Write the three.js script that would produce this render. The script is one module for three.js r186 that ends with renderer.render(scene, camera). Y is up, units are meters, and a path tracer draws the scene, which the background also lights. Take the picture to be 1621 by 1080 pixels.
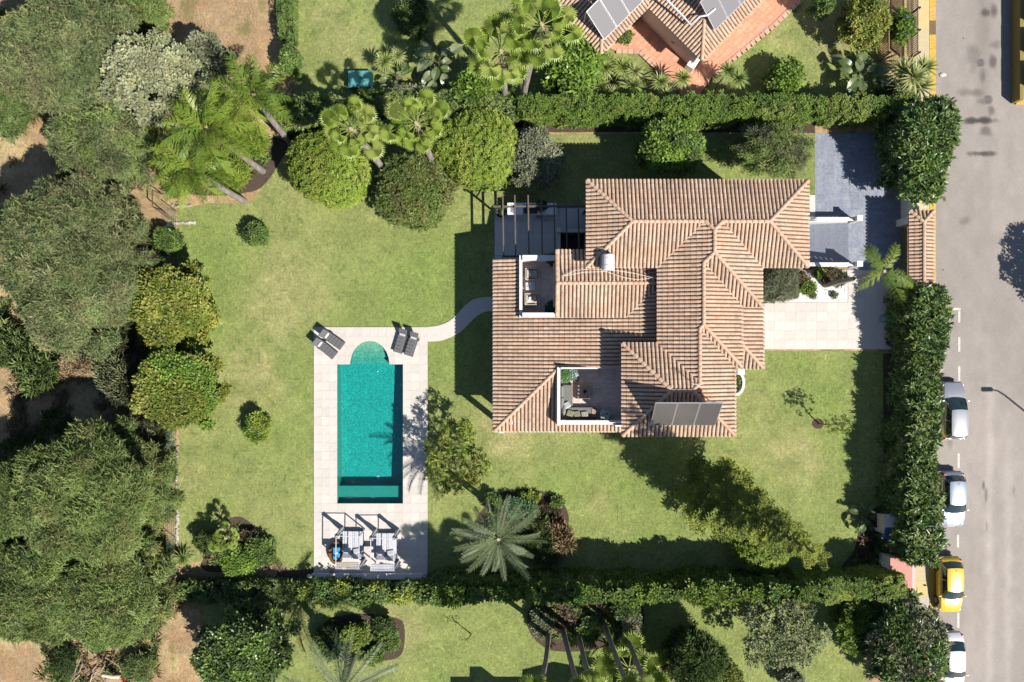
import * as THREE from 'three';
import { mergeGeometries } from 'three/addons/utils/BufferGeometryUtils.js';
import { RoundedBoxGeometry } from 'three/addons/geometries/RoundedBoxGeometry.js';

// ---------------------------------------------------------------- camera, sky, sun, exposure
const scene = new THREE.Scene();
const CAM_H = 55;
const camera = new THREE.PerspectiveCamera(48.1, 1024 / 682, 0.5, 400);
camera.position.set(0, CAM_H, 0);
camera.up.set(0, 0, -1);
camera.lookAt(0, 0, 0);
scene.add(camera);

const SUN = new THREE.Vector3(0.522, 0.743, 0.418).normalize();
{ // clear sky, computed: deeper blue overhead, pale at the horizon, brighter round the sun
  const w = 256, h = 128, d = new Float32Array(w * h * 4);
  for (let j = 0; j < h; j++) for (let i = 0; i < w; i++) {
    const up = ((j + 0.5) / h - 0.5) * Math.PI, az = ((i + 0.5) / w - 0.5) * 2 * Math.PI;
    const y = Math.sin(up), x = Math.cos(up) * Math.cos(az), z = Math.cos(up) * Math.sin(az);
    const k = Math.pow(1 - Math.max(0, y), 2.5), c = Math.max(0, x * SUN.x + y * SUN.y + z * SUN.z);
    const g = 0.35 * Math.pow(c, 8);
    const o = (j * w + i) * 4, f = 0.24;
    d[o] = f * (0.24 + 0.50 * k + g); d[o + 1] = f * (0.42 + 0.45 * k + g * 0.95); d[o + 2] = f * (0.82 + 0.22 * k + g * 0.85); d[o + 3] = 1;
  }
  const t = new THREE.DataTexture(d, w, h, THREE.RGBAFormat, THREE.FloatType);
  t.mapping = THREE.EquirectangularReflectionMapping; t.magFilter = THREE.LinearFilter; t.needsUpdate = true;
  scene.background = t; scene.environment = t;
}
const sun = new THREE.DirectionalLight(new THREE.Color(1, 0.945, 0.865), 4.6);
sun.position.copy(SUN).multiplyScalar(120);
sun.castShadow = true; sun.shadow.radius = 1;
Object.assign(sun.shadow.camera, { left: -60, right: 60, top: 60, bottom: -60, near: 1, far: 260 });
sun.shadow.mapSize.set(4096, 4096);
scene.add(sun, sun.target);
const renderer = new THREE.WebGLRenderer({ antialias: true });
renderer.setSize(1024, 682);
renderer.toneMapping = THREE.LinearToneMapping;
renderer.toneMappingExposure = 2.0;
renderer.shadowMap.enabled = true;

// ---------------------------------------------------------------- helpers
function mulberry(a) { return () => { a |= 0; a = a + 0x6D2B79F5 | 0; let t = Math.imul(a ^ a >>> 15, 1 | a); t = t + Math.imul(t ^ t >>> 7, 61 | t) ^ t; return ((t ^ t >>> 14) >>> 0) / 4294967296; }; }
let R = mulberry(11);
const rr = (a, b) => a + (b - a) * R();
const pick = a => a[Math.floor(R() * a.length) % a.length];
const PI = Math.PI, clamp = (x, a, b) => Math.min(b, Math.max(a, x)), mixn = (a, b, t) => a + (b - a) * t;
const sstep = (a, b, x) => { const t = clamp((x - a) / (b - a), 0, 1); return t * t * (3 - 2 * t); };
// survey: points read in the photograph at 22 px per metre on the ground, lowered to the height h they stand at
const X = (px, h = 0) => (px - 810.5) / 22 * (CAM_H - h) / CAM_H;
const Z = (py, h = 0) => (py - 540) / 22 * (CAM_H - h) / CAM_H;
const L = (px, h = 0) => px / 22 * (CAM_H - h) / CAM_H;

// periodic value noise
function Noise(seed, n = 256) {
  const r = mulberry(seed), t = new Float32Array(n * n); for (let i = 0; i < t.length; i++) t[i] = r();
  const f = (x, y) => {
    const xi = Math.floor(x), yi = Math.floor(y); let u = x - xi, v = y - yi; u = u * u * (3 - 2 * u); v = v * v * (3 - 2 * v);
    const x0 = xi & (n - 1), x1 = (xi + 1) & (n - 1), y0 = (yi & (n - 1)) * n, y1 = ((yi + 1) & (n - 1)) * n;
    return (t[y0 + x0] * (1 - u) + t[y0 + x1] * u) * (1 - v) + (t[y1 + x0] * (1 - u) + t[y1 + x1] * u) * v;
  };
  return f;
}
const N1 = Noise(3), N2 = Noise(17), N3 = Noise(91);
const fbm = (x, y, o = 4) => { let a = 0.5, s = 0, m = 0; for (let i = 0; i < o; i++) { s += a * N1(x, y); m += a; x = x * 2.03 + 13.7; y = y * 2.03 + 7.1; a *= 0.5; } return s / m; };
function tex(w, h, fn, srgb = true, wrap = true) {
  const d = new Uint8Array(w * h * 4);
  for (let j = 0, o = 0; j < h; j++) for (let i = 0; i < w; i++, o += 4) { const c = fn(i / w, j / h, i, j); d[o] = clamp(c[0], 0, 255); d[o + 1] = clamp(c[1], 0, 255); d[o + 2] = clamp(c[2], 0, 255); d[o + 3] = 255; }
  const t = new THREE.DataTexture(d, w, h, THREE.RGBAFormat);
  if (srgb) t.colorSpace = THREE.SRGBColorSpace;
  t.magFilter = THREE.LinearFilter; t.minFilter = THREE.LinearMipmapLinearFilter; t.generateMipmaps = true;
  if (wrap) t.wrapS = t.wrapT = THREE.RepeatWrapping;
  t.needsUpdate = true; return t;
}
const rep = (t, a, b) => { const c = t.clone(); c.repeat.set(a, b); c.needsUpdate = true; return c; };
const col = (r, g, b) => new THREE.Color().setRGB(r, g, b);
const M = (r, g, b, o = {}) => new THREE.MeshStandardMaterial({ color: col(r, g, b), roughness: 0.8, ...o });
const MP = (r, g, b, o = {}) => new THREE.MeshPhysicalMaterial({ color: col(r, g, b), roughness: 0.4, ...o });

// names and records
const used = {};
const numbered = n => { const k = used[n] = (used[n] ?? -1) + 1; return k ? n + '_' + String(k).padStart(3, '0') : n; };
function tag(o, label, category, group, kind) { if (label) o.userData.label = label; if (category) o.userData.category = category; if (group) o.userData.group = group; if (kind) o.userData.kind = kind; return o; }
function thing(name, label, category, x = 0, y = 0, z = 0, turn = 0, group) {
  const g = new THREE.Group(); g.name = numbered(name); g.position.set(x, y, z); g.rotation.y = turn; scene.add(g);
  return tag(g, label, category, group);
}
function part(parent, name, geo, mat, x = 0, y = 0, z = 0, ry = 0) {
  const m = new THREE.Mesh(geo, mat); m.name = name; m.position.set(x, y, z); m.rotation.y = ry; m.castShadow = m.receiveShadow = true; parent.add(m); return m;
}
function struct(name, geo, mat, x = 0, y = 0, z = 0) { const m = part(scene, numbered(name), geo, mat, x, y, z); m.userData.kind = 'structure'; return m; }
function copyOf(src, label, x, y, z, turn = 0) { const c = src.clone(); c.name = numbered(src.name.replace(/_\d{3}$/, '')); c.userData = { ...src.userData }; if (label) c.userData.label = label; c.position.set(x, y, z); c.rotation.y = turn; scene.add(c); return c; }

// mesh builder
class MB {
  constructor() { this.p = []; this.n = []; this.u = []; this.c = []; this.i = []; this.color = [1, 1, 1]; }
  v(p, n, u) { this.p.push(p[0], p[1], p[2]); this.n.push(n[0], n[1], n[2]); this.u.push(u[0], u[1]); this.c.push(...this.color); return this.p.length / 3 - 1; }
  quad(a, b, c, d, uv) {
    const e = [b[0] - a[0], b[1] - a[1], b[2] - a[2]], f = [d[0] - a[0], d[1] - a[1], d[2] - a[2]];
    let n = [e[1] * f[2] - e[2] * f[1], e[2] * f[0] - e[0] * f[2], e[0] * f[1] - e[1] * f[0]]; let l = Math.hypot(...n);
    if (l < 1e-12) { const g = [c[0] - b[0], c[1] - b[1], c[2] - b[2]]; n = [e[1] * g[2] - e[2] * g[1], e[2] * g[0] - e[0] * g[2], e[0] * g[1] - e[1] * g[0]]; l = Math.hypot(...n) || 1; }
    n = [n[0] / l, n[1] / l, n[2] / l];
    let w; if (uv) w = uv; else { const ax = Math.abs(n[0]), ay = Math.abs(n[1]), az = Math.abs(n[2]); const pr = ay >= ax && ay >= az ? q => [q[0], q[2]] : ax >= az ? q => [q[2], q[1]] : q => [q[0], q[1]]; w = [pr(a), pr(b), pr(c), pr(d)]; }
    const k = this.v(a, n, w[0]); this.v(b, n, w[1]); this.v(c, n, w[2]); this.v(d, n, w[3]);
    this.i.push(k, k + 1, k + 2, k, k + 2, k + 3); return this;
  }
  tri(a, b, c, uv) {
    const e = [b[0] - a[0], b[1] - a[1], b[2] - a[2]], f = [c[0] - a[0], c[1] - a[1], c[2] - a[2]];
    let n = [e[1] * f[2] - e[2] * f[1], e[2] * f[0] - e[0] * f[2], e[0] * f[1] - e[1] * f[0]]; const l = Math.hypot(...n) || 1; n = [n[0] / l, n[1] / l, n[2] / l];
    const w = uv || [[a[0], a[2]], [b[0], b[2]], [c[0], c[2]]];
    const k = this.v(a, n, w[0]); this.v(b, n, w[1]); this.v(c, n, w[2]); this.i.push(k, k + 1, k + 2); return this;
  }
  box(x0, y0, z0, x1, y1, z1) { return this.hexa([x0, y0, z0], [x1, y0, z0], [x1, y0, z1], [x0, y0, z1], [x0, y1, z0], [x1, y1, z0], [x1, y1, z1], [x0, y1, z1]); }
  hexa(a, b, c, d, e, f, g, h) { this.quad(e, h, g, f); this.quad(a, b, c, d); this.quad(d, c, g, h); this.quad(b, a, e, f); this.quad(a, d, h, e); this.quad(c, b, f, g); return this; }
  bar(p, q, w, h = w) { // square bar from p to q
    const A = new THREE.Vector3(...p), B = new THREE.Vector3(...q), d = B.clone().sub(A).normalize(), up = Math.abs(d.y) > 0.9 ? new THREE.Vector3(1, 0, 0) : new THREE.Vector3(0, 1, 0);
    const s = d.clone().cross(up).normalize().multiplyScalar(w / 2), t = s.clone().cross(d).normalize().multiplyScalar(h / 2);
    const P = (O, i, j) => [O.x + s.x * i + t.x * j, O.y + s.y * i + t.y * j, O.z + s.z * i + t.z * j];
    return this.hexa(P(A, -1, -1), P(A, 1, -1), P(B, 1, -1), P(B, -1, -1), P(A, -1, 1), P(A, 1, 1), P(B, 1, 1), P(B, -1, 1));
  }
  tube(pts, r, n = 6, cap = true) { // pts [[x,y,z]...], r number or function(t)
    const m = pts.length, rings = []; const rad = typeof r === 'function' ? r : () => r;
    for (let k = 0; k < m; k++) {
      const a = pts[Math.max(0, k - 1)], b = pts[Math.min(m - 1, k + 1)]; const d = new THREE.Vector3(b[0] - a[0], b[1] - a[1], b[2] - a[2]).normalize();
      const up = Math.abs(d.y) > 0.95 ? new THREE.Vector3(1, 0, 0) : new THREE.Vector3(0, 1, 0); const s = d.clone().cross(up).normalize(), t = s.clone().cross(d);
      const ring = []; const q = rad(k / (m - 1));
      for (let i = 0; i <= n; i++) { const an = i / n * 2 * PI, c = Math.cos(an), e = Math.sin(an); const nx = s.x * c + t.x * e, ny = s.y * c + t.y * e, nz = s.z * c + t.z * e; ring.push(this.v([pts[k][0] + nx * q, pts[k][1] + ny * q, pts[k][2] + nz * q], [nx, ny, nz], [i / n * 0.6, k * 0.3])); }
      rings.push(ring);
    }
    for (let k = 0; k < m - 1; k++) for (let i = 0; i < n; i++) { const a = rings[k][i], b = rings[k][i + 1], c = rings[k + 1][i + 1], d = rings[k + 1][i]; this.i.push(a, d, c, a, c, b); }
    if (cap) for (const [k, s] of [[0, -1], [m - 1, 1]]) { const o = this.v(pts[k], [0, s, 0], [0, 0]); for (let i = 0; i < n; i++) s > 0 ? this.i.push(o, rings[k][i + 1], rings[k][i]) : this.i.push(o, rings[k][i], rings[k][i + 1]); }
    return this;
  }
  geo(colors = false) {
    const g = new THREE.BufferGeometry();
    g.setAttribute('position', new THREE.Float32BufferAttribute(this.p, 3)); g.setAttribute('normal', new THREE.Float32BufferAttribute(this.n, 3)); g.setAttribute('uv', new THREE.Float32BufferAttribute(this.u, 2));
    if (colors) g.setAttribute('color', new THREE.Float32BufferAttribute(this.c, 3));
    g.setIndex(this.i); return g;
  }
}
// flat sheet from an outline of [x, z]; uv = ((x-x0)/w, (z-z0)/h)
function sheet(pts, holes = [], f = [0, 0, 1, 1]) {
  const v2 = a => a.map(p => new THREE.Vector2(p[0], p[1]));
  const c = v2(pts), h = holes.map(v2); if (THREE.ShapeUtils.isClockWise(c)) c.reverse(); h.forEach(q => { if (!THREE.ShapeUtils.isClockWise(q)) q.reverse(); });
  const faces = THREE.ShapeUtils.triangulateShape(c, h), all = c.concat(...h), g = new THREE.BufferGeometry();
  g.setAttribute('position', new THREE.Float32BufferAttribute(all.flatMap(p => [p.x, 0, p.y]), 3)); g.setAttribute('normal', new THREE.Float32BufferAttribute(all.flatMap(() => [0, 1, 0]), 3));
  g.setAttribute('uv', new THREE.Float32BufferAttribute(all.flatMap(p => [(p.x - f[0]) / f[2], (p.y - f[1]) / f[3]]), 2));
  g.setIndex(faces.flatMap(q => [q[0], q[2], q[1]])); return g;
}
const rectPts = (x0, z0, x1, z1) => [[x0, z0], [x1, z0], [x1, z1], [x0, z1]];
function smooth(pts, n = 6, closed = true) { const c = new THREE.CatmullRomCurve3(pts.map(p => new THREE.Vector3(p[0], 0, p[1])), closed); return c.getPoints(pts.length * n).slice(0, closed ? -1 : undefined).map(p => [p.x, p.z]); }
const pp = (list, h = 0) => list.map(([a, b]) => [X(a, h), Z(b, h)]);
const rbox = (w, h, d, r = 0.02, s = 2) => new RoundedBoxGeometry(w, h, d, s, r);
const cyl = (r0, r1, h, n = 16) => new THREE.CylinderGeometry(r0, r1, h, n);
function place(g, x, y, z, rx = 0, ry = 0, rz = 0) { g = g.clone(); g.applyMatrix4(new THREE.Matrix4().compose(new THREE.Vector3(x, y, z), new THREE.Quaternion().setFromEuler(new THREE.Euler(rx, ry, rz, 'YXZ')), new THREE.Vector3(1, 1, 1))); return g; }
const merge = a => mergeGeometries(a.map(g => { g = g.index ? g.toNonIndexed() : g; for (const k of Object.keys(g.attributes)) if (!['position', 'normal', 'uv'].includes(k)) g.deleteAttribute(k); return g; }));

// ---------------------------------------------------------------- textures
const T = {};
{ // lawn: 62 x 52 m sheet of its own, uneven growth, dry spots
  const W = 62, Hh = 52;
  const dry = [[790, 690, 45], [735, 680, 30], [500, 45, 55], [470, 60, 40], [945, 780, 30], [300, 760, 30], [1290, 670, 14], [1020, 915, 40], [1000, 1060, 40], [450, 480, 70], [400, 590, 60], [1260, 720, 50], [540, 70, 40], [1310, 60, 50], [1235, 50, 30], [640, 990, 40], [1180, 820, 50]].map(([a, b, r]) => [X(a), Z(b), r / 22]);
  T.lawn = tex(2048, 2048, (u, v) => {
    const x = u * W - 26, z = v * Hh - 26;
    const big = fbm(x * 0.18 + 40, z * 0.18 + 9, 3), mid = fbm(x * 0.9, z * 0.9, 3), fine = N2(x * 7.1, z * 7.1) * 0.5 + N3(x * 15 + z * 3, z * 12) * 0.5, grain = N1(u * 2048 * 0.9, v * 2048 * 0.9);
    let d = 0; for (const [a, b, r] of dry) { const q = Math.hypot(x - a, z - b) / r; if (q < 1.6) d = Math.max(d, (1 - sstep(0.2, 1.5, q)) * 0.6); }
    d = clamp(d * (0.3 + 1.1 * mid) + sstep(0.54, 0.85, big) * 0.26 + (mid - 0.5) * 0.34, 0, 1);
    const lush = sstep(0.55, 0.25, big) * 0.55;
    const k = 0.77 + 0.29 * fine + 0.34 * (grain - 0.5) + 0.18 * (mid - 0.5) + 0.1;
    let r = mixn(122, 148, d), g = mixn(132, 141, d), b = mixn(73, 97, d);
    r = mixn(r, 108, lush); g = mixn(g, 127, lush); b = mixn(b, 60, lush);
    const wd = N3(x * 3.3 + 11, z * 3.3 + 5), sp = wd > 0.86 ? 0.86 : N2(x * 5.1 + 3, z * 5.1 + 8) > 0.93 ? 1.12 : 1;
    return [r * k * sp, g * k * (sp < 1 ? 0.93 : sp), b * k * sp];
  }, true, false);
  T.lawnF = [-26, -26, W, Hh];
  T.bumpFine = tex(512, 512, (u, v, i, j) => { const a = N1(i * 0.5, j * 0.5) * 150 + N2(i * 0.125, j * 0.125) * 105; return [a, a, a]; }, false);
}
{ // dry plot: straw, bare soil, weeds
  T.soil = tex(2048, 2048, (u, v) => {
    const x = u * 34, z = v * 34;
    const p = (f, o = 0) => { return N1(u * 256 * f + o, v * 256 * f + o); };
    const big = p(1 / 16) * 0.6 + p(1 / 8, 0) * 0.4, mid = p(0.25) * 0.5 + p(0.5) * 0.5, st = N2(u * 2048 * 0.35 + N1(u * 64, v * 64) * 30, v * 2048 * 0.12), fine = N3(u * 1024, v * 1024);
    let d = sstep(0.35, 0.7, big);
    let r = mixn(166, 186, d), g = mixn(141, 164, d), b = mixn(106, 120, d);
    const red = sstep(0.6, 0.8, N2(u * 32, v * 32)) * 0.4; r = mixn(r, 168, red); g = mixn(g, 128, red); b = mixn(b, 92, red);
    const weed = sstep(0.66, 0.8, N3(u * 32 + 9, v * 32 + 4) * 0.65 + mid * 0.4) * 0.55; r = mixn(r, 110, weed); g = mixn(g, 108, weed); b = mixn(b, 60, weed);
    const k = 0.72 + 0.22 * st + 0.2 * fine + 0.16 * (mid - 0.5);
    return [r * k, g * k, b * k];
  });
  T.mulch = tex(512, 512, (u, v, i, j) => { const k = 0.5 + 0.6 * N1(i * 0.5, j * 0.5) * N2(i * 0.25, j * 0.25) * 1.6 + 0.15 * N3(i * 0.06, j * 0.06); return [98 * k, 82 * k, 68 * k]; });
}
{ // road 10 x 60 m with stains, tyre marks, patches
  const spot = [[1560, 20, 0.55, 0.3, 0.5], [1573, 18, 0.3, 0.6, 0.5], [1572, 97, 0.25, 0.45, 0.45], [1570, 174, 0.25, 0.4, 0.4], [1553, 191, 1.1, 0.22, 0.75], [1556, 243, 0.9, 0.2, 0.65], [1560, 208, 0.4, 0.3, 0.35], [1540, 146, 0.9, 0.3, 0.3], [1560, 160, 0.5, 0.2, 0.25], [1556, 120, 0.25, 0.5, 0.3], [1557, 768, 0.1, 0.3, 0.4], [1561, 783, 0.1, 0.45, 0.3], [1562, 830, 0.08, 0.5, 0.2], [1500, 605, 0.5, 0.3, 0.2], [1528, 350, 0.35, 0.3, 0.2], [1495, 315, 0.12, 0.15, 0.5], [1605, 775, 0.1, 0.3, 0.15], [1575, 70, 0.4, 0.3, 0.25], [1540, 90, 0.4, 0.8, 0.18], [1504, 700, 0.2, 0.5, 0.2], [1493, 427, 0.06, 0.06, 0.7], [1525, 60, 0.06, 0.06, 0.7]].map(([a, b, p, q, k]) => [X(a), Z(b), p, q, k]);
  const x0 = 30.2, W = 12, z0 = -32, Hh = 64;
  T.road = tex(1024, 2048, (u, v) => {
    const x = x0 + u * W, z = z0 + v * Hh;
    const big = fbm(x * 0.3, z * 0.12, 3), mid = fbm(x * 1.7, z * 1.1, 3), fine = N2(u * 900, v * 1900) * 0.6 + N3(u * 400, v * 1700) * 0.4;
    let k = 0.80 + 0.10 * (big - 0.5) + 0.09 * (mid - 0.5) + 0.17 * fine;
    const lane = Math.exp(-Math.pow((x - X(1567)) / 0.32, 2)) * 0.09 * sstep(-2, 8, z) + Math.exp(-Math.pow((x - X(1596)) / 0.3, 2)) * 0.07 * sstep(4, 14, z); k += lane * (0.6 + 0.8 * mid);
    const w = Math.exp(-Math.pow((x - X(1556) - (mid - 0.5) * 0.4) / 0.5, 2)) * 0.08 * sstep(-10, -22, z); k -= w * 2 * mid;
    let st = 0; for (const [a, b, p, q, s] of spot) { const e = Math.hypot((x - a) / p, (z - b) / q); if (e < 1.8) st = Math.max(st, s * (1 - sstep(0.25, 1.5, e + (mid - 0.5) * 1.3))); }
    const crack = 0; const speck = N3(u * 1024 * 0.45, v * 2048 * 0.45) > 0.955 ? 0.22 : 0;
    k *= (1 - st * 0.75) * (1 - crack) * (1 - speck * 0.6);
    return [150 * k, 142 * k, 135 * k];
  }, true, false);
  T.roadF = [x0, z0, W, Hh];
  T.concrete = tex(512, 512, (u, v, i, j) => { const k = 0.93 + 0.09 * N1(i * 0.5, j * 0.5) + 0.07 * (N2(i / 32, j / 32) - 0.5) + 0.04 * (N3(i / 8, j / 8) - 0.5); return [240 * k, 240 * k, 240 * k]; });
  T.stamped = tex(512, 512, (u, v, i, j) => { // stamped slate look: irregular stones pressed in the concrete, uneven stain
    let d1 = 9, d2 = 9, id = 0; const gx = u * 8, gy = v * 8, cx = Math.floor(gx), cy = Math.floor(gy);
    for (let a = -1; a <= 1; a++) for (let b = -1; b <= 1; b++) { const ix = (cx + a + 8) % 8, iy = (cy + b + 8) % 8; const qx = cx + a + 0.15 + 0.7 * N1(ix * 7.3, iy * 3.1), qy = cy + b + 0.15 + 0.7 * N2(ix * 5.7, iy * 9.2), d = Math.max(Math.abs(gx - qx), Math.abs(gy - qy)); if (d < d1) { d2 = d1; d1 = d; id = ix * 8 + iy; } else if (d < d2) d2 = d; }
    const j1 = sstep(0, 0.06, d2 - d1), k = (0.74 + 0.1 * N3(id * 3.7, id * 1.3) + 0.2 * N1(i * 0.25, j * 0.25) + 0.12 * N2(i * 0.06, j * 0.06)) * mixn(0.86, 1, j1), rust = sstep(0.55, 0.85, N2(i / 16, j / 16)) * 0.45;
    return [mixn(118, 136, rust) * k, mixn(125, 130, rust) * k, mixn(139, 128, rust) * k];
  });
}
T.speck = tex(256, 256, (u, v, i, j) => { const k = 0.74 + 0.22 * N1(i, j) + 0.26 * N2(i / 8, j / 8) + 0.12 * (N3(i / 32, j / 32) - 0.5); return [238 * k, 234 * k, 230 * k]; });
T.plaster = tex(256, 256, (u, v, i, j) => { const k = 0.9 + 0.07 * N1(i, j) + 0.09 * N2(i / 16, j / 16); return [250 * k, 250 * k, 250 * k]; });
T.wood = tex(256, 256, (u, v, i, j) => { const k = 0.72 + 0.3 * N1(i * 0.5, j / 32) + 0.16 * N2(i / 8, j / 64); return [235 * k, 230 * k, 225 * k]; });
T.cloth = tex(256, 256, (u, v, i, j) => { const k = 0.84 + 0.14 * N1(i * 0.5, j * 0.5) + 0.1 * N2(i / 32, j / 32); return [245 * k, 245 * k, 245 * k]; });
T.mosaic = tex(2048, 2048, (u, v, i, j) => { // glass mosaic chips of 2.5 cm over 4 m, with caustic light flecks painted in as paler and darker drifts
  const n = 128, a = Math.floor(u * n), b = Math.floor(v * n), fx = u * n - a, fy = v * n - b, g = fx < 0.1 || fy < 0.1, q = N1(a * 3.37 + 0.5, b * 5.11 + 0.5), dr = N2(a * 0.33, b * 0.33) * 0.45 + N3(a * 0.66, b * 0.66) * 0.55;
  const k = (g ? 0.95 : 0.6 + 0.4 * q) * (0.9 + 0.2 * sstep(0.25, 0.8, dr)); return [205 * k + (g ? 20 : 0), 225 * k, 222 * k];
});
T.terra = tex(256, 256, (u, v, i, j) => { const k = 0.8 + 0.2 * N1(i / 2, j / 2) + 0.2 * N2(i / 16, j / 16); return [240 * k, 236 * k, 232 * k]; });

// ---------------------------------------------------------------- ground, lawns, paths, road
const mat = {
  soil: new THREE.MeshStandardMaterial({ map: T.soil, roughness: 1, bumpMap: rep(T.bumpFine, 12, 12), bumpScale: 0.06 }),
  lawn: new THREE.MeshStandardMaterial({ map: T.lawn, roughness: 1, bumpMap: rep(T.bumpFine, 26, 22), bumpScale: 0.05 }),
  mulch: new THREE.MeshStandardMaterial({ map: T.mulch, roughness: 1, bumpMap: T.bumpFine, bumpScale: 0.08 }),
  road: new THREE.MeshStandardMaterial({ map: T.road, roughness: 0.92, bumpMap: rep(T.bumpFine, 10, 40), bumpScale: 0.008 }),
  white: M(0.56, 0.55, 0.535, { map: T.plaster, roughness: 0.85 }),
  slab: [[0.515, 0.478, 0.437], [0.54, 0.502, 0.46], [0.49, 0.452, 0.41], [0.52, 0.48, 0.432]].map(c => M(...c, { map: T.concrete, roughness: 0.75 })),
  grout: M(0.44, 0.40, 0.36, { roughness: 0.95 }),
  patio: [[0.52, 0.50, 0.475], [0.54, 0.52, 0.495], [0.50, 0.485, 0.46]].map(c => M(...c, { map: T.concrete, roughness: 0.7 })),
  darkgrout: M(0.3, 0.285, 0.27),
  black: M(0.02, 0.02, 0.022, { roughness: 0.55 }), darkmetal: M(0.035, 0.032, 0.03, { roughness: 0.5, metalness: 0.3 }),
  steel: M(0.55, 0.56, 0.58, { roughness: 0.35, metalness: 0.9 }), wmetal: M(0.40, 0.40, 0.43, { roughness: 0.45 }),
  trunk: M(0.16, 0.13, 0.105, { map: T.wood, roughness: 0.95, bumpMap: T.wood, bumpScale: 0.02 }), palmtrunk: M(0.27, 0.245, 0.23, { map: T.wood, roughness: 0.95, bumpMap: T.wood, bumpScale: 0.02 }),
};
// pool outline
const PX0 = X(534), PX1 = X(638), PZ0 = Z(577), PZ1 = Z(797), PCX = X(585.6), PRX = 31 / 22, PRZ = 37 / 22;
const arc = []; for (let i = 0; i <= 28; i++) { const a = PI - i / 28 * PI; arc.push([PCX + PRX * Math.cos(a), PZ0 - PRZ * Math.sin(a)]); }
const poolOutline = [[PX0, PZ0], ...arc, [PX1, PZ0], [PX1, PZ1], [PX0, PZ1]];
const pit = rectPts(3.45, -7.75, 5.2, -5.9), ramp = rectPts(18.2, -8.55, 24.2, -5.5);
struct('ground', sheet(rectPts(-150, -150, 150, 150), [poolOutline, pit, ramp], [0, 0, 34, 34]), mat.soil);
const deckR = rectPts(X(497), Z(518), X(677), Z(910));
const lawnMain = pp([[282, 332], [330, 322], [372, 322], [398, 318], [412, 302], [418, 284], [436, 264], [470, 246], [520, 222], [620, 214], [830, 213], [1290, 212], [1290, 350], [1208, 350], [1208, 421], [1212, 556], [1300, 556], [1412, 556], [1412, 800], [1378, 838], [1374, 868], [1356, 900], [1330, 908], [900, 910], [470, 905], [430, 890], [280, 890], [281, 820], [284, 700], [281, 640], [275, 500], [278, 400]]);
struct('lawn', sheet(lawnMain, [rectPts(X(497.5), Z(518.5), X(676.5), Z(898)), rectPts(X(783), Z(330), 8, -3)], T.lawnF), mat.lawn, 0, 0.012);
struct('neighbour_lawn', sheet(pp([[470, -30], [1392, -30], [1396, 100], [1394, 176], [470, 172], [472, 60]]), [], T.lawnF), mat.lawn, 0, 0.012);
struct('south_lawn', sheet(pp([[322, 948], [400, 952], [1340, 950], [1368, 1010], [1372, 1112], [410, 1112], [330, 1112]]), [], T.lawnF), mat.lawn, 0, 0.012);
const bed = (n, pts, s = true) => struct(n, sheet(s ? smooth(pp(pts)) : pp(pts), [], [0, 0, 2.2, 2.2]), mat.mulch, 0, 0.022);
bed('planting_bed', [[770, 800], [800, 778], [850, 776], [885, 790], [899, 812], [898, 835], [870, 860], [800, 880], [745, 870], [750, 830]]);
bed('planting_bed', [[300, 240], [420, 215], [455, 228], [440, 262], [412, 298], [384, 306], [340, 310], [290, 300]]);
bed('planting_bed', [[330, 868], [352, 828], [380, 818], [410, 842], [426, 868], [430, 895], [380, 905], [320, 900]]);
bed('planting_bed', [[515, 985], [560, 972], [615, 976], [637, 984], [638, 1030], [628, 1042], [570, 1046], [510, 1030]]);
bed('planting_bed', [[850, 950], [1005, 945], [1020, 985], [985, 1015], [900, 1032], [860, 1024], [835, 990]]);
bed('planting_bed', [[1330, 905], [1352, 870], [1364, 830], [1395, 800], [1415, 820], [1415, 900], [1385, 915]]);
bed('planting_bed', [[825, 196], [1290, 196], [1290, 211], [1000, 209], [825, 210]], false);
bed('planting_bed', [[440, 905], [500, 900], [500, 925], [430, 925]], false);
bed('planting_bed', [[1398, 560], [1440, 556], [1470, 560], [1470, 900], [1400, 900]], false);
struct('road', sheet(rectPts(X(1480), -60, 75, 60), [], T.roadF), mat.road, 0, 0.006);
{
  const y1 = mat.concrete = new THREE.MeshStandardMaterial({ map: rep(T.concrete, 0.5, 0.5), roughness: 0.9, color: col(0.5, 0.4, 0.2) });
  const pv = struct('pavement', new MB().box(X(1444), 0, -45, X(1470), 0.12, 45).geo(), y1);
  for (let z = -32; z < 32; z += 1.2) part(pv, 'paving_slab', SLABG ??= new MB().box(0, 0, 0, L(25.4), 0.012, 1.185).geo(), [M1 ??= M(0.5, 0.40, 0.19, { map: T.concrete, roughness: 0.9 }), M2 ??= M(0.46, 0.385, 0.235, { map: T.concrete, roughness: 0.9 }), M3 ??= M(0.43, 0.385, 0.335, { map: T.concrete, roughness: 0.9 })][z < -19 ? (z < -23 ? 0 : 1) : z > 18 ? 2 : Math.floor(R() * 3)], X(1444.3), 0.118, z);
  const ky = M(0.52, 0.34, 0.055, { map: T.speck, roughness: 0.8 }), ko = M(0.48, 0.33, 0.1, { map: T.speck, roughness: 0.8 }), kd = M(0.15, 0.1, 0.05, { map: T.speck });
  const kerb = struct('kerb', new MB().box(X(1470), -0.1, -45, X(1480), 0.11, 45).geo(), M(0.3, 0.25, 0.15));
  const ks = new MB().box(0, 0, 0, L(10), 0.03, 0.985).geo();
  for (let z = -32; z < 32; z += 1) part(kerb, 'kerb_stone', ks, Math.abs(z + 23) < 0.2 ? kd : R() < 0.75 ? ky : ko, X(1470) + 0.004, 0.108 + R() * 0.006, z);
}
var SLABG, M1, M2, M3;
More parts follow.
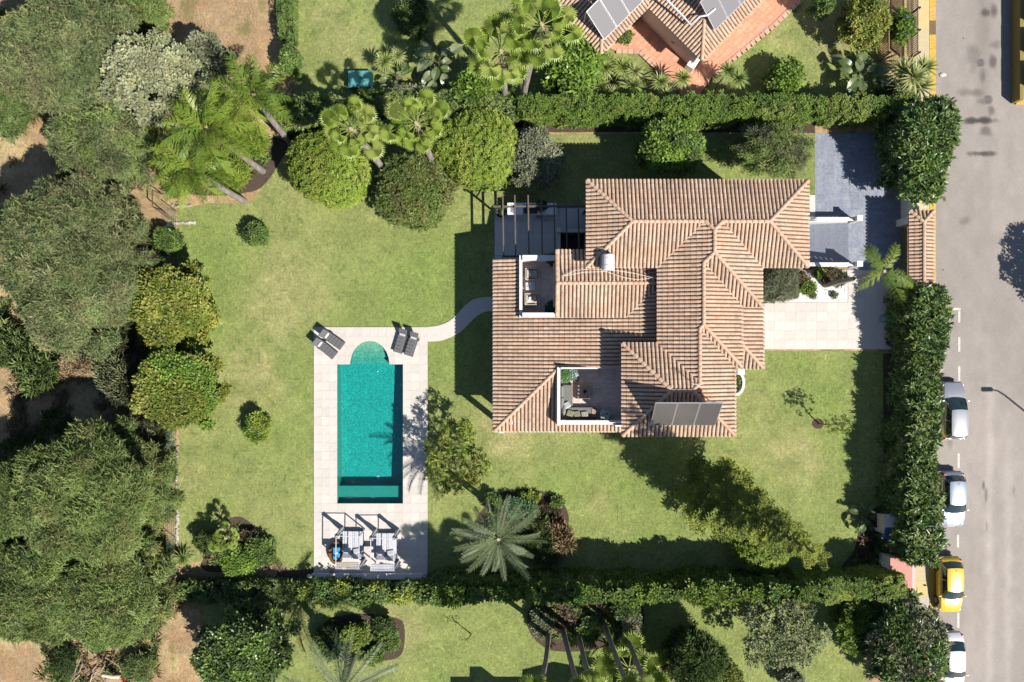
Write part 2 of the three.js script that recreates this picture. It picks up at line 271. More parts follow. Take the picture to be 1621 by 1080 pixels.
{ // painted parking marks
  const pm = M(0.55, 0.53, 0.50, { map: T.speck, roughness: 0.85 });
  for (const [a, b, c, d] of [[1507, 487.5, 1521, 491], [1517, 492, 1520.3, 511], [1517, 534, 1520.3, 557], [1517, 580, 1520.3, 603], [1516, 718, 1519.3, 741], [1515, 847, 1518.3, 867], [1515.5, 970, 1518.8, 994]]) struct('road_marking', sheet(rectPts(X(a), Z(b), X(c), Z(d)), [], [0, 0, 1, 1]), pm, 0, 0.011);
}
// slabs laid on a base; curve(x) gives the z where slabs stop above the pool
function slabs(parent, xs, zs, y, th, mats, gap = 0.005, skip = () => false, curve = null) {
  for (let a = 0; a + 1 < xs.length; a++) for (let b = 0; b + 1 < zs.length; b++) {
    const x0 = xs[a] + gap / 2, x1 = xs[a + 1] - gap / 2, z0 = zs[b] + gap / 2, z1 = zs[b + 1] - gap / 2; if (skip(x0, z0, x1, z1)) continue;
    const m = new MB(); const t = th + R() * 0.003;
    if (curve) { const n = 8; let any = false; for (let i = 0; i < n; i++) { const p = mixn(x0, x1, i / n), q = mixn(x0, x1, (i + 1) / n), e = Math.min(z1, curve(p)), f = Math.min(z1, curve(q)); if (e <= z0 && f <= z0) continue; any = true; m.hexa([p - x0, 0, 0], [q - x0, 0, 0], [q - x0, 0, Math.max(0, f - z0)], [p - x0, 0, Math.max(0, e - z0)], [p - x0, t, 0], [q - x0, t, 0], [q - x0, t, Math.max(0, f - z0)], [p - x0, t, Math.max(0, e - z0)]); } if (!any) continue; }
    else m.box(0, 0, 0, x1 - x0, t, z1 - z0);
    part(parent, 'slab', m.geo(), pick(mats), x0, y, z0);
  }
}
const steps = (a, b, n) => Array.from({ length: n + 1 }, (_, i) => mixn(a, b, i / n));
{
  const D = deckR, x0 = D[0][0], x1 = D[1][0], z0 = D[0][1], z1 = D[2][1];
  const deck = struct('pool_deck', sheet(deckR, [poolOutline], [0, 0, 1, 1]), mat.grout, 0, 0.03);
  const xs = [...steps(x0, PX0, 3), ...steps(PX0, PX1, 8).slice(1), ...steps(PX1, x1, 3).slice(1)];
  const curve = x => { const q = (x - PCX) / PRX; return Math.abs(q) >= 1 ? PZ0 : PZ0 - PRZ * Math.sqrt(1 - q * q); };
  slabs(deck, xs, steps(z0, PZ0, 4), 0.004, 0.03, mat.slab, 0.005, () => false, curve);
  slabs(deck, xs, steps(PZ0, PZ1, 16), 0.004, 0.03, mat.slab, 0.005, (a, b, c) => a > PX0 - 0.1 && c < PX1 + 0.1);
  slabs(deck, xs, steps(PZ1, z1, 8), 0.004, 0.03, mat.slab);
  const up = [[677, 518], [696, 515], [712, 508], [724, 497], [736, 484], [748, 475], [762, 471], [784, 469.5]], lo = [[784, 492.5], [768, 494], [756, 500], [744, 511], [730, 525], [714, 534], [696, 540], [677, 541]];
  struct('garden_path', sheet([...smooth(pp(up), 6, false), ...smooth(pp(lo), 6, false)], [], [0, 0, 1, 1]), mat.slab[0], 0, 0.055);
}
{ // entrance terrace
  const x0 = X(1209), x1 = X(1342), z0 = Z(479), z1 = Z(553), e = struct('entrance_terrace', new MB().box(x0 - 0.6, 0, Z(428), X(1432), 0.05, z1).geo(), mat.grout);
  slabs(e, steps(x0, x1, 8), steps(z0, z1, 5), 0.05, 0.03, mat.slab, 0.006);
  slabs(e, [x1, ...steps(X(1348), X(1430), 4)], steps(Z(440), z1, 7), 0.05, 0.03, mat.slab, 0.006);
  const gb = struct('gravel_bed', new MB().box(X(1208), 0.05, Z(430), x1 - 0.04, 0.075, z0 - 0.04).geo(), M(0.55, 0.54, 0.53, { map: T.concrete }));
  const peb = new THREE.InstancedMesh(new THREE.DodecahedronGeometry(0.045, 0), M(0.62, 0.61, 0.60, { roughness: 0.8 }), 6500); peb.name = 'white_gravel'; const m4 = new THREE.Matrix4(), q = new THREE.Quaternion(), eu = new THREE.Euler();
  for (let i = 0; i < 6500; i++) { q.setFromEuler(eu.set(R() * 6, R() * 6, R() * 6)); const s = rr(0.6, 1.3); m4.compose(new THREE.Vector3(rr(X(1209), x1 - 0.1), 0.085 + R() * 0.02, rr(Z(440), z0 - 0.1)), q, new THREE.Vector3(s, s * 0.75, s)); peb.setMatrixAt(i, m4); }
  tag(peb, 'white gravel spread round the entrance shrubs', 'gravel', null, 'stuff'); peb.castShadow = peb.receiveShadow = true; scene.add(peb);
}
{ // driveway, sunken ramp to the garage
  const sm = new THREE.MeshStandardMaterial({ map: T.stamped, roughness: 0.6, bumpMap: T.stamped, bumpScale: 0.01 });
  const dr = struct('driveway', sheet([[X(1290), Z(211)], [X(1425), Z(211)], [X(1427), Z(432)], [24.2, Z(432)], [24.2, -8.55], [X(1290), -8.55]], [], [0, 0, 5, 5]), sm, 0, 0.02);
  part(dr, 'strip', new MB().box(X(1281), 0, Z(309), X(1290), 0.05, -8.55).geo(), mat.slab[1]);
  struct('garage_ramp', new MB().hexa([18.2, -3, -8.55], [24.2, -3, -8.55], [24.2, -3, -5.5], [18.2, -3, -5.5], [18.2, -2.0, -8.55], [24.2, 0.014, -8.55], [24.2, 0.014, -5.5], [18.2, -2.0, -5.5]).geo(), sm);
  for (const [z, lab, tz] of [[-8.62, 'white balustrade on the north side of the garage ramp', 0], [-5.42, 'white balustrade between the garage ramp and the gravel bed', 1]]) {
    const b = thing('balustrade', lab, 'balustrade', 21.2, 0, z);
    const len = 3.0, w = new MB(); w.box(-3, -2.4, -0.1, len, 0.22, 0.1); part(b, 'plinth', w.geo(), mat.white);
    const rl = new MB().box(-1, 0.92, -0.13, len, 1.04, 0.13).geo(); part(b, 'rail', rl, mat.white);
    const bal = new THREE.LatheGeometry([[0.05, 0], [0.075, 0.06], [0.04, 0.16], [0.085, 0.32], [0.06, 0.5], [0.045, 0.6], [0.075, 0.7]].map(p => new THREE.Vector2(...p)), 8);
    for (let x = 0.1; x < len - 0.1; x += 0.26) part(b, 'baluster', bal, mat.white, x, 0.22, 0);
    const pl = part(b, 'pillar', rbox(0.34, 1.5, 0.34, 0.02), mat.white, len + 0.16, 0.7, 0); part(pl, 'cap', rbox(0.42, 0.08, 0.42, 0.02), mat.white, 0, 0.79, 0);
  }
}

// ---------------------------------------------------------------- swimming pool
{
  const g = thing('swimming_pool', 'rectangular turquoise mosaic pool with a rounded step end', 'swimming pool', PCX, 0, (PZ0 + PZ1) / 2);
  const ox = -PCX, oz = -(PZ0 + PZ1) / 2, f = (m, n, mt) => { const q = part(g, n, m.geo(), mt); q.position.set(ox, 0, oz); return q; };
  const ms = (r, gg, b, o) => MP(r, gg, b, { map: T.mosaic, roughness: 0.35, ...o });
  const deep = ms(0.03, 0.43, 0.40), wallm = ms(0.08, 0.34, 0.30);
  const uvq = (a, b, c, d, w, h) => [[0, 0], [w / 4, 0], [w / 4, h / 4], [0, h / 4]];
  const top = 0.05, zb = PZ1 - 1.15, d0 = -1.0, d1 = -1.5, fl = new MB();
  fl.quad([PX0, d0, PZ0], [PX0, d1, zb], [PX1, d1, zb], [PX1, d0, PZ0], [[0, 0], [0, (zb - PZ0) / 4], [(PX1 - PX0) / 4, (zb - PZ0) / 4], [(PX1 - PX0) / 4, 0]]);
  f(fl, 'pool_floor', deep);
  const wl = new MB();
  wl.quad([PX0, -2, PZ0], [PX0, -2, PZ1], [PX0, top, PZ1], [PX0, top, PZ0], [[0, 0], [6, 0], [6, 1.3], [0, 1.3]]); wl.quad([PX1, -2, PZ1], [PX1, -2, PZ0], [PX1, top, PZ0], [PX1, top, PZ1], [[0, 0], [6, 0], [6, 1.3], [0, 1.3]]);
  wl.quad([PX0, -2, PZ1], [PX1, -2, PZ1], [PX1, top, PZ1], [PX0, top, PZ1], [[0, 0], [3, 0], [3, 1.3], [0, 1.3]]);
  wl.quad([PX0, -2, PZ0], [arc[0][0], -2, PZ0], [arc[0][0], top, PZ0], [PX0, top, PZ0], [[0, 0], [.6, 0], [.6, 1.3], [0, 1.3]]); wl.quad([arc[28][0], -2, PZ0], [PX1, -2, PZ0], [PX1, top, PZ0], [arc[28][0], top, PZ0], [[0, 0], [.6, 0], [.6, 1.3], [0, 1.3]]);
  for (let i = 0; i < 28; i++) { const [a, b] = arc[i], [c, d] = arc[i + 1]; wl.quad([a, -1.2, b], [c, -1.2, d], [c, top, d], [a, top, b], [[i * .12, 0], [i * .12 + .12, 0], [i * .12 + .12, .8], [i * .12, .8]]); }
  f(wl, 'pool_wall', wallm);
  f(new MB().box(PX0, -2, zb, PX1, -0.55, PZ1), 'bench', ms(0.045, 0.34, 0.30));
  const cuts = [[-PRZ, -1.31, -0.16], [-1.31, -0.98, -0.3], [-0.98, -0.52, -0.46], [-0.52, 0, -0.64]];
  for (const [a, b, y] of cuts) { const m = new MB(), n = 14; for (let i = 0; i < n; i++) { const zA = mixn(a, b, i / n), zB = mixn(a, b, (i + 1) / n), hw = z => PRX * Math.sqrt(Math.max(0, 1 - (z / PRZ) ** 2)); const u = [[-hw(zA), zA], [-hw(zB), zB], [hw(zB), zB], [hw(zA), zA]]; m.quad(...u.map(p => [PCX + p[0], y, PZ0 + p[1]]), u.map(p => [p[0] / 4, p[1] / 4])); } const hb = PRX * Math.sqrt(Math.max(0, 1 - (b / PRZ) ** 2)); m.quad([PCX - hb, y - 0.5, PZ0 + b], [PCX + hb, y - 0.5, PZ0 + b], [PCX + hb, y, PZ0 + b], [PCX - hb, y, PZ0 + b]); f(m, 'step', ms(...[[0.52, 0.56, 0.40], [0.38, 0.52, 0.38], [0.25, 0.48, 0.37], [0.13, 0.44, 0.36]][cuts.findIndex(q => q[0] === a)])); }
  const wm = new THREE.MeshPhysicalMaterial({ color: col(0.66, 0.95, 0.94), transmission: 1, thickness: 0, roughness: 0.04, ior: 1.33, bumpMap: rep(T.bumpFine, 1, 1), bumpScale: 0.05 });
  const ws = part(g, 'water', sheet(poolOutline, [], [PX0, PZ0, 12, 12]), wm); ws.position.set(ox, -0.08, oz);
  part(g, 'pool_light', cyl(0.12, 0.12, 0.03, 12), mat.wmetal, X(593) + ox, -1.46, Z(761) + oz);
}

// ---------------------------------------------------------------- tiled roofs
const tileCols = [[0.495, 0.361, 0.265], [0.516, 0.378, 0.279], [0.481, 0.346, 0.251], [0.499, 0.355, 0.255], [0.52, 0.392, 0.294], [0.472, 0.345, 0.256], [0.51, 0.368, 0.268], [0.489, 0.364, 0.265], [0.506, 0.308, 0.198]];
const tileMats = tileCols.map(c => M(...c, { map: T.speck, roughness: 0.9 }));
const tileVC = new THREE.MeshStandardMaterial({ vertexColors: true, map: T.speck, roughness: 0.9 });
const panShadeM = M(0.19, 0.115, 0.08, { map: T.speck, roughness: 0.95 });  // terracotta pans, darkened to paint in the shade between cover tiles
const SP = 0.245, TL = 0.345, TR = 0.093, NA = 6;
const arcA = Array.from({ length: NA }, (_, i) => -PI / 2 + PI * i / (NA - 1));
const DIRS = { W: [1, 0], E: [-1, 0], N: [0, 1], S: [0, -1] }; // upslope direction of the face that drains to that side
// a row of vertices across a barrel: (u, n) with taper k
function barrel(m, P, v0s, v1s, lift) {
  const low = [], up = [], ul = [];
  for (let i = 0; i < NA; i++) { const s = Math.sin(arcA[i]), c = Math.cos(arcA[i]); low.push(P(s * TR * 1.06, v0s[i], 0.004 + c * TR * 0.98 + lift)); up.push(P(s * TR * 0.92, v1s[i], 0.0 + c * TR * 0.86)); ul.push(P(s * TR * 0.86, v0s[i], 0.0 + c * TR * 0.78)); }
  for (let i = 0; i < NA - 1; i++) { m.quad(low[i], low[i + 1], up[i + 1], up[i], [[i * .05, v0s[i]], [i * .05 + .05, v0s[i + 1]], [i * .05 + .05, v1s[i + 1]], [i * .05, v1s[i]]]); m.quad(low[i + 1], low[i], ul[i], ul[i + 1]); }
}
const fullTile = p => { const m = new MB(), c = Math.cos(Math.atan(p)), s = Math.sin(Math.atan(p)); const e = Array(NA).fill(-0.04), t = Array(NA).fill(TL + 0.03); barrel(m, (u, v, n) => [u, v * s + n * c, v * c - n * s], e, t, 0.016); return m.geo(); };
const tileGeo = {};
function tiledRoof(parent, rects, p, { inside = () => true, single = 150, ridges = [], step = 0.11, planOnly = null } = {}) {
  const H = (x, z) => {
    let best = -1, key = null, ri = -1;
    rects.forEach((r, k) => { if (x < r.x0 || x > r.x1 || z < r.z0 || z > r.z1) return; let d = 1e9, sd = null; for (const s of r.sides) { const q = s === 'W' ? x - r.x0 : s === 'E' ? r.x1 - x : s === 'N' ? z - r.z0 : r.z1 - z; if (q < d) { d = q; sd = s; } } const h = r.h + p * d; if (h > best + 1e-6) { best = h; key = sd + ':' + (sd === 'W' ? r.x0 : sd === 'E' ? r.x1 : sd === 'N' ? r.z0 : r.z1).toFixed(3) + ':' + r.h; ri = k; } });
    return key && inside(x, z, ri) ? { h: best, key } : null;
  };
  // pan surface under the cover tiles, channel shade put into its colour
  const b = new MB(); let bx0 = 1e9, bx1 = -1e9, bz0 = 1e9, bz1 = -1e9; for (const r of rects) { bx0 = Math.min(bx0, r.x0); bx1 = Math.max(bx1, r.x1); bz0 = Math.min(bz0, r.z0); bz1 = Math.max(bz1, r.z1); }
  const nx = Math.ceil((bx1 - bx0) / step), nz = Math.ceil((bz1 - bz0) / step), dx = (bx1 - bx0) / nx, dz = (bz1 - bz0) / nz;
  const at = (i, j) => { const x = bx0 + (i + 0.5) * dx, z = bz0 + (j + 0.5) * dz; return H(x, z); };
  const grad = k => DIRS[k[0]];
  for (let i = 0; i < nx; i++) for (let j = 0; j < nz; j++) {
    const q = at(i, j); if (!q) continue; const g = grad(q.key), x0 = bx0 + i * dx, x1 = x0 + dx, z0 = bz0 + j * dz, z1 = z0 + dz; const hh = (a, c) => q.h + p * (g[0] * a * dx + g[1] * c * dz) - 0.012;
    const y00 = hh(-.5, -.5), y10 = hh(.5, -.5), y11 = hh(.5, .5), y01 = hh(-.5, .5);
    b.quad([x0, y00, z0], [x0, y01, z1], [x1, y11, z1], [x1, y10, z0]);
    const edge = (ni, nj, p1, p2) => { const o = ni < 0 || nj < 0 || ni >= nx || nj >= nz ? null : at(ni, nj); if (!o || o.h < q.h - 0.25) { b.quad(p1, [p1[0], p1[1] - 0.16, p1[2]], [p2[0], p2[1] - 0.16, p2[2]], p2); } };
    edge(i - 1, j, [x0, y00, z0], [x0, y01, z1]); edge(i + 1, j, [x1, y11, z1], [x1, y10, z0]); edge(i, j - 1, [x1, y10, z0], [x0, y00, z0]); edge(i, j + 1, [x0, y01, z1], [x1, y11, z1]);
  }
  part(parent, 'shaded_pan', b.geo(), panShadeM);
  // tiles
  const planes = new Map();
  for (const r of rects) for (const s of r.sides) { const e = s === 'W' ? r.x0 : s === 'E' ? r.x1 : s === 'N' ? r.z0 : r.z1, key = s + ':' + e.toFixed(3) + ':' + r.h; const along = s === 'W' || s === 'E' ? [r.z0, r.z1] : [r.x0, r.x1], dep = s === 'W' || s === 'E' ? r.x1 - r.x0 : r.z1 - r.z0; const o = planes.get(key); if (o) { o.a0 = Math.min(o.a0, along[0]); o.a1 = Math.max(o.a1, along[1]); o.dep = Math.max(o.dep, dep); } else planes.set(key, { key, s, e, h: r.h, a0: along[0], a1: along[1], dep }); }
  const cs = Math.cos(Math.atan(p)), sn = Math.sin(Math.atan(p)); const rest = new MB(); const fulls = []; const tl = TL * cs; // plan length of a tile
  tileGeo[p] ??= fullTile(p);
  for (const P of planes.values()) {
    const g = DIRS[P.s], ua = P.s === 'W' || P.s === 'E' ? [0, 1] : [1, 0];
    const plan = (u, v) => [P.e * Math.abs(g[0]) + g[0] * v + ua[0] * u, P.e * Math.abs(g[1]) + g[1] * v + ua[1] * u];
    const inn = (u, v) => { const [x, z] = plan(u, v), q = H(x, z); return !!q && q.key === P.key; };
    const nrow = Math.max(1, Math.floor((P.a1 - P.a0) / SP)), sp = (P.a1 - P.a0) / nrow;
    for (let r = 0; r < nrow; r++) {
      const uc = P.a0 + (r + 0.5) * sp, nt = Math.ceil(P.dep / tl);
      for (let t = 0; t < nt; t++) {
        const lo = t * tl + 0.002, hi = lo + tl; const n = 9, v0 = [], v1 = []; let full = true, some = false;
        for (let i = 0; i < NA; i++) {
          const u = clamp(uc + Math.sin(arcA[i]) * TR, P.a0 + 0.005, P.a1 - 0.005); let a = null, c = null;
          for (let k = 0; k <= n; k++) { const v = mixn(lo, hi, k / n); if (inn(u, v)) { if (a === null) a = k; c = k; } }
          if (a === null) { v0.push(null); v1.push(null); full = false; continue; }
          some = true; let A = mixn(lo, hi, a / n), C = mixn(lo, hi, c / n);
          if (a > 0) { let o = mixn(lo, hi, (a - 1) / n); for (let k = 0; k < 4; k++) { const m = (A + o) / 2; inn(u, m) ? A = m : o = m; } full = false; }
          if (c < n) { let o = mixn(lo, hi, (c + 1) / n); for (let k = 0; k < 4; k++) { const m = (C + o) / 2; inn(u, m) ? C = m : o = m; } full = false; }
          v0.push(A); v1.push(C);
        }
        if (!some) continue;
        const sh = pick(tileCols), tint = R();
        if (full) fulls.push({ P, uc, v: lo, ci: R() < 0.985 ? Math.floor(R() * 8) : 8 });
        else {
          for (let i = 0; i < NA; i++) if (v0[i] === null) { let j = i; for (let d = 1; d < NA; d++) { if (v0[i + d] != null) { j = i + d; break; } if (v0[i - d] != null) { j = i - d; break; } } const e = v0[j] > lo + 0.02 ? v1[j] : v0[j] < lo + 0.01 && v1[j] < hi - 0.02 ? v0[j] : v0[j]; v0[i] = v1[i] = e; }
          { const [qx, qz] = plan(uc, lo), pv = 0.82 + 0.34 * N2(qx * 0.7 + 30, qz * 0.7 + 30); rest.color = sh.map(q => q * (0.9 + 0.2 * tint) * pv); }
          const W = (u, vp, nn) => { const [x, z] = plan(uc + u, vp - nn * sn); return [x, P.h + p * vp + nn * cs, z]; };
          barrel(rest, W, v0.map(v => v - (v < lo + 0.01 ? 0.04 : 0)), v1.map(v => v > hi - 0.01 ? v + 0.03 : v), 0.016);
        }
      }
    }
  }
  // the tiles in full view singly, the others joined
  const ry = { N: 0, S: PI, W: PI / 2, E: -PI / 2 };
  const order = fulls.map((f, i) => [((i * 7919) % 1009) / 1009, f]).sort((a, b) => a[0] - b[0]).map(a => a[1]);
  order.forEach((f, i) => {
    const { P } = f, g = DIRS[P.s], ua = P.s === 'W' || P.s === 'E' ? [0, 1] : [1, 0]; const x = P.e * Math.abs(g[0]) + g[0] * f.v + ua[0] * f.uc, z = P.e * Math.abs(g[1]) + g[1] * f.v + ua[1] * f.uc, y = P.h + p * f.v;
    if (i < single) part(parent, 'roof_tile', tileGeo[p], tileMats[f.ci], x, y, z, ry[P.s] + (R() - 0.5) * 0.02);
    else { const tg = tileGeo[p], pa = tg.attributes.position, na = tg.attributes.normal, ua2 = tg.attributes.uv, c = Math.cos(ry[P.s]), s = Math.sin(ry[P.s]), k0 = rest.p.length / 3, k = (0.9 + 0.2 * R()) * (0.82 + 0.34 * N2(x * 0.7 + 30, z * 0.7 + 30)), cc = tileCols[f.ci].map(q => q * k), ou = R(), ov = R(), jy = R() * 0.008;
      for (let j = 0; j < pa.count; j++) { const a = pa.getX(j), d = pa.getZ(j); rest.p.push(x + a * c + d * s, y + jy + pa.getY(j), z - a * s + d * c); const e = na.getX(j), h = na.getZ(j); rest.n.push(e * c + h * s, na.getY(j), -e * s + h * c); rest.u.push(ua2.getX(j) + ou, ua2.getY(j) + ov); rest.c.push(...cc); }
      for (const j of tg.index.array) rest.i.push(k0 + j); }
  });
  tag(part(parent, 'roof_tiles', rest.geo(true), tileVC), null, null, null, 'stuff');
  // ridge and hip caps
  ridgeGeo ??= (() => { const m = new MB(); const low = [], up = []; for (let i = 0; i < NA; i++) { const s = Math.sin(arcA[i]), c = Math.cos(arcA[i]); low.push([s * 0.125, c * 0.105 + 0.018, 0]); up.push([s * 0.105, c * 0.09, 0.37]); } for (let i = 0; i < NA - 1; i++) { m.quad(low[i], low[i + 1], up[i + 1], up[i], [[i * .05, 0], [i * .05 + .05, 0], [i * .05 + .05, .4], [i * .05, .4]]); m.tri(low[i + 1], low[i], [0, 0, 0]); } return m.geo(); })();
  for (const [a, c] of ridges) {
    const d = new THREE.Vector3(c[0] - a[0], c[1] - a[1], c[2] - a[2]), len = d.length(), n = Math.max(1, Math.round(len / 0.34)); d.normalize();
    const yaw = Math.atan2(d.x, d.z), pitch = -Math.asin(d.y);
    for (let i = 0; i < n; i++) { const t = len * i / n; const m = part(parent, 'ridge_tile', ridgeGeo, pick(tileMats), a[0] + d.x * t, a[1] + d.y * t + 0.05, a[2] + d.z * t); m.rotation.set(pitch, yaw, 0, 'YXZ'); m.scale.z = len / n / 0.34; }
  }
  return H;
}
var ridgeGeo; const tm3 = [[0.46, 0.30, 0.22], [0.42, 0.26, 0.19], [0.5, 0.33, 0.25]].map(c => M(...c, { map: T.terra }));

// ---------------------------------------------------------------- the villa
const villa = thing('villa', 'large white villa with sandy clay tile roofs and two roof terraces', 'house', 7, 0, -1.5);
{
  const hold = new THREE.Group(); // parts are written in the place's own coordinates, then moved to the villa's base
  const wp = (n, m, mt = mat.white) => part(hold, n, m.geo(), mt);
  // walls
  const w = new MB();
  w.box(5.2, -0.1, -9.5, 17.9, 7.4, -5.1); w.box(9.6, -0.1, -5.1, 15.0, 7.4, -2.6); w.box(9.6, -0.1, -2.6, 13.85, 7.4, 1.2); w.box(7.35, -0.1, 1.2, 13.4, 7.4, 5.4); w.box(13.85, -0.1, -2.5, 15.5, 6.55, 1.3);
  wp('upper_wall', w);
  const lw = new MB(); lw.box(-0.2, -0.1, -5.3, 7.35, 3.3, 5.55); lw.box(7.35, -0.1, -5.1, 9.6, 6.05, 1.2);
  lw.box(-0.2, 3.3, -5.3, 0.05, 4.22, 5.55); lw.box(0.05, 3.3, 5.3, 2.94, 4.12, 5.55); lw.box(2.86, 3.3, -5.62, 3.0, 6.16, -1.7); lw.box(3.0, 3.3, -5.62, 7.35, 6.1, -1.75); wp('lower_wall', lw);
  { const m = new MB(); m.quad([2.84, 6.0, -5.75], [2.84, 6.0, -1.55], [2.84, 6.14, -1.55], [2.84, 6.65, -3.665]); m.tri([2.84, 6.0, -5.75], [2.84, 6.65, -3.665], [2.84, 6.14, -5.75]); wp('gable', m); }
  // roofs
  const P = 0.35, he = 7.4, up = new THREE.Group(); up.name = 'upper_roof'; hold.add(up);
  const U = [{ x0: 4.66, x1: 18.45, z0: -10.01, z1: -4.60 }, { x0: 9.07, x1: 15.56, z0: -10.01, z1: -2.16 }, { x0: 9.07, x1: 14.34, z0: -10.01, z1: 1.64 }, { x0: 9.07, x1: 13.9, z0: -10.01, z1: 5.9 }, { x0: 6.86, x1: 13.9, z0: 0.14, z1: 5.9 }].map(r => ({ ...r, h: he, sides: 'NSEW' }));
  const r1 = he + P * 2.705, c1 = he + P * 3.245, c2 = he + P * 2.635, c3 = he + P * 2.415, c5 = he + P * 2.88;
  const A = [7.365, r1, -7.305], B = [15.745, r1, -7.305], C = [12.315, c1, -6.765], D = [12.315, c1, -5.405], E1 = [11.775, r1, -7.305], E2 = [12.855, r1, -7.305], D2 = [11.705, c2, -4.795], F = [11.705, c2, -0.995], F2 = [11.485, c3, -0.775], G = [11.485, c3, 2.555], K1 = [11.02, c5, 3.02], K0 = [9.74, c5, 3.02];
  tiledRoof(up, U, P, { single: 195, ridges: [[A, E1], [E2, B], [E1, C], [E2, C], [C, D], [[4.66, he, -10.01], A], [[4.66, he, -4.6], A], [[18.45, he, -10.01], B], [[18.45, he, -4.6], B], [D2, D], [[15.56, he, -2.16], D], [D2, F], [[14.34, he, 1.64], F], [F2, F], [F2, G], [G, K1], [K0, K1], [[6.86, he, 0.14], K0], [[6.86, he, 5.9], K0], [[13.9, he, 5.9], K1]].map(([a, b]) => a[1] <= b[1] ? [a, b] : [b, a]) });
  const lo = new THREE.Group(); lo.name = 'lower_roof'; hold.add(lo);
  const p2 = 0.25, LR = [{ x0: -1.2, x1: 9.3, z0: -5.47, z1: 1.76, h: 4.05, sides: 'W' }, { x0: -1.2, x1: 9.3, z0: 1.76, z1: 6.02, h: 4.05, sides: 'WS' }, { x0: 2.82, x1: 9.3, z0: -5.8, z1: -1.53, h: 6.17, sides: 'NS' }];
  const ins = (x, z, k) => { if (k === 2) return !(x > 9.05); if (x > 0.48 && x < 2.86 && z < -1.57) return false; if (x > 2.94 && z > 1.76 && z < 5.5) return false; if (x > 7.2 && z > 1.2 && z < 5.5) return false; if (x > 9.1) return false; if (x > 7.3 && z > 5.2) return false; return true; };
  const hip = z => [-1.2 + (6.02 - z), 4.05 + p2 * (6.02 - z), z];
  tiledRoof(lo, LR, p2, { inside: ins, single: 95, ridges: [[[-1.2, 4.05, 6.02], hip(1.78)], [[2.82, 6.7, -3.665], [9.05, 6.7, -3.665]], [[2.86, 6.17, -5.8], [2.86, 6.7, -3.7]], [[2.86, 6.17, -1.53], [2.86, 6.7, -3.6]]] });
  const po = new THREE.Group(); po.name = 'porch_roof'; hold.add(po);
  tiledRoof(po, [{ x0: 14.2, x1: 15.94, z0: -2.3, z1: 1.74, h: 6.55, sides: 'ES' }], P, { single: 14, ridges: [[[15.94, 6.55, 1.74], [14.35, 7.1, 0.15]]] });
  wp('gutter', new MB().box(-1.30, 3.92, -5.5, -1.21, 3.99, 6.05).box(-1.21, 3.92, 6.03, 6.86, 3.98, 6.10)); wp('gutter', new MB().box(15.95, 6.42, -2.3, 16.02, 6.49, 1.8).box(15.57, 7.27, -4.6, 15.63, 7.33, -2.15).box(13.91, 7.27, 1.7, 13.97, 7.33, 5.9));
  // roof terraces
  const pt = new MB(); pt.box(0.48, 3.3, -5.62, 0.68, 4.85, -1.55); pt.box(0.68, 3.3, -5.62, 2.86, 5.0, -5.28); pt.box(0.68, 3.3, -1.85, 2.86, 5.2, -1.55); wp('west_parapet', pt);
  const ps = new MB(); ps.box(2.94, 3.3, 1.7, 3.14, 5.35, 5.5); ps.box(3.14, 3.3, 5.22, 7.35, 4.75, 5.5); ps.box(3.14, 3.3, 1.7, 7.35, 5.72, 1.8); wp('south_parapet', ps);
  const fm = new THREE.MeshStandardMaterial({ vertexColors: true, map: T.terra, roughness: 0.75 });
  const tiles = (x0, z0, x1, z1, y, n, c) => { const m = new MB(), nx = Math.round((x1 - x0) / n), nz = Math.round((z1 - z0) / n), a = (x1 - x0) / nx, b = (z1 - z0) / nz; for (let i = 0; i < nx; i++) for (let j = 0; j < nz; j++) { const k = rr(0.88, 1.1); m.color = c.map(q => q * k); const y1 = y + 0.02 + R() * 0.002; m.quad([x0 + i * a + .006, y1, z0 + j * b + .006], [x0 + i * a + .006, y1, z0 + (j + 1) * b - .006], [x0 + (i + 1) * a - .006, y1, z0 + (j + 1) * b - .006], [x0 + (i + 1) * a - .006, y1, z0 + j * b + .006]); } return m.geo(true); };
  tag(part(hold, 'terrace_tiles', tiles(0.68, -5.28, 2.86, -1.85, 3.6, 0.33, [0.54, 0.45, 0.40]), fm), null, null, null, 'stuff'); tag(part(hold, 'terrace_tiles', tiles(3.14, 1.8, 7.35, 5.22, 3.6, 0.33, [0.56, 0.46, 0.42]), fm), null, null, null, 'stuff');
  // windows and doors (under the eaves)
  const gl = MP(0.05, 0.07, 0.08, { roughness: 0.08, metalness: 0.2 }), fr = M(0.7, 0.7, 0.7);
  const win = (x, y, z, wdt, h, axis) => { const o = new MB(), q = axis === 'x'; const a = q ? [0.04, wdt / 2] : [wdt / 2, 0.04]; o.box(x - a[0] - (q ? 0 : .06), y - .06, z - a[1] - (q ? .06 : 0), x + a[0] + (q ? 0 : .06), y + h + .06, z + a[1] + (q ? .06 : 0)); const f = wp('window', o, fr); const gg = new MB(); gg.box(x - (q ? .05 : a[0]), y, z - (q ? a[1] : .05), x + (q ? .05 : a[0]), y + h, z + (q ? a[1] : .05)); part(f, 'pane', gg.geo(), gl); };
  for (const [x, z] of [[7.2, 5.41], [9.5, 5.41], [11.8, 5.41]]) win(x, 5, z, 1.1, 1.2, 'z');
  for (const [x, z] of [[1.2, 5.56], [4.5, 5.56], [11, 5.41]]) win(x, 0.2, z, 1.8, 2.1, 'z');
  for (const [x, z] of [[17.91, -8.2], [17.91, -6.4], [13.41, 3.2], [15.51, -1]]) win(x, 4.4, z, 1.0, 1.2, 'x');
  for (const z of [-3.6, -0.6, 2.4]) win(-0.21, 0.2, z, 1.6, 2.2, 'x'); for (const x of [7, 10, 13, 16]) win(x, 4.6, -9.51, 1, 1.2, 'z');
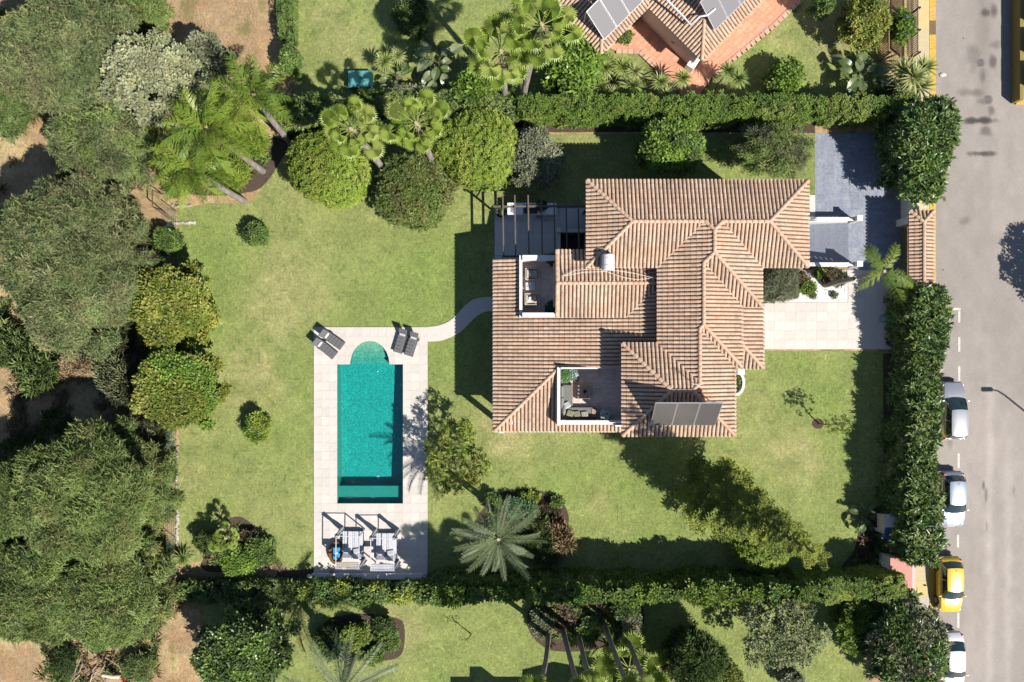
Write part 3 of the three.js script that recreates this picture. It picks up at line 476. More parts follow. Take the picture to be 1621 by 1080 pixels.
  wp('door', new MB().box(15.5, 0.05, -1.6, 15.56, 2.2, -0.5), M(0.12, 0.07, 0.04));
  // porch pillar at the south-west corner
  wp('pillar', new MB().box(-0.85, 0, 5.85, -0.55, 4.0, 6.15)); wp('pillar', new MB().box(-0.85, 0, 1.5, -0.55, 4.0, 1.8)); wp('pillar', new MB().box(-0.85, 0, -3, -0.55, 4.0, -2.7));
  // chimney-like gable pier and roof cables
  wp('verge', new MB().box(2.68, 5.6, -5.0, 2.80, 6.05, -2.2), tileMats[4]);
  for (const o of [...hold.children]) { hold.remove(o); o.position.x -= 7; o.position.z += 1.5; villa.add(o); }
}

// ---------------------------------------------------------------- plants: builders
const leafM = (o = {}) => new THREE.MeshPhysicalMaterial({ color: 0xffffff, roughness: 0.55, side: THREE.DoubleSide, transmission: 0.25, thickness: 0, specularIntensity: 0.5, ...o });
const LM = leafM(), LMglossy = leafM({ roughness: 0.38, transmission: 0.15, specularIntensity: 0.8 }), LMdull = leafM({ roughness: 0.75, transmission: 0.2 });
function clump(n, len, wid, up, seed, fold = 0.15, spread = 0.5) {
  const r = mulberry(seed), m = new MB();
  for (let i = 0; i < n; i++) {
    const az = r() * 2 * PI, el = Math.asin(clamp(mixn(-0.35, 1, Math.pow(r(), up)), -1, 1)), d = [Math.cos(el) * Math.cos(az), Math.sin(el), Math.cos(el) * Math.sin(az)];
    const o = [(r() - 0.5) * spread * 2, (r() - 0.5) * spread, (r() - 0.5) * spread * 2], l = len * (0.7 + 0.6 * r()), w = wid * (0.75 + 0.5 * r());
    let s = [-Math.sin(az), 0, Math.cos(az)]; const tw = (r() - 0.5) * 1.2; s = [s[0] * Math.cos(tw), Math.sin(tw), s[2] * Math.cos(tw)];
    const P = (t, k, y = 0) => [o[0] + d[0] * l * t + s[0] * w * k, o[1] + d[1] * l * t + s[1] * w * k + y, o[2] + d[2] * l * t + s[2] * w * k];
    const dr = -fold * l; m.quad(P(0, 0), P(0.5, 0.5), P(1, 0, dr), P(0.5, -0.5), [[0, 0], [1, 0], [1, 1], [0, 1]]);
  }
  return m.geo();
}
const CL = {
  broad: [clump(12, 0.75, 0.42, 0.6, 1), clump(12, 0.75, 0.42, 0.6, 2), clump(12, 0.8, 0.4, 0.6, 3)],
  small: [clump(16, 0.5, 0.34, 0.7, 4), clump(16, 0.5, 0.34, 0.7, 5)],
  fine: [clump(32, 0.95, 0.105, 0.7, 6, 0.25, 0.65), clump(32, 0.95, 0.105, 0.7, 7, 0.25, 0.65), clump(32, 1.0, 0.1, 0.8, 8, 0.25, 0.65)],
  spike: [clump(20, 1.0, 0.13, 0.45, 9, 0.05, 0.2), clump(20, 1.0, 0.13, 0.45, 10, 0.05, 0.2)],
  lance: [clump(14, 1.0, 0.24, 0.55, 12, 0.2, 0.3), clump(14, 1.0, 0.24, 0.55, 13, 0.2, 0.3)],
  blade: [clump(18, 1.2, 0.1, 0.3, 14, 0.35, 0.2), clump(18, 1.2, 0.1, 0.3, 15, 0.35, 0.2)],
};
const v3 = (a, b, c) => new THREE.Vector3(a, b, c);
function instances(parent, name, geo, mt, list) { // list of {x,y,z,s,n:[..],c:[..]}
  if (!list.length) return null;
  const im = new THREE.InstancedMesh(geo, mt, list.length); im.name = name; const m = new THREE.Matrix4(), q = new THREE.Quaternion(), q2 = new THREE.Quaternion(), Y = v3(0, 1, 0), n = v3(0, 1, 0), c = new THREE.Color();
  list.forEach((e, i) => { n.set(...e.n).normalize(); q.setFromUnitVectors(Y, n); q2.setFromAxisAngle(Y, R() * 2 * PI); q.multiply(q2); m.compose(v3(e.x, e.y, e.z), q, v3(e.s, e.s * (e.f ?? 1), e.s)); im.setMatrixAt(i, m); c.setRGB(...e.c); im.setColorAt(i, c); });
  im.castShadow = im.receiveShadow = true; im.userData.kind = 'stuff'; parent.add(im); return im;
}
function scatter(parent, list, kind, mt, name = 'foliage') { const g = CL[kind], sets = g.map(() => []); list.forEach((e, i) => sets[i % g.length].push(e)); sets.forEach((s, i) => instances(parent, name, g[i], mt, s)); }
const jitter = (c, k = 0.25) => { const f = 1 - k / 2 + k * R(), h = (R() - 0.5) * 0.12; return [c[0] * f * (1 + h), c[1] * f, c[2] * f * (1 - h)]; };
// leaf clumps over a set of rounded lobes
function lobeList(lobes, o) {
  const out = [], { dens, size, cols, up = 0.5, low = -0.35, fill = 0.15, jit = 0.35, patch = 0.8 } = o;
  lobes.forEach((l, li) => {
    const area = 4 * PI * Math.pow((Math.pow(l.rx * l.ry, 1.6) + Math.pow(l.rx * l.rz, 1.6) + Math.pow(l.ry * l.rz, 1.6)) / 3, 1 / 1.6), n = Math.round(area * (1 - low) / 2 * dens), lt = l.t ?? 1;
    for (let i = 0; i < n; i++) {
      const y = mixn(low, 1, R()), az = R() * 2 * PI, q = Math.sqrt(1 - y * y); const d = [q * Math.cos(az), y, q * Math.sin(az)];
      const k = R() < fill ? rr(0.45, 0.85) : rr(0.86, 1.1), x = l.x + d[0] * l.rx * k, yy = l.y + d[1] * l.ry * k, z = l.z + d[2] * l.rz * k;
      let hid = false; for (let j = 0; j < lobes.length; j++) if (j !== li) { const e = lobes[j]; if (((x - e.x) / e.rx) ** 2 + ((yy - e.y) / e.ry) ** 2 + ((z - e.z) / e.rz) ** 2 < 0.45) { hid = true; break; } }
      if (hid || yy < 0.03) continue;
      const pv = N2(x / patch + 50, z / patch + yy), ci = clamp(Math.floor(pv * cols.length * 1.3 - 0.15 * cols.length + (R() - 0.5)), 0, cols.length - 1);
      out.push({ x, y: yy, z, s: rr(size[0], size[1]), n: [d[0] * (1 - up), d[1] * (1 - up) + up + 0.1, d[2] * (1 - up)], c: jitter(cols[ci], jit).map(c => c * lt) });
    }
  });
  return out;
}
const ICO = new THREE.IcosahedronGeometry(1, 2);
function innerMass(parent, lobes, c, k = 0.72) {  // added dark solid core per lobe, keeps light from leaking through the leaves
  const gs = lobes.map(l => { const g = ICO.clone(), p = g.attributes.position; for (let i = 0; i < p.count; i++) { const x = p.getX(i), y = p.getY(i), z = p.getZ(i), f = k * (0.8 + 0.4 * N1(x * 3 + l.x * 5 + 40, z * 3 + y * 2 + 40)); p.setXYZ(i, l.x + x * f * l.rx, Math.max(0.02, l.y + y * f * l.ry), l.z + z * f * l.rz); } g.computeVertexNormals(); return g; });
  return part(parent, 'added_core', merge(gs), M(...c, { roughness: 1 }));
}
function trunkGeo(h, r, lean = [0, 0], limbs = [], seed = 1) {
  const rn = mulberry(seed), m = new MB(), pts = []; for (let i = 0; i <= 5; i++) { const t = i / 5; pts.push([lean[0] * t * t + (rn() - .5) * r * .6 * (i && i < 5), h * t - 0.1 * (i === 0), lean[1] * t * t + (rn() - .5) * r * .6 * (i && i < 5)]); }
  m.tube(pts, t => r * (1.25 - 0.6 * t), 7);
  for (const l of limbs) { const s = pts[3], b = [mixn(s[0], l[0], 0.5), mixn(s[1], l[1], 0.6), mixn(s[2], l[2], 0.5)]; m.tube([s, b, l], t => r * (0.55 - 0.38 * t), 5); }
  return m.geo();
}
// tree or bush: crown centre read in the picture, radii in pixels, h0..h1 the crown's foot and top in metres
function tree(o) {
  const hc = (o.h0 + o.h1) / 2, x = X(o.px, hc), z = Z(o.py, hc), rx = L(o.rx, hc), rz = L(o.rz ?? o.rx, hc), ry = (o.h1 - o.h0) / 2;
  const t = thing(o.name, o.label, o.cat, x, 0, z, 0, o.group), lobes = [], n = o.lobes ?? 14, lr = o.lr ?? 0.42;
  if (n === 1) lobes.push({ x: 0, y: hc, z: 0, rx, ry, rz });
  else {
    const add = (r, az, y, k) => { const c = lr * rr(0.78, 1.25) * k; lobes.push({ x: Math.cos(az) * rx * r, y: Math.max(rx * c * 0.5, y), z: Math.sin(az) * rz * r, rx: rx * c, ry: Math.max(ry * c, Math.min(rx, rz) * c * 0.55), rz: rz * c * rr(0.85, 1.15), t: 0.78 + 0.44 * R() }); };
    for (let i = 0; i < n; i++) { const r = Math.sqrt((i + 0.4) / n) * (1 - lr * 0.85) * rr(0.9, o.open ? 1.18 : 1.08); add(r, i * 2.39996 + (o.seed ?? 0) + rr(-.25, .25), hc + ry * (1 - lr * 0.8) * Math.sqrt(Math.max(0.04, 1 - r * r)) * rr(0.72, 1.05), 1); }
    for (let i = 0; i < n / 3; i++) add((1 - lr) * rr(0.75, 1), i * 2.39996 + 1, hc - ry * rr(0.15, 0.6), 1);
  }
  for (let i = 0; i < (o.fray ?? 0); i++) { const az = i * 2.39996 + rr(-.4, .4), r = rr(0.88, 1.14), c = L(rr(5, 11), hc); lobes.push({ x: Math.cos(az) * rx * r, y: Math.max(c * .6, hc - ry * rr(-0.1, 0.6)), z: Math.sin(az) * rz * r, rx: c, ry: c * 0.7, rz: c * rr(.8, 1.2), t: rr(.8, 1.25) }); }
  if (n > 1 && !o.open) lobes.push({ x: 0, y: hc, z: 0, rx: rx * 0.72, ry: ry * 0.8, rz: rz * 0.72 });
  if (o.extra) for (const e of o.extra) lobes.push({ x: L(e[0], hc), y: e[2] ?? hc, z: L(e[1], hc), rx: L(e[3], hc), ry: L(e[3], hc) * 0.7, rz: L(e[3], hc) });
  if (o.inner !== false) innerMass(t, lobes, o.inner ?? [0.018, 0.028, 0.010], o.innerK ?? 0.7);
  scatter(t, lobeList(lobes, o), o.kind ?? 'broad', o.mat ?? LM);
  if (o.bx) { const dx = X(o.bx) - x, dz = Z(o.by) - z; part(t, 'trunk', new MB().tube([[dx, -0.05, dz], [dx * 0.7, hc * 0.5, dz * 0.7], [0, hc, 0]], q => 0.045 * (1.2 - q) + 0.006, 6).geo(), mat.trunk); for (const l of lobes.slice(0, 7)) part(t, 'twig', new MB().tube([[dx * 0.35, hc * 0.7, dz * 0.35], [l.x * .6, l.y * .95, l.z * .6], [l.x, l.y, l.z]], 0.012, 4, false).geo(), mat.trunk); }
  else if (o.h0 > 0.35 || o.trunk) part(t, 'trunk', trunkGeo(Math.max(0.5, hc * 0.9), o.tr ?? Math.max(0.05, rx * 0.06), [0, 0], lobes.slice(0, 6).map(l => [l.x * 0.85, l.y, l.z * 0.85]), 3 + o.px | 0), o.bark ?? mat.trunk);
  if (o.flowers) { const l2 = lobeList(lobes, { ...o, dens: o.flowers[0], cols: o.flowers[1], size: o.flowers[2] ?? [0.09, 0.15], low: 0, fill: 0 }); for (const e of l2) { e.y += 0.06; } scatter(t, l2, 'small', LMdull, 'flowers'); }
  return t;
}
// feather palm frond along +x
function frondGeo(len, o = {}) {
  const { n = 34, leaf = 0.55, w = 0.055, rise = 0.35, droop = 0.55, stiff = 0.25, hang = 0.35, seed = 1, sway = 0 } = o, r = mulberry(seed), m = new MB(), pts = [];
  const C = t => [len * (t - 0.12 * t * t), len * (rise * t - droop * t * t), sway * len * t * t];
  for (let i = 0; i <= 8; i++) pts.push(C(i / 8));
  m.tube(pts, t => 0.012 * (1.05 - t) + 0.002, 4, false);
  for (let i = 0; i < n; i++) { const t = 0.14 + 0.86 * (i + 0.3) / n, c = C(t), e = C(Math.min(1.02, t + 0.02)), dx = e[0] - c[0], dy = e[1] - c[1], dz = e[2] - c[2], q = Math.hypot(dx, dy, dz) || 1;
    const ll = leaf * (0.45 + 0.55 * Math.sin(PI * Math.min(1, t * 0.92 + 0.05))) * rr2(r, 0.85, 1.15);
    for (const s of [-1, 1]) { const fwd = 0.35 + 0.5 * t + (r() - .5) * stiff, out = Math.sqrt(Math.max(0.1, 1 - fwd * fwd * .6)), hg = -hang + (r() - .5) * 0.3; const a = [c[0], c[1], c[2]], d = [dx / q * fwd, dy / q * fwd + hg * 0.35, dz / q * fwd + s * out], f = [d[0] * .9, d[1] + hg * 0.9, d[2] * .75];
      const mid = [a[0] + d[0] * ll * .5, a[1] + d[1] * ll * .5, a[2] + d[2] * ll * .5], tip = [mid[0] + f[0] * ll * .55, mid[1] + f[1] * ll * .55, mid[2] + f[2] * ll * .55], k = w * .5;
      m.quad([a[0] - k * .5, a[1], a[2]], [a[0] + k * .5, a[1], a[2]], [mid[0] + k, mid[1], mid[2]], [mid[0] - k, mid[1], mid[2]], [[0, 0], [1, 0], [1, 1], [0, 1]]); m.tri([mid[0] - k, mid[1], mid[2]], [mid[0] + k, mid[1], mid[2]], tip, [[0, 0], [1, 0], [1, 1]]); }
  }
  return m.geo();
}
function rr2(r, a, b) { return a + (b - a) * r(); }
// fan leaf along +x: stalk and a pleated, notched disc
function fanGeo(rad, stalk, seed = 1, cup = 0.25, split = 0.3) {
  const r = mulberry(seed), m = new MB(), n = 26, cx = stalk, A = 2.55;
  m.tube([[0, 0, 0], [stalk * 0.5, stalk * 0.07, 0], [stalk, 0, 0]], t => 0.028 - 0.01 * t, 4, false);
  const pt = (a, q, y) => { const d = q * rad; return [cx + Math.cos(a) * d * 0.95, -cup * q * q * rad * (0.4 + 0.6 * Math.abs(Math.sin(a * 0.5))) + y, Math.sin(a) * d]; };
  for (let i = 0; i < n; i++) { const a0 = -A + 2 * A * i / n, a1 = -A + 2 * A * (i + 1) / n, am = (a0 + a1) / 2, k = 1 - split * (0.7 + 0.6 * r()), tip = 0.92 + 0.16 * r();
    m.quad(pt(a0, 0.03, 0), pt(a0, k, -0.018), pt(am, k + .03, 0.03), pt(am, 0.03, 0.01), [[0, 0], [0, 1], [1, 1], [1, 0]]); m.quad(pt(am, 0.03, 0.01), pt(am, k + .03, 0.03), pt(a1, k, -0.018), pt(a1, 0.03, 0), [[0, 0], [0, 1], [1, 1], [1, 0]]);
    m.tri(pt(a0, k, -0.018), pt(am + (r() - .5) * .05, tip, -0.06 - 0.1 * r()), pt(a1, k, -0.018), [[0, 0], [1, 0], [1, 1]]); }
  return m.geo();
}
const orient = (mesh, yaw, el, roll = 0) => { mesh.rotation.set(roll, yaw, el, 'YZX'); return mesh; };
const FR = { queen: [1, 2, 3].map(s => frondGeo(1, { n: 46, leaf: 0.27, w: 0.022, rise: 0.3, droop: 0.5, stiff: 1.0, hang: 0.3, seed: s, sway: (s - 2) * 0.12 })), date: [4, 5, 6].map(s => frondGeo(1, { n: 42, leaf: 0.13, w: 0.0125, rise: 0.2, droop: 0.45, stiff: 0.25, hang: -0.35, seed: s, sway: (s - 5) * 0.08 })) };
const FAN = [[7, .95], [8, 1.3], [9, 1.6], [10, 1.15]].map(([s, l]) => fanGeo(0.68, l, s, 0.16)), FANlow = [21, 22].map(s => fanGeo(0.8, 0.6, s, 0.15, 0.42));
function palmTrunk(g, base, top, r, mt = mat.palmtrunk) { const d = [top[0] - base[0], top[1], top[2] - base[1]], pts = []; for (let i = 0; i <= 12; i++) { const t = i / 12, k = t * t * 0.6 + t * 0.4; pts.push([d[0] * k, d[1] * t - 0.1 * (i === 0), d[2] * k]); } const m = new MB().tube(pts, t => r * (1.3 - 0.45 * t + 0.04 * Math.sin(t * 90)), 9); return part(g, 'trunk', m.geo(), mt); }
const frondMats = { queen: [[0.15, 0.22, 0.03], [0.19, 0.25, 0.036], [0.11, 0.175, 0.026]].map(c => leafM({ color: col(...c), roughness: 0.4, transmission: 0.3 })), date: [[0.135, 0.175, 0.082], [0.18, 0.215, 0.115], [0.095, 0.135, 0.055]].map(c => leafM({ color: col(...c), roughness: 0.45 })), fan: [[0.255, 0.335, 0.06], [0.31, 0.375, 0.09], [0.19, 0.275, 0.042]].map(c => leafM({ color: col(...c), roughness: 0.42, transmission: 0.3 })), dry: leafM({ color: col(0.3, 0.23, 0.13), roughness: 0.9 }) };
// palm: base and crown read in the picture
function palm(kind, o) {
  const bx = X(o.bx), bz = Z(o.by), cx = X(o.cx, o.h), cz = Z(o.cy, o.h), t = thing(o.name, o.label, o.cat ?? 'palm tree', bx, 0, bz, 0, o.group), c = [cx - bx, o.h, cz - bz];
  palmTrunk(t, [bx, bz], [cx, o.h, cz], o.r ?? 0.17);
  const n = o.n ?? 16;
  for (let i = 0; i < n; i++) {
    const k = i / (n - 1), yaw = i * 2.39996 + (o.seed ?? 0), el = mixn(o.e1 ?? 1.15, o.e0 ?? -0.35, Math.pow(k, kind === 'fan' ? 0.5 : 0.8)) + (R() - 0.5) * 0.2; let m;
    if (kind === 'fan') { m = part(t, 'fan_leaf', pick(FAN), pick(frondMats.fan), ...c); m.scale.setScalar((o.s ?? 1) * rr(0.85, 1.12)); }
    else { m = part(t, 'frond', pick(FR[kind]), pick(frondMats[kind]), ...c); m.scale.setScalar((o.s ?? 3) * rr(0.85, 1.1)); }
    orient(m, yaw, el, (R() - 0.5) * 0.5);
  }
  if (kind === 'fan') for (let i = 0; i < 5; i++) orient(part(t, 'dry_leaf', pick(FAN), frondMats.dry, c[0], c[1] - 0.25, c[2]), i * 1.3 + (o.seed ?? 0), -1.2).scale.setScalar(0.8 * (o.s ?? 1));
  part(t, 'crown_shaft', place(cyl(0.1, (o.r ?? 0.17) * 1.25, 0.5, 8), ...c), M(0.3, 0.24, 0.15));
  return t;
}
// yucca: heads of sword leaves on short stems
const yuccaHead = [31, 32].map(seed => { const r = mulberry(seed), m = new MB(); for (let i = 0; i < 74; i++) { const az = i * 2.39996, el = mixn(1.45, -0.45, Math.pow(i / 74, 0.85)), l = rr2(r, 0.8, 1.05), w = 0.066, d = [Math.cos(el) * Math.cos(az), Math.sin(el), Math.cos(el) * Math.sin(az)], s = [-Math.sin(az) * w, 0, Math.cos(az) * w]; const P = (t, k, y) => [d[0] * l * t + s[0] * k, d[1] * l * t + y, d[2] * l * t + s[2] * k]; m.quad(P(0.05, -.5, 0), P(0.05, .5, 0), P(0.5, .6, 0), P(0.5, -.6, 0), [[0, 0], [1, 0], [1, 1], [0, 1]]); m.tri(P(0.5, -.6, 0), P(0.5, .6, 0), P(1, 0, -0.1), [[0, 0], [1, 0], [1, 1]]); } return m.geo(); });
const yuccaM = [[0.23, 0.28, 0.08], [0.28, 0.31, 0.12], [0.185, 0.235, 0.07]].map(c => leafM({ color: col(...c), roughness: 0.42 }));
function yucca(o) {
  const x = X(o.px), z = Z(o.py), t = thing('yucca', o.label, 'yucca', x, 0, z, 0, o.group);
  for (const [px, py, h, s] of o.heads) { const hx = X(px, h) - x, hz = Z(py, h) - z; part(t, 'stem', new MB().tube([[hx * .2, -0.05, hz * .2], [hx * .5, h * .5, hz * .5], [hx, h, hz]], q => 0.09 - 0.03 * q, 6).geo(), mat.trunk); part(t, 'leaf_head', pick(yuccaHead), pick(yuccaM), hx, h, hz, R() * 6).scale.setScalar(s); }
  return t;
}
// bird-of-paradise: big paddle leaves
const paddle = [41, 42, 43].map(seed => { const r = mulberry(seed), m = new MB(), n = 8, P = []; m.tube([[0, 0, 0], [0.35, 0.45, 0], [0.62, 0.72, 0]], 0.02, 4, false); for (let i = 0; i <= n; i++) { const t = i / n, w = 0.24 * Math.sin(PI * Math.min(1, 0.1 + t * 0.9)) * (t > .97 ? .2 : 1), x = 0.62 + t * 0.75, y = 0.72 + 0.16 * t - 0.42 * t * t; P.push([[x, y + 0.07, -w], [x, y, 0], [x, y + 0.07, w]]); } for (let i = 0; i < n; i++) for (const k of [0, 1]) { const c = r() < 0.25 ? 0.72 : 1; const a = P[i][k], b = P[i][k + 1], d = P[i + 1][k], e = P[i + 1][k + 1]; m.quad(a, b, [mixn(b[0], e[0], k ? c : 1), e[1], e[2]], [mixn(a[0], d[0], k ? 1 : c), d[1], d[2]], [[0, 0], [1, 0], [1, 1], [0, 1]]); } return m.geo(); });
const padM = [[0.105, 0.15, 0.05], [0.15, 0.185, 0.085], [0.08, 0.12, 0.035]].map(c => leafM({ color: col(...c), roughness: 0.32, specularIntensity: 0.9 }));
function strelitzia(name, label, px, py, n, s, cat = 'plant', h = 0) { const x = X(px), z = Z(py), t = thing(name, label, cat, x, 0, z); for (let i = 0; i < n; i++) { const m = part(t, 'leaf', pick(paddle), pick(padM), rr(-.4, .4) * s, h * R(), rr(-.4, .4) * s, i * 2.4 + R()); m.scale.setScalar(s * rr(0.75, 1.2)); m.rotation.z = rr(-0.25, 0.3); m.rotation.order = 'YZX'; } part(t, 'stem', trunkGeo(0.6 + h, 0.1), mat.trunk); return t; }
// clipped or loose hedge along a line of points in metres
function hedge(o) {
  const pts = o.pts, cx = pts.reduce((a, p) => a + p[0], 0) / pts.length, cz = pts.reduce((a, p) => a + p[1], 0) / pts.length, t = thing(o.name ?? 'hedge', o.label, o.cat ?? 'hedge', cx, 0, cz, 0, o.group), list = [], core = [], fl = [];
  for (let s = 0; s + 1 < pts.length; s++) {
    const a = pts[s], b = pts[s + 1], dx = b[0] - a[0], dz = b[1] - a[1], len = Math.hypot(dx, dz), ux = dx / len, uz = dz / len, w = o.w, hf = k => o.h + (o.wave ?? 0.2) * (N1((a[0] + ux * k) * (o.freq ?? 0.9) + 30, (a[1] + uz * k) * (o.freq ?? 0.9) + 30) - 0.5) * 2, bulge = k => 1 + (o.bulge ?? 0.15) * (N2((a[0] + ux * k) * 1.3 + 9, (a[1] + uz * k) * 1.3 + 9) - 0.5) * 2;
    const per = w + 2 * o.h, n = Math.round(len * per * o.dens);
    for (let i = 0; i < n; i++) {
      const k = R() * len, h = hf(k), ww = w / 2 * bulge(k), q = R() * (2 * ww + 2 * h); let u, y, nn; const dn = (N3((a[0] + ux * k) * 2.3, (a[1] + uz * k) * 2.3 + q) - 0.5) * (o.rough ?? 0.25) + (R() < 0.12 ? rr(0, o.stray ?? 0.15) : 0);
      if (q < h) { u = -ww - dn; y = q; nn = [uz, 0.35, -ux]; u = -ww - dn * (0.4 + 0.6 * y / h); nn = [-uz * 0 - 1 * (-(-uz)), 0.35, 0]; nn = [uz * 1, 0.35, -ux * 1]; } else if (q < h + 2 * ww) { u = q - h - ww; y = h + dn * 0.8; nn = [0, 1, 0]; } else { u = ww + dn; y = q - h - 2 * ww; nn = [-uz, 0.35, ux]; }
      const e = (o.round ?? 0.25) * Math.max(0, Math.abs(u) / ww - 0.6); if (y > h * 0.8) y -= e * h * 0.35;
      const x = a[0] + ux * k - uz * u, z = a[1] + uz * k + ux * u, pv = N2(x / (o.patch ?? 1.2) + 60, z / (o.patch ?? 1.2) + 60 + y * 0.5), ci = clamp(Math.floor(pv * o.cols.length * 1.3 - 0.15 * o.cols.length + (R() - .5)), 0, o.cols.length - 1);
      const sg = Math.sign(u) || 1, nrm = y > h * 0.9 ? [0, 1, 0] : [-uz * sg * 0.8, 0.45, ux * sg * 0.8];
      const en = { x: x - cx, y: Math.max(0.05, y), z: z - cz, s: rr(o.size[0], o.size[1]), n: nrm, c: jitter(o.cols[ci], 0.4) }; list.push(en);
      if (o.flowers && R() < o.flowers[0] && y > h * 0.5) fl.push({ ...en, y: en.y + 0.1, s: rr(0.07, 0.13), c: pick(o.flowers[1]) });
    }
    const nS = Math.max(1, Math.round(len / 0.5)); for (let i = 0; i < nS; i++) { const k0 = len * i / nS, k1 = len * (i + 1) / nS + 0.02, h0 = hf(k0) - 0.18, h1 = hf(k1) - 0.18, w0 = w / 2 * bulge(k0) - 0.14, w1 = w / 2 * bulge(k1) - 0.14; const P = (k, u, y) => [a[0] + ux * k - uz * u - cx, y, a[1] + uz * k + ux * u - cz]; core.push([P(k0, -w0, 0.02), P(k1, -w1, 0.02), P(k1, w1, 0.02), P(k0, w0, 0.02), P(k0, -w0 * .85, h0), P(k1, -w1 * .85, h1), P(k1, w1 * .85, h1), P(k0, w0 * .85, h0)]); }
    // rounded ends
    for (const [k, d] of [[0, -1], [len, 1]]) if ((s === 0 && d < 0) || (s === pts.length - 2 && d > 0)) for (let i = 0; i < w * o.h * o.dens; i++) { const u = rr(-w / 2, w / 2), y = R() * hf(k), x = a[0] + ux * (k + d * 0.1 * R()) - uz * u, z = a[1] + uz * (k + d * 0.1 * R()) + ux * u; list.push({ x: x - cx, y, z: z - cz, s: rr(o.size[0], o.size[1]), n: [ux * d, 0.4, uz * d], c: jitter(pick(o.cols), 0.4) }); }
  }
  const m = new MB(); core.forEach(c => m.hexa(...c)); part(t, 'added_core', m.geo(), M(...(o.inner ?? [0.016, 0.026, 0.009]), { roughness: 1 }));  // added dark core behind the leaf shell, blocks light through the hedge
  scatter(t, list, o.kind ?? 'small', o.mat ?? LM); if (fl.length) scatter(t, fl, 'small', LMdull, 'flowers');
  return t;
}

// ---------------------------------------------------------------- plants: what stands where
const C = {
  acacia: [[0.1405, 0.1813, 0.0689], [0.1901, 0.2175, 0.089], [0.1158, 0.1595, 0.0575], [0.2067, 0.2139, 0.1005], [0.157, 0.1958, 0.0718]],
  acacia2: [[0.1646, 0.2289, 0.0612], [0.2004, 0.2553, 0.0796], [0.1289, 0.1937, 0.0491], [0.1861, 0.2114, 0.0674], [0.2148, 0.2818, 0.0919]],
  weed: [[0.1296, 0.1875, 0.0517], [0.108, 0.1625, 0.046], [0.162, 0.2125, 0.069]], silver: [[0.25, 0.265, 0.14], [0.29, 0.30, 0.175], [0.20, 0.225, 0.11]],
  clipped: [[0.1677, 0.234, 0.0293], [0.2124, 0.273, 0.0383], [0.1342, 0.2015, 0.0248], [0.2404, 0.286, 0.045]], olive: [[0.1361, 0.1843, 0.042], [0.1109, 0.1638, 0.036], [0.1663, 0.2116, 0.06], [0.131, 0.1433, 0.042]],
  yellowy: [[0.2016, 0.2185, 0.038], [0.1663, 0.1955, 0.0304], [0.131, 0.1725, 0.0266], [0.2369, 0.2472, 0.0522]], bright: [[0.132, 0.222, 0.03], [0.168, 0.258, 0.0384], [0.102, 0.18, 0.024]],
  dark: [[0.0575, 0.0978, 0.022], [0.0805, 0.1265, 0.0286], [0.046, 0.0805, 0.0198]], mid: [[0.102, 0.1688, 0.0345], [0.132, 0.2, 0.0403], [0.078, 0.1313, 0.0287]],
  oleander: [[0.102, 0.1688, 0.0432], [0.138, 0.2063, 0.0504], [0.072, 0.1313, 0.0336], [0.162, 0.2188, 0.066]], cypress: [[0.102, 0.1688, 0.0216], [0.132, 0.2, 0.0264], [0.078, 0.1375, 0.0192], [0.156, 0.2063, 0.036]],
  grey: [[0.17, 0.1887, 0.1092], [0.205, 0.2193, 0.1377], [0.135, 0.153, 0.0808]], straw: [[0.42, 0.32, 0.19], [0.36, 0.27, 0.15], [0.3, 0.22, 0.12]], red: [[0.117, 0.084, 0.0495], [0.144, 0.108, 0.055], [0.09, 0.066, 0.0385]],
  sage: [[0.15, 0.169, 0.084], [0.1875, 0.2015, 0.108], [0.125, 0.143, 0.066]], spotty: [[0.156, 0.1823, 0.075], [0.195, 0.216, 0.1063], [0.1105, 0.1418, 0.0562]],
};
const wild = (label, px, py, rx, rz, h1, o = {}) => tree({ name: 'wild_tree', cat: 'tree', label, px, py, rx, rz, h0: 1.2, h1, kind: 'fine', mat: LMdull, cols: C.acacia, size: [0.28, 0.46], dens: 21, lobes: 34, lr: 0.24, patch: 1.1, inner: [0.055, 0.06, 0.03], innerK: 0.62, up: 0.62, jit: 0.5, fray: 26, ...o });
wild('largest grey-green feathery tree at the top left of the dry plot', 118, 92, 108, 88, 7.5, { lobes: 40 });
wild('grey-green feathery tree between the silvery tree and the big central one', 168, 228, 70, 62, 6.2, { seed: 2, cols: [...C.acacia, ...C.acacia2] });
wild('big oval grey-green tree on the dry plot beside the little mesh gate', 122, 415, 97, 136, 7.8, { lobes: 46, lr: 0.21, seed: 1 });
wild('wide olive-green tree below the long shadow on the dry plot', 152, 780, 108, 105, 7.4, { lobes: 40, cols: C.acacia2, seed: 4 });
wild('bushy green tree at the lower left corner of the dry plot', 55, 930, 78, 78, 5.6, { cols: [...C.acacia2, ...C.weed], seed: 5 });
wild('low spreading green tree above the heap of dead branches', 178, 945, 74, 72, 4.8, { cols: C.acacia2, seed: 6 });
wild('green tree cut by the left edge below the long shadow', 5, 790, 52, 66, 5.5, { cols: C.weed, seed: 8 });
tree({ name: 'wild_shrub', cat: 'shrub', label: 'yellow-green shrub at the left edge under the top left tree', px: 8, py: 150, rx: 36, rz: 62, h0: 0.2, h1: 3.4, kind: 'fine', cols: C.weed, size: [0.35, 0.5], dens: 13, lobes: 12 });
tree({ name: 'wild_shrub', cat: 'shrub', label: 'green shrub at the top edge left of the bare dirt patch', px: 222, py: 22, rx: 48, rz: 34, h0: 0.2, h1: 4.2, kind: 'fine', cols: C.acacia2, size: [0.35, 0.5], dens: 13, lobes: 12 });
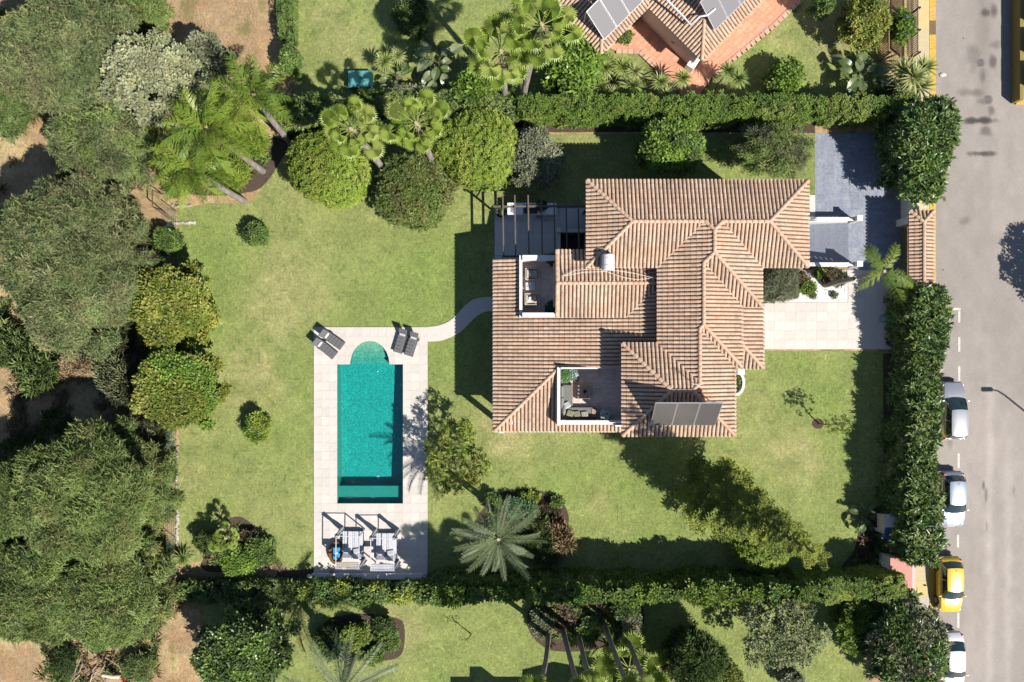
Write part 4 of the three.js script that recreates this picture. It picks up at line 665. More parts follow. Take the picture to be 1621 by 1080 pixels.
tree({ name: 'silver_tree', cat: 'tree', label: 'pale sage tree of tufted silvery leaves beside the feather palms', px: 250, py: 130, rx: 76, rz: 68, h0: 3.2, h1: 8.6, kind: 'broad', mat: LMdull, cols: C.silver, size: [0.26, 0.36], dens: 20, lobes: 85, lr: 0.095, open: true, inner: false, up: 0.7 });
tree({ name: 'silver_shrub', cat: 'shrub', label: 'small silvery shrub standing at the edge of the bare dirt patch', px: 335, py: 88, rx: 34, rz: 22, h0: 0.4, h1: 4.4, kind: 'broad', mat: LMdull, cols: C.grey, size: [0.22, 0.34], dens: 18, lobes: 12, lr: 0.3, open: true });
const reed = (label, px, py, rx, rz, h, cols = C.weed) => tree({ name: 'reed_clump', cat: 'reeds', label, px, py, rx, rz, h0: 0, h1: h, kind: 'blade', cols, size: [0.55, 0.95], dens: 9, lobes: 9, lr: 0.42, inner: [0.05, 0.06, 0.025], innerK: 0.5, up: 0.7 });
reed('green reed clump at the left edge beside the big oval tree', 12, 545, 34, 30, 1.4);
reed('green reed clump on the dry ground right below the big oval tree', 66, 585, 30, 30, 1.5);
reed('greyish reeds between dry brush and the green round tree', 195, 600, 34, 40, 1.6, C.sage);
reed('pale green reeds under the lower tip of the oval tree', 150, 535, 52, 22, 1.5, C.sage);
const brush = (label, px, py, r, h, cols = C.straw, rz) => tree({ name: 'dry_bush', cat: 'bush', label, px, py, rx: r, rz, h0: 0, h1: h, kind: 'fine', mat: LMdull, cols, size: [0.25, 0.4], dens: 14, lobes: 10, inner: [0.10, 0.075, 0.045], innerK: 0.55 });
brush('straw-coloured dry bush just above the long shadow', 125, 580, 40, 1.0, C.straw, 20); brush('brown dry bush left of the green round tree', 198, 658, 26, 1.1); brush('reddish dry bush by the mesh gate', 235, 405, 18, 1.0, C.red); brush('dry brush between oval tree and mesh fence above the yellow round tree', 222, 445, 20, 1.2, C.red, 24);
brush('dead brown bush beside the low spreading tree and the garden corner', 262, 940, 20, 1.2, C.straw, 44); brush('sparse green bush against the fence below the green round tree', 255, 735, 24, 1.6, C.weed, 26); brush('grey-green bush at the fence above the stone border', 245, 695, 26, 1.5, C.sage); brush('olive bush hugging the fence beside the stone border', 258, 800, 20, 1.3, C.acacia2, 26);
brush('dark green bush among the dead branches at the bottom', 103, 1050, 16, 1.2, C.dark, 34); brush('green bush beside the red object at the bottom', 222, 1055, 22, 1.2, C.weed);
{ // rank growth between the wild trees
  const list = [], zones = [[20, 530, 270, 665, 0.45], [195, 640, 275, 960, 0.8], [0, 660, 200, 720, 0.5], [0, 20, 60, 200, 0.5], [200, 240, 265, 300, 0.5], [60, 990, 250, 1080, 0.25], [90, 490, 215, 560, 0.6], [0, 250, 30, 560, 0.25]];
  for (const [a, b, c, d, k] of zones) for (let i = 0; i < (c - a) * (d - b) * k * 0.05; i++) { const px = rr(a, c), py = rr(b, d), x = X(px), z = Z(py); if (N1(x * 0.9 + 70, z * 0.9 + 70) < 0.42) continue; const st = N2(x * 0.7 + 40, z * 0.7 + 40) > 0.55; list.push({ x, y: 0.08, z, s: rr(0.3, 0.62), n: [rr(-.2, .2), 1, rr(-.2, .2)], c: jitter(pick(st ? C.straw : R() < 0.5 ? C.weed : C.acacia2), 0.4) }); }
  const im = instances(scene, numbered('undergrowth'), CL.blade[0], LMdull, list); tag(im, 'rank weeds and straw growing between the wild trees', 'undergrowth', null, 'stuff');
}
// round trees on the garden's left edge
tree({ name: 'round_tree', cat: 'tree', label: 'rounded yellow-olive tree, upper of the two on the lawn edge', fray: 12, px: 277, py: 486, rx: 62, rz: 60, h0: 0.9, h1: 4.6, cols: C.yellowy, size: [0.26, 0.38], dens: 20, lobes: 22, lr: 0.34 });
tree({ name: 'round_tree', cat: 'tree', label: 'rounded green and yellow tree, lower of the two on the lawn edge', fray: 12, px: 285, py: 613, rx: 64, rz: 62, h0: 0.9, h1: 4.8, cols: [...C.bright, ...C.yellowy], size: [0.26, 0.38], dens: 20, lobes: 22, lr: 0.34, seed: 1.3, patch: 2.5 });
tree({ name: 'bush', cat: 'bush', label: 'small green bush at the lawn corner by the mesh gate', px: 268, py: 382, rx: 25, rz: 19, h0: 0.1, h1: 1.7, cols: C.mid, size: [0.18, 0.26], dens: 26, lobes: 10, kind: 'lance' });
tree({ name: 'bush', cat: 'bush', label: 'dark green round bush alone on the upper left lawn', px: 408, py: 371, rx: 21, h0: 0.1, h1: 1.35, cols: [...C.dark, ...C.mid], size: [0.16, 0.24], dens: 30, lobes: 10 });
tree({ name: 'bush', cat: 'bush', label: 'bright yellow-green bush alone on the lower left lawn', px: 408, py: 676, rx: 21, rz: 24, h0: 0.1, h1: 1.4, cols: [...C.bright, ...C.clipped], size: [0.16, 0.24], dens: 30, lobes: 10, seed: 2 });
// clipped bushes and shrubs along the top
const ball = (label, px, py, rx, rz, h, o = {}) => tree({ name: 'clipped_bush', cat: 'bush', label, px, py, rx, rz, h0: -h * 0.35, h1: h, lobes: 1, kind: 'small', cols: C.clipped, size: [0.19, 0.27], dens: 42, fill: 0.05, inner: [0.03, 0.04, 0.008], innerK: 0.85, ...o });
ball('big clipped yellow-green ball bush under the left fan palm', 530, 268, 66, 58, 3.6, { lobes: 5, lr: 0.72 });
ball('square clipped yellow-green bush right of the two fan palms', 756, 236, 62, 54, 3.6, { lobes: 6, lr: 0.74 });
tree({ name: 'bush', cat: 'bush', label: 'rounded olive bush with a reddish tinge between the two clipped ones', fray: 12, px: 654, py: 304, rx: 53, rz: 50, h0: -0.6, h1: 3.4, cols: C.olive, kind: 'lance', size: [0.2, 0.3], dens: 30, lobes: 12, lr: 0.55 });
tree({ name: 'silver_shrub', cat: 'shrub', label: 'grey-leaved shrub between the square bush and the house shadow', fray: 12, px: 846, py: 252, rx: 38, rz: 44, h0: 0.1, h1: 3.4, mat: LMdull, cols: C.grey, size: [0.2, 0.3], dens: 24, lobes: 18, lr: 0.3, open: true });
tree({ name: 'broadleaf_tree', cat: 'tree', label: 'dark green leafy tree half in shade north of the house', fray: 12, px: 1058, py: 234, rx: 46, rz: 40, h0: 1.2, h1: 4.4, cols: [...C.mid, ...C.bright], size: [0.24, 0.36], dens: 18, lobes: 18, lr: 0.3, open: true });
tree({ name: 'olive_tree', cat: 'tree', label: 'airy grey-olive tree on the lawn left of the driveway', fray: 12, px: 1222, py: 240, rx: 54, rz: 38, h0: 1.1, h1: 3.9, kind: 'fine', mat: LMdull, cols: [...C.sage, ...C.acacia2], size: [0.22, 0.34], dens: 13, lobes: 20, lr: 0.3, open: true, inner: false });
// palms
const Q = (label, bx, by, cx, cy, h, s, n, o = {}) => palm('queen', { name: 'feather_palm', label, bx, by, cx, cy, h, s: s * 0.9, n, r: 0.19, e1: 1.25, e0: -0.25, ...o });
Q('feather palm with the long bare grey trunk in the curved bed', 416, 271, 328, 203, 8.3, 3.3, 19, { seed: 0.3 });
Q('feather palm nearest the dark hedge with a short trunk showing', 457, 222, 402, 150, 7.2, 3.0, 18, { seed: 1.1 });
Q('feather palm at the dry-plot corner, lowest of the three left ones', 387, 319, 303, 268, 6.9, 3.0, 18, { seed: 2.2 });
Q('feather palm over the entrance gate with a dark leaning trunk', 1304, 452, 1398, 430, 5.6, 2.6, 6, { seed: 2.62, r: 0.15, e1: 0.75, e0: -0.05 });
for (const [l, a, b, r, h] of [['spiky yellow-green plant between the trunks in the curved bed', 375, 276, 20, 1.2], ['spiky green plant under the dark-hedge feather palm', 405, 228, 20, 1.3], ['leafy plant at the top of the curved bed near the silvery tree', 352, 178, 24, 1.8], ['green ground plants behind the mesh gate', 285, 285, 26, 1.2], ['bright leafy plant left of the long grey trunk', 340, 262, 26, 1.5], ['fresh green plant between the two upper feather palms', 378, 205, 22, 1.5]]) tree({ name: 'leafy_shrub', cat: 'shrub', label: l, px: a, py: b, rx: r, h0: 0, h1: h, kind: 'spike', cols: [...C.bright, ...C.clipped], size: [0.3, 0.5], dens: 17, lobes: 8 });
const Fp = (label, bx, by, cx, cy, h, n, s, seed) => palm('fan', { name: 'fan_palm', label, bx, by, cx, cy, h, n, s, seed, r: 0.2, e1: 1.0, e0: -0.22 });
Fp('fan palm with a long bare trunk over the big clipped ball bush', 617, 280, 556, 205, 9, 17, 1, 0.4);
Fp('fan palm left of the square clipped bush, right one of the lawn pair', 689, 267, 659, 196, 9, 16, 1, 1.7);
Fp('fan palm in front of the neighbour roof, left one of the tall pair', 800, 166, 793, 82, 9.6, 18, 1.12, 0.9);
Fp('fan palm beside the solar panels, right one of the tall pair', 826, 168, 857, 40, 11, 17, 1.1, 2.4);
{ // date palms: silvery fronds
  const D = (label, bx, by, cx, cy, h, n, s, seed, o = {}) => palm('date', { name: 'date_palm', label, bx, by, cx, cy, h, n, s, seed, r: 0.26, e1: 0.9, e0: -0.1, ...o });
  D('silvery date palm spreading over the round flower bed', 794, 812, 789, 853, 7.0, 24, 3.1, 0.7, { r: 0.22, e0: -0.3 });
  D('silvery date palm cut by the bottom edge of the photo', 558, 1040, 543, 1092, 6.2, 22, 4.0, 0.2, { e1: 1.0, e0: -0.3 });
  // tall palms of the south garden: crowns stand below the picture
  const tall = [['tall palm trunk leaning left, first of the five in the south bed', 868, 998, 848, 1112], ['tall palm trunk second from the left in the south bed', 891, 996, 925, 1118], ['tall palm trunk in the middle of the five in the south bed', 915, 1003, 943, 1116], ['tall palm trunk with the steepest lean in the south bed', 955, 985, 1010, 1125], ['tall palm trunk rightmost of the five in the south bed', 988, 1000, 1040, 1122]];
  tall.forEach(([l, a, b, c, d], i) => palm('fan', { name: 'fan_palm', label: l, bx: a, by: b, cx: c, cy: d, h: 11 + i * 0.25, n: 15, s: 1, seed: i, r: 0.15, e1: 1.3, e0: -0.5 }));
  for (const [l, a, b, h, s] of [['low fan palm with pale leaves beside the rightmost tall trunks', 990, 1043, 1.8, 1.35], ['low fan palm at the bottom edge left of the dark conifer', 1052, 1070, 2.0, 1.3], ['tiny fan palm with yellow leaves in the left corner bed', 372, 842, 1.9, 0.6]]) palm('fan', { name: 'small_fan_palm', label: l, bx: a, by: b, cx: a + (a - 810) * 0.03, cy: b + (b - 540) * 0.03, h, n: 12, s, seed: a, r: 0.1, e1: 1.2, e0: 0.0 });
}
// big layered conifer
{
  const bx = X(1112), bz = Z(770), H = 18.2, tx = X(1302, H) - bx, tz = Z(882, H) - bz, t = thing('conifer', 'tall dark layered conifer leaning across the lower right lawn', 'conifer', bx, 0, bz);
  const ax = h => { const k = h / H; return [tx * (0.35 * k + 0.65 * k * k), h, tz * (0.35 * k + 0.65 * k * k)]; };
  part(t, 'trunk', new MB().tube(Array.from({ length: 14 }, (_, i) => ax(H * i / 13)), q => 0.3 * (1.05 - q) + 0.02, 9).geo(), mat.trunk);
  const br = [61, 62, 63].map(seed => { const r = mulberry(seed), gs = [new MB().tube([[0, 0, 0], [0.5, 0.03, 0], [1, 0.16, 0]], q => 0.02 * (1.1 - q), 4, false).geo()]; const tuft = (x, y, z, k) => { const g = CL.lance[Math.floor(r() * 2)].clone(); g.applyMatrix4(new THREE.Matrix4().compose(v3(x, y, z), new THREE.Quaternion().setFromEuler(new THREE.Euler((r() - .5) * .8, r() * 6.3, (r() - .5) * .8)), v3(k, k * .8, k))); gs.push(g); };
    for (let k = 0.2; k < 1.02; k += 0.09) tuft(k, 0.03 + 0.14 * k * k, 0, 0.115); for (let i = 0; i < 7; i++) { const k = 0.25 + 0.1 * i, l = 0.34 * (1.15 - k * 0.75); for (const s of [-1, 1]) for (const q of [0.35, 0.68, 1]) tuft(k + 0.5 * l * q, 0.03 + 0.13 * k * k + 0.05 * q * (r() - .2), s * 0.85 * l * q, 0.115 * rr2(r, .75, 1.15)); } return merge(gs); });
  const bm = [[0.195, 0.24, 0.045], [0.26, 0.30, 0.055], [0.15, 0.195, 0.038]].map(c => leafM({ color: col(...c), roughness: 0.5, transmission: 0.1 }));
  let k = 0; for (let h = 1.6; h < H - 0.2; h += 0.95) { const f = h / H, len = mixn(3.0, 0.75, Math.pow(f, 0.9)), n = f > 0.85 ? 5 : 6, c = ax(h); for (let i = 0; i < n; i++) { const m = part(t, 'branch', pick(br), pick(bm), c[0], c[1] + rr(-.2, .2), c[2]); m.scale.setScalar(len * rr(0.75, 1.12)); orient(m, k + i * 2 * PI / n + rr(-.25, .25), mixn(-0.1, 0.5, f) + rr(-.12, .12), rr(-.3, .3)); } k += 0.9; }
}
ball('yellow-green dome bush under the tall conifer', 1205, 862, 42, 40, 2.6, { lobes: 1, seed: 3 });
// hedges
const hl = (a, b, h = 0) => [[X(a[0], h), Z(a[1], h)], [X(b[0], h), Z(b[1], h)]];
hedge({ label: 'long clipped cypress hedge between the house lawn and the top neighbour', pts: [[X(822), Z(186)], [X(1418), Z(186)]], w: 1.25, h: 3.1, dens: 30, size: [0.2, 0.3], cols: C.cypress, kind: 'small', wave: 0.18, freq: 1.4, bulge: 0.3, rough: 0.5 });
hedge({ label: 'darker mixed hedge behind the two fan palms', name: 'hedge', pts: [[X(448), Z(192)], [X(640), Z(186)], [X(815), Z(182)]], w: 1.5, h: 2.6, dens: 24, size: [0.24, 0.36], cols: [...C.mid, ...C.acacia2], kind: 'lance', wave: 0.5, bulge: 0.4, rough: 0.5 });
hedge({ label: 'low clipped hedge between dirt patch and the top neighbour lawn', pts: [[X(460), Z(-30)], [X(461), Z(70)]], w: 1.0, h: 1.5, dens: 34, size: [0.16, 0.24], cols: C.mid, kind: 'small', wave: 0.1, rough: 0.15 });
tree({ name: 'bush', cat: 'bush', label: 'dark bush at the lower end of the low clipped hedge', px: 462, py: 97, rx: 15, rz: 24, h0: 0, h1: 2.2, cols: C.mid, size: [0.2, 0.3], dens: 24, lobes: 8 });
hedge({ label: 'dense leafy hedge on the south boundary behind the round flower bed', pts: [[X(690), Z(914)], [X(930), Z(914)], [X(1245), Z(913)]], w: 0.95, h: 3.8, dens: 28, size: [0.24, 0.36], cols: [...C.mid, ...C.cypress], kind: 'broad', wave: 0.35, freq: 1.6, bulge: 0.5, rough: 0.6 });
hedge({ label: 'loose mixed hedge behind the daybeds', pts: [[X(480), Z(929)], [X(585), Z(931)], [X(692), Z(928)]], w: 1.2, h: 1.5, dens: 24, size: [0.2, 0.32], cols: [...C.mid, ...C.weed, ...C.clipped], kind: 'broad', wave: 0.5, bulge: 0.5, rough: 0.7 });
hedge({ label: 'low ragged hedge below the left corner bed', pts: [[X(276), Z(930)], [X(480), Z(930)]], w: 1.1, h: 1.35, dens: 26, size: [0.18, 0.3], cols: [...C.weed, ...C.acacia2], kind: 'lance', wave: 0.35, rough: 0.5 });
hedge({ label: 'smooth clipped hedge with rounded tops beside the pink-topped hut', pts: [[X(1245), Z(914)], [X(1325), Z(914)], [X(1398), Z(909)]], w: 1.5, h: 3.1, dens: 42, size: [0.16, 0.24], cols: [...C.cypress, ...C.clipped], kind: 'small', wave: 0.6, freq: 0.7, bulge: 0.25, rough: 0.12, round: 0.5 });
hedge({ label: 'tall flowering oleander hedge along the street', pts: [[X(1434), Z(462)], [X(1430), Z(590)], [X(1420), Z(740)], [X(1423), Z(868)]], w: 1.95, h: 3.3, dens: 20, size: [0.3, 0.46], cols: C.oleander, kind: 'lance', mat: LMglossy, wave: 0.35, bulge: 0.45, rough: 0.7, stray: 0.35, flowers: [0.035, [[0.75, 0.72, 0.68], [0.7, 0.66, 0.6]]] });
tree({ name: 'oleander', cat: 'shrub', label: 'tall oleander over the white wall at the top of the driveway', px: 1446, py: 232, rx: 47, rz: 60, fray: 14, h0: 0.2, h1: 4.6, kind: 'lance', mat: LMglossy, cols: C.oleander, size: [0.32, 0.46], dens: 18, lobes: 18, lr: 0.42, extra: [[4, 62, 3.2, 30], [28, -40, 3, 30]] });
tree({ name: 'oleander', cat: 'shrub', label: 'flowering oleander above the white car at the bottom right', fray: 12, px: 1428, py: 1020, rx: 56, rz: 80, h0: 0.2, h1: 4.0, kind: 'lance', mat: LMglossy, cols: [...C.oleander, ...C.sage], size: [0.3, 0.44], dens: 18, lobes: 18, lr: 0.42, flowers: [0.5, [[0.5, 0.12, 0.04], [0.7, 0.65, 0.6]], [0.1, 0.16]], seed: 1 });
tree({ name: 'shrub', cat: 'shrub', label: 'mid green shrub inside the bottom right corner of the south garden', px: 1352, py: 985, rx: 32, rz: 46, h0: 0.1, h1: 2.2, cols: C.cypress, size: [0.22, 0.34], dens: 22, lobes: 12, kind: 'lance' });
// top neighbour's garden
tree({ name: 'bush', cat: 'bush', label: 'dark ball bush on the top neighbour lawn', px: 650, py: 26, rx: 30, rz: 30, h0: 0, h1: 2.4, cols: C.dark, size: [0.2, 0.3], dens: 26, lobes: 12 });
tree({ name: 'leafy_shrub', cat: 'shrub', label: 'bright green cut-leaf shrub left of the neighbour roof', fray: 12, px: 906, py: 108, rx: 42, rz: 48, h0: 0.2, h1: 3.4, kind: 'broad', mat: LMglossy, cols: C.bright, size: [0.38, 0.55], dens: 11, lobes: 14 });
tree({ name: 'leafy_shrub', cat: 'shrub', label: 'fresh green shrub below the tall fan palms', px: 756, py: 142, rx: 42, rz: 34, h0: 0.2, h1: 2.8, kind: 'lance', cols: C.bright, size: [0.3, 0.42], dens: 16, lobes: 12 });
tree({ name: 'leafy_shrub', cat: 'shrub', label: 'dark shrub beside the teal storage box', px: 592, py: 160, rx: 34, rz: 16, h0: 0.1, h1: 1.8, kind: 'lance', cols: C.mid, size: [0.22, 0.34], dens: 18, lobes: 8 });
tree({ name: 'leafy_shrub', cat: 'shrub', label: 'grey-green shrub tucked behind the paddle-leaved plants', px: 655, py: 152, rx: 40, rz: 14, h0: 0.1, h1: 1.8, kind: 'broad', cols: C.sage, size: [0.24, 0.34], dens: 16, lobes: 8 });
strelitzia('paddle_plant', 'big paddle-leaved plant beside the dark ball bush shadow', 690, 112, 26, 1.25, 'plant', 0.6); strelitzia('paddle_plant', 'paddle-leaved plant below the spiky yucca by the teal box', 630, 128, 18, 1.0, 'plant', 0.3);
strelitzia('paddle_plant', 'paddle-leaved plant in the shade by the slatted fence', 1352, 125, 26, 1.25, 'plant', 0.5); strelitzia('paddle_plant', 'small banana plant beside the raised hut', 1360, 816, 16, 0.9, 'plant', 0.3);
yucca({ label: 'spiky yucca above the teal storage box', px: 615, py: 108, heads: [[608, 98, 1.6, 0.95], [630, 88, 1.3, 0.8]] });
yucca({ label: 'cluster of yuccas at the corner of the terracotta terrace', px: 975, py: 120, heads: [[958, 108, 1.9, 1.0], [985, 105, 1.9, 1.05], [1004, 113, 2.0, 0.95], [950, 138, 1.5, 1.0], [970, 148, 1.4, 0.8], [1000, 136, 1.6, 1.15]] });
yucca({ label: 'yuccas beside the hedge below the terracotta path', px: 1060, py: 138, heads: [[1045, 130, 1.6, 0.95], [1080, 124, 1.8, 0.95], [1055, 150, 1.5, 1.0]] });
yucca({ label: 'pale yucca on a forked trunk right of the terracotta path', px: 1125, py: 152, heads: [[1152, 112, 2.2, 0.9], [1168, 125, 2.0, 1.0]] });
yucca({ label: 'large yucca overhanging the yellow pavement', px: 1438, py: 134, heads: [[1430, 112, 2.6, 1.25], [1462, 108, 2.4, 1.2], [1455, 138, 2.2, 1.35], [1430, 138, 2.0, 1.1], [1446, 122, 3.0, 1.3]] });
tree({ name: 'leafy_shrub', cat: 'shrub', label: 'rounded bright shrub on the lawn right of the pale yucca', px: 1240, py: 127, rx: 29, rz: 27, h0: 0.2, h1: 2.2, kind: 'broad', cols: C.bright, size: [0.28, 0.38], dens: 20, lobes: 12 });
tree({ name: 'small_tree', cat: 'tree', label: 'yellow-green tree beside the slatted fence on the top neighbour lawn', fray: 12, px: 1366, py: 35, rx: 34, rz: 32, h0: 0.8, h1: 3.8, cols: C.yellowy, size: [0.2, 0.3], dens: 20, lobes: 16, lr: 0.32, open: true });
tree({ name: 'leafy_shrub', cat: 'shrub', label: 'bright green shrub with blue flowers between the two slatted fences', px: 1424, py: 45, rx: 18, rz: 26, h0: 0.1, h1: 2.4, cols: C.bright, size: [0.22, 0.3], dens: 24, lobes: 9, kind: 'lance', flowers: [2, [[0.25, 0.28, 0.7]]] });
tree({ name: 'leafy_shrub', cat: 'shrub', label: 'green shrub at the shady fence corner above the hedge', px: 1405, py: 150, rx: 20, rz: 16, h0: 0.1, h1: 1.6, cols: C.dark, size: [0.22, 0.3], dens: 20, lobes: 8, kind: 'lance' });
tree({ name: 'leafy_shrub', cat: 'shrub', label: 'shrub in the shade at the top edge beside the terracotta terrace', px: 1300, py: 12, rx: 16, rz: 14, h0: 0.3, h1: 3.4, cols: C.mid, size: [0.22, 0.3], dens: 20, lobes: 8, open: true });
tree({ name: 'potted_bush', cat: 'bush', label: 'small bush against the eave of the neighbour roof', px: 988, py: 60, rx: 12, rz: 10, h0: 0.2, h1: 1.3, cols: C.mid, size: [0.16, 0.24], dens: 30, lobes: 6 }); tree({ name: 'potted_bush', cat: 'bush', label: 'small dark bush in the corner shade beside the air conditioner', px: 1076, py: 68, rx: 11, rz: 7, h0: 0.2, h1: 1.2, cols: C.mid, size: [0.16, 0.24], dens: 30, lobes: 5 });
{ // low plants filling the beds
  const beds = [[[770, 800], [850, 782], [885, 798], [885, 835], [800, 872], [755, 860]], [[335, 865], [380, 828], [420, 865], [425, 892], [330, 895]], [[515, 985], [610, 980], [625, 1025], [560, 1045], [510, 1030]], [[850, 955], [1000, 950], [1008, 985], [960, 1015], [870, 1018], [842, 990]], [[290, 250], [415, 222], [440, 245], [400, 285], [310, 305]], [[1345, 900], [1365, 850], [1405, 850], [1405, 900]]]; const list = [];
  for (const b of beds) { const xs = b.map(p => p[0]), ys = b.map(p => p[1]); for (let i = 0; i < 260; i++) { const px = rr(Math.min(...xs), Math.max(...xs)), py = rr(Math.min(...ys), Math.max(...ys)); let c = false; for (let k = 0, j = b.length - 1; k < b.length; j = k++) if ((b[k][1] > py) !== (b[j][1] > py) && px < (b[j][0] - b[k][0]) * (py - b[k][1]) / (b[j][1] - b[k][1]) + b[k][0]) c = !c; const x = X(px), z = Z(py), v = N2(x * 1.1 + 20, z * 1.1 + 20); if (!c || v < 0.36) continue; list.push({ x, y: 0.1, z, s: rr(0.2, 0.42), n: [rr(-.3, .3), 1, rr(-.3, .3)], c: jitter(pick(v > 0.66 ? C.red : v > 0.5 ? C.mid : C.weed), 0.4) }); } }
  const im = instances(scene, numbered('ground_cover'), CL.lance[0], LM, list); tag(im, 'low ground cover plants filling the mulched flower beds', 'ground cover', null, 'stuff');
}
// house lawn: trees and beds
tree({ name: 'garden_tree', cat: 'tree', label: 'yellowish leafy tree between the pool deck and the round bed', px: 718, py: 726, rx: 44, rz: 54, h0: 1.0, h1: 3.7, kind: 'lance', cols: [...C.yellowy, ...C.clipped], size: [0.2, 0.32], dens: 10, lobes: 34, lr: 0.125, open: true, inner: false, fray: 12, extra: [[46, 8, 3.6, 14], [22, -40, 3.8, 14]] });
tree({ name: 'sapling', cat: 'tree', label: 'thin young tree on the bare circle right of the house', px: 1326, py: 671, rx: 25, rz: 18, h0: 1.6, h1: 3.2, bx: 1296, by: 671, kind: 'lance', cols: C.yellowy, size: [0.1, 0.16], dens: 22, lobes: 14, lr: 0.22, open: true, inner: false });
bed('bare_soil', [[1288, 665], [1298, 663], [1304, 670], [1300, 678], [1290, 678], [1285, 671]]);
tree({ name: 'sapling', cat: 'tree', label: 'bare little sapling on the south lawn below the daybeds', px: 738, py: 1012, rx: 12, rz: 9, h0: 1.0, h1: 2.0, bx: 746, by: 1004, kind: 'lance', cols: C.clipped, size: [0.07, 0.11], dens: 9, lobes: 7, lr: 0.3, open: true, inner: false });
tree({ name: 'sapling', cat: 'tree', label: 'tiny sapling on the south lawn left of the spotted tree', px: 1144, py: 986, rx: 6, rz: 5, h0: 0.7, h1: 1.4, bx: 1142, by: 983, kind: 'lance', cols: C.mid, size: [0.12, 0.18], dens: 8, lobes: 5, lr: 0.3, open: true, inner: false });
const sh = (label, px, py, rx, rz, h, cols, o = {}) => tree({ name: 'shrub', cat: 'shrub', label, px, py, rx, rz, h0: 0, h1: h, cols, size: [0.17, 0.26], dens: 26, lobes: 9, ...o });
sh('blue-green shrub in the middle of the round flower bed', 822, 803, 27, 16, 1.0, [[0.07, 0.14, 0.06], [0.1, 0.18, 0.075]]); sh('green shrub on the left rim of the round flower bed', 782, 796, 17, 16, 0.9, C.mid); sh('yellow-green shrub at the upper rim of the round flower bed', 838, 787, 18, 8, 0.6, C.clipped); sh('green shrub at the right rim of the round flower bed', 880, 795, 11, 8, 0.6, C.mid);
sh('brown dry groundcover at the right of the round flower bed', 868, 806, 20, 14, 0.35, C.red, { kind: 'fine' });
for (const [l, a, b, r, c] of [['fountain grass tuft with straw plumes at the right end of the round bed', 883, 850, 22, [...C.weed, ...C.straw]], ['fountain grass tuft next to the date palm', 848, 842, 24, C.weed], ['fountain grass tuft at the lower rim of the round bed', 862, 868, 20, C.weed]]) tree({ name: 'ornamental_grass', cat: 'grass', label: l, px: a, py: b, rx: r, h0: 0, h1: 1.1, kind: 'blade', cols: c, size: [0.5, 0.75], dens: 16, lobes: 5, lr: 0.5, inner: [0.05, 0.06, 0.02], innerK: 0.4, up: 0.75 });
sh('bright round shrub in the left corner bed below the fan palm', 377, 885, 30, 25, 1.5, C.bright, { size: [0.2, 0.3] }); sh('dark shrub at the right of the left corner bed', 412, 872, 24, 30, 1.3, C.mid); sh('spiky green shrub at the left of the left corner bed', 335, 858, 28, 20, 1.4, C.dark, { kind: 'lance' }); sh('small shrub beside the mulch in the left corner bed', 396, 850, 16, 12, 0.7, C.red);
yucca({ label: 'grey-green agave beside the fence in the left corner', px: 288, py: 880, heads: [[290, 882, 0.4, 0.95]] });
tree({ name: 'dark_tree', cat: 'tree', label: 'dense dark green tree at the bottom left of the south garden', fray: 12, px: 386, py: 1026, rx: 68, rz: 62, h0: 0.6, h1: 5.2, cols: [...C.mid, ...C.dark], size: [0.28, 0.4], dens: 16, lobes: 22, lr: 0.34, mat: LMglossy });
sh('green shrub at the left of the lower flower bed', 525, 1015, 32, 30, 1.3, C.dark); sh('light green shrub in the middle of the lower flower bed', 563, 1005, 22, 18, 1.4, C.clipped); sh('shrub at the right rim of the lower flower bed', 615, 1010, 16, 22, 1.3, C.mid); sh('dark shrub shading the top of the lower flower bed', 605, 985, 16, 12, 1.5, C.dark); sh('small shrub at the lower right of the lower flower bed', 592, 1036, 14, 14, 0.9, C.bright);
sh('pale shrub left of the tall palm trunks', 858, 985, 22, 22, 1.0, C.sage); sh('grey-blue shrub right of the tall palm trunks', 1000, 985, 16, 26, 1.3, C.grey); sh('dark shrub at the back of the palm trunk bed', 985, 960, 20, 16, 1.8, C.dark); sh('green groundcover between the palm trunks', 925, 1005, 26, 14, 0.6, C.mid); sh('green plants right of the middle palm trunk', 938, 985, 18, 10, 0.6, C.weed);
tree({ name: 'conifer_bush', cat: 'conifer', label: 'dark bushy conifer at the bottom edge of the south lawn', px: 1098, py: 1040, rx: 42, rz: 44, h0: 0.2, h1: 4.0, kind: 'spike', cols: C.dark, size: [0.35, 0.5], dens: 16, lobes: 16, lr: 0.4 });
sh('yellow-green shrub at the bottom edge right of the dark conifer', 1145, 1072, 28, 26, 1.6, C.yellowy); sh('silvery shrub at the bottom edge below the spotted tree', 1250, 1074, 20, 16, 1.4, C.grey);
tree({ name: 'spotted_tree', cat: 'tree', label: 'open grey-green tree on the right of the south lawn', fray: 12, px: 1238, py: 1000, rx: 60, rz: 50, h0: 2.0, h1: 5.0, kind: 'broad', mat: LMdull, cols: C.spotty, size: [0.2, 0.3], dens: 13, lobes: 26, lr: 0.2, open: true, inner: false, extra: [[-36, 44, 3, 16], [62, 4, 3.4, 14]] });
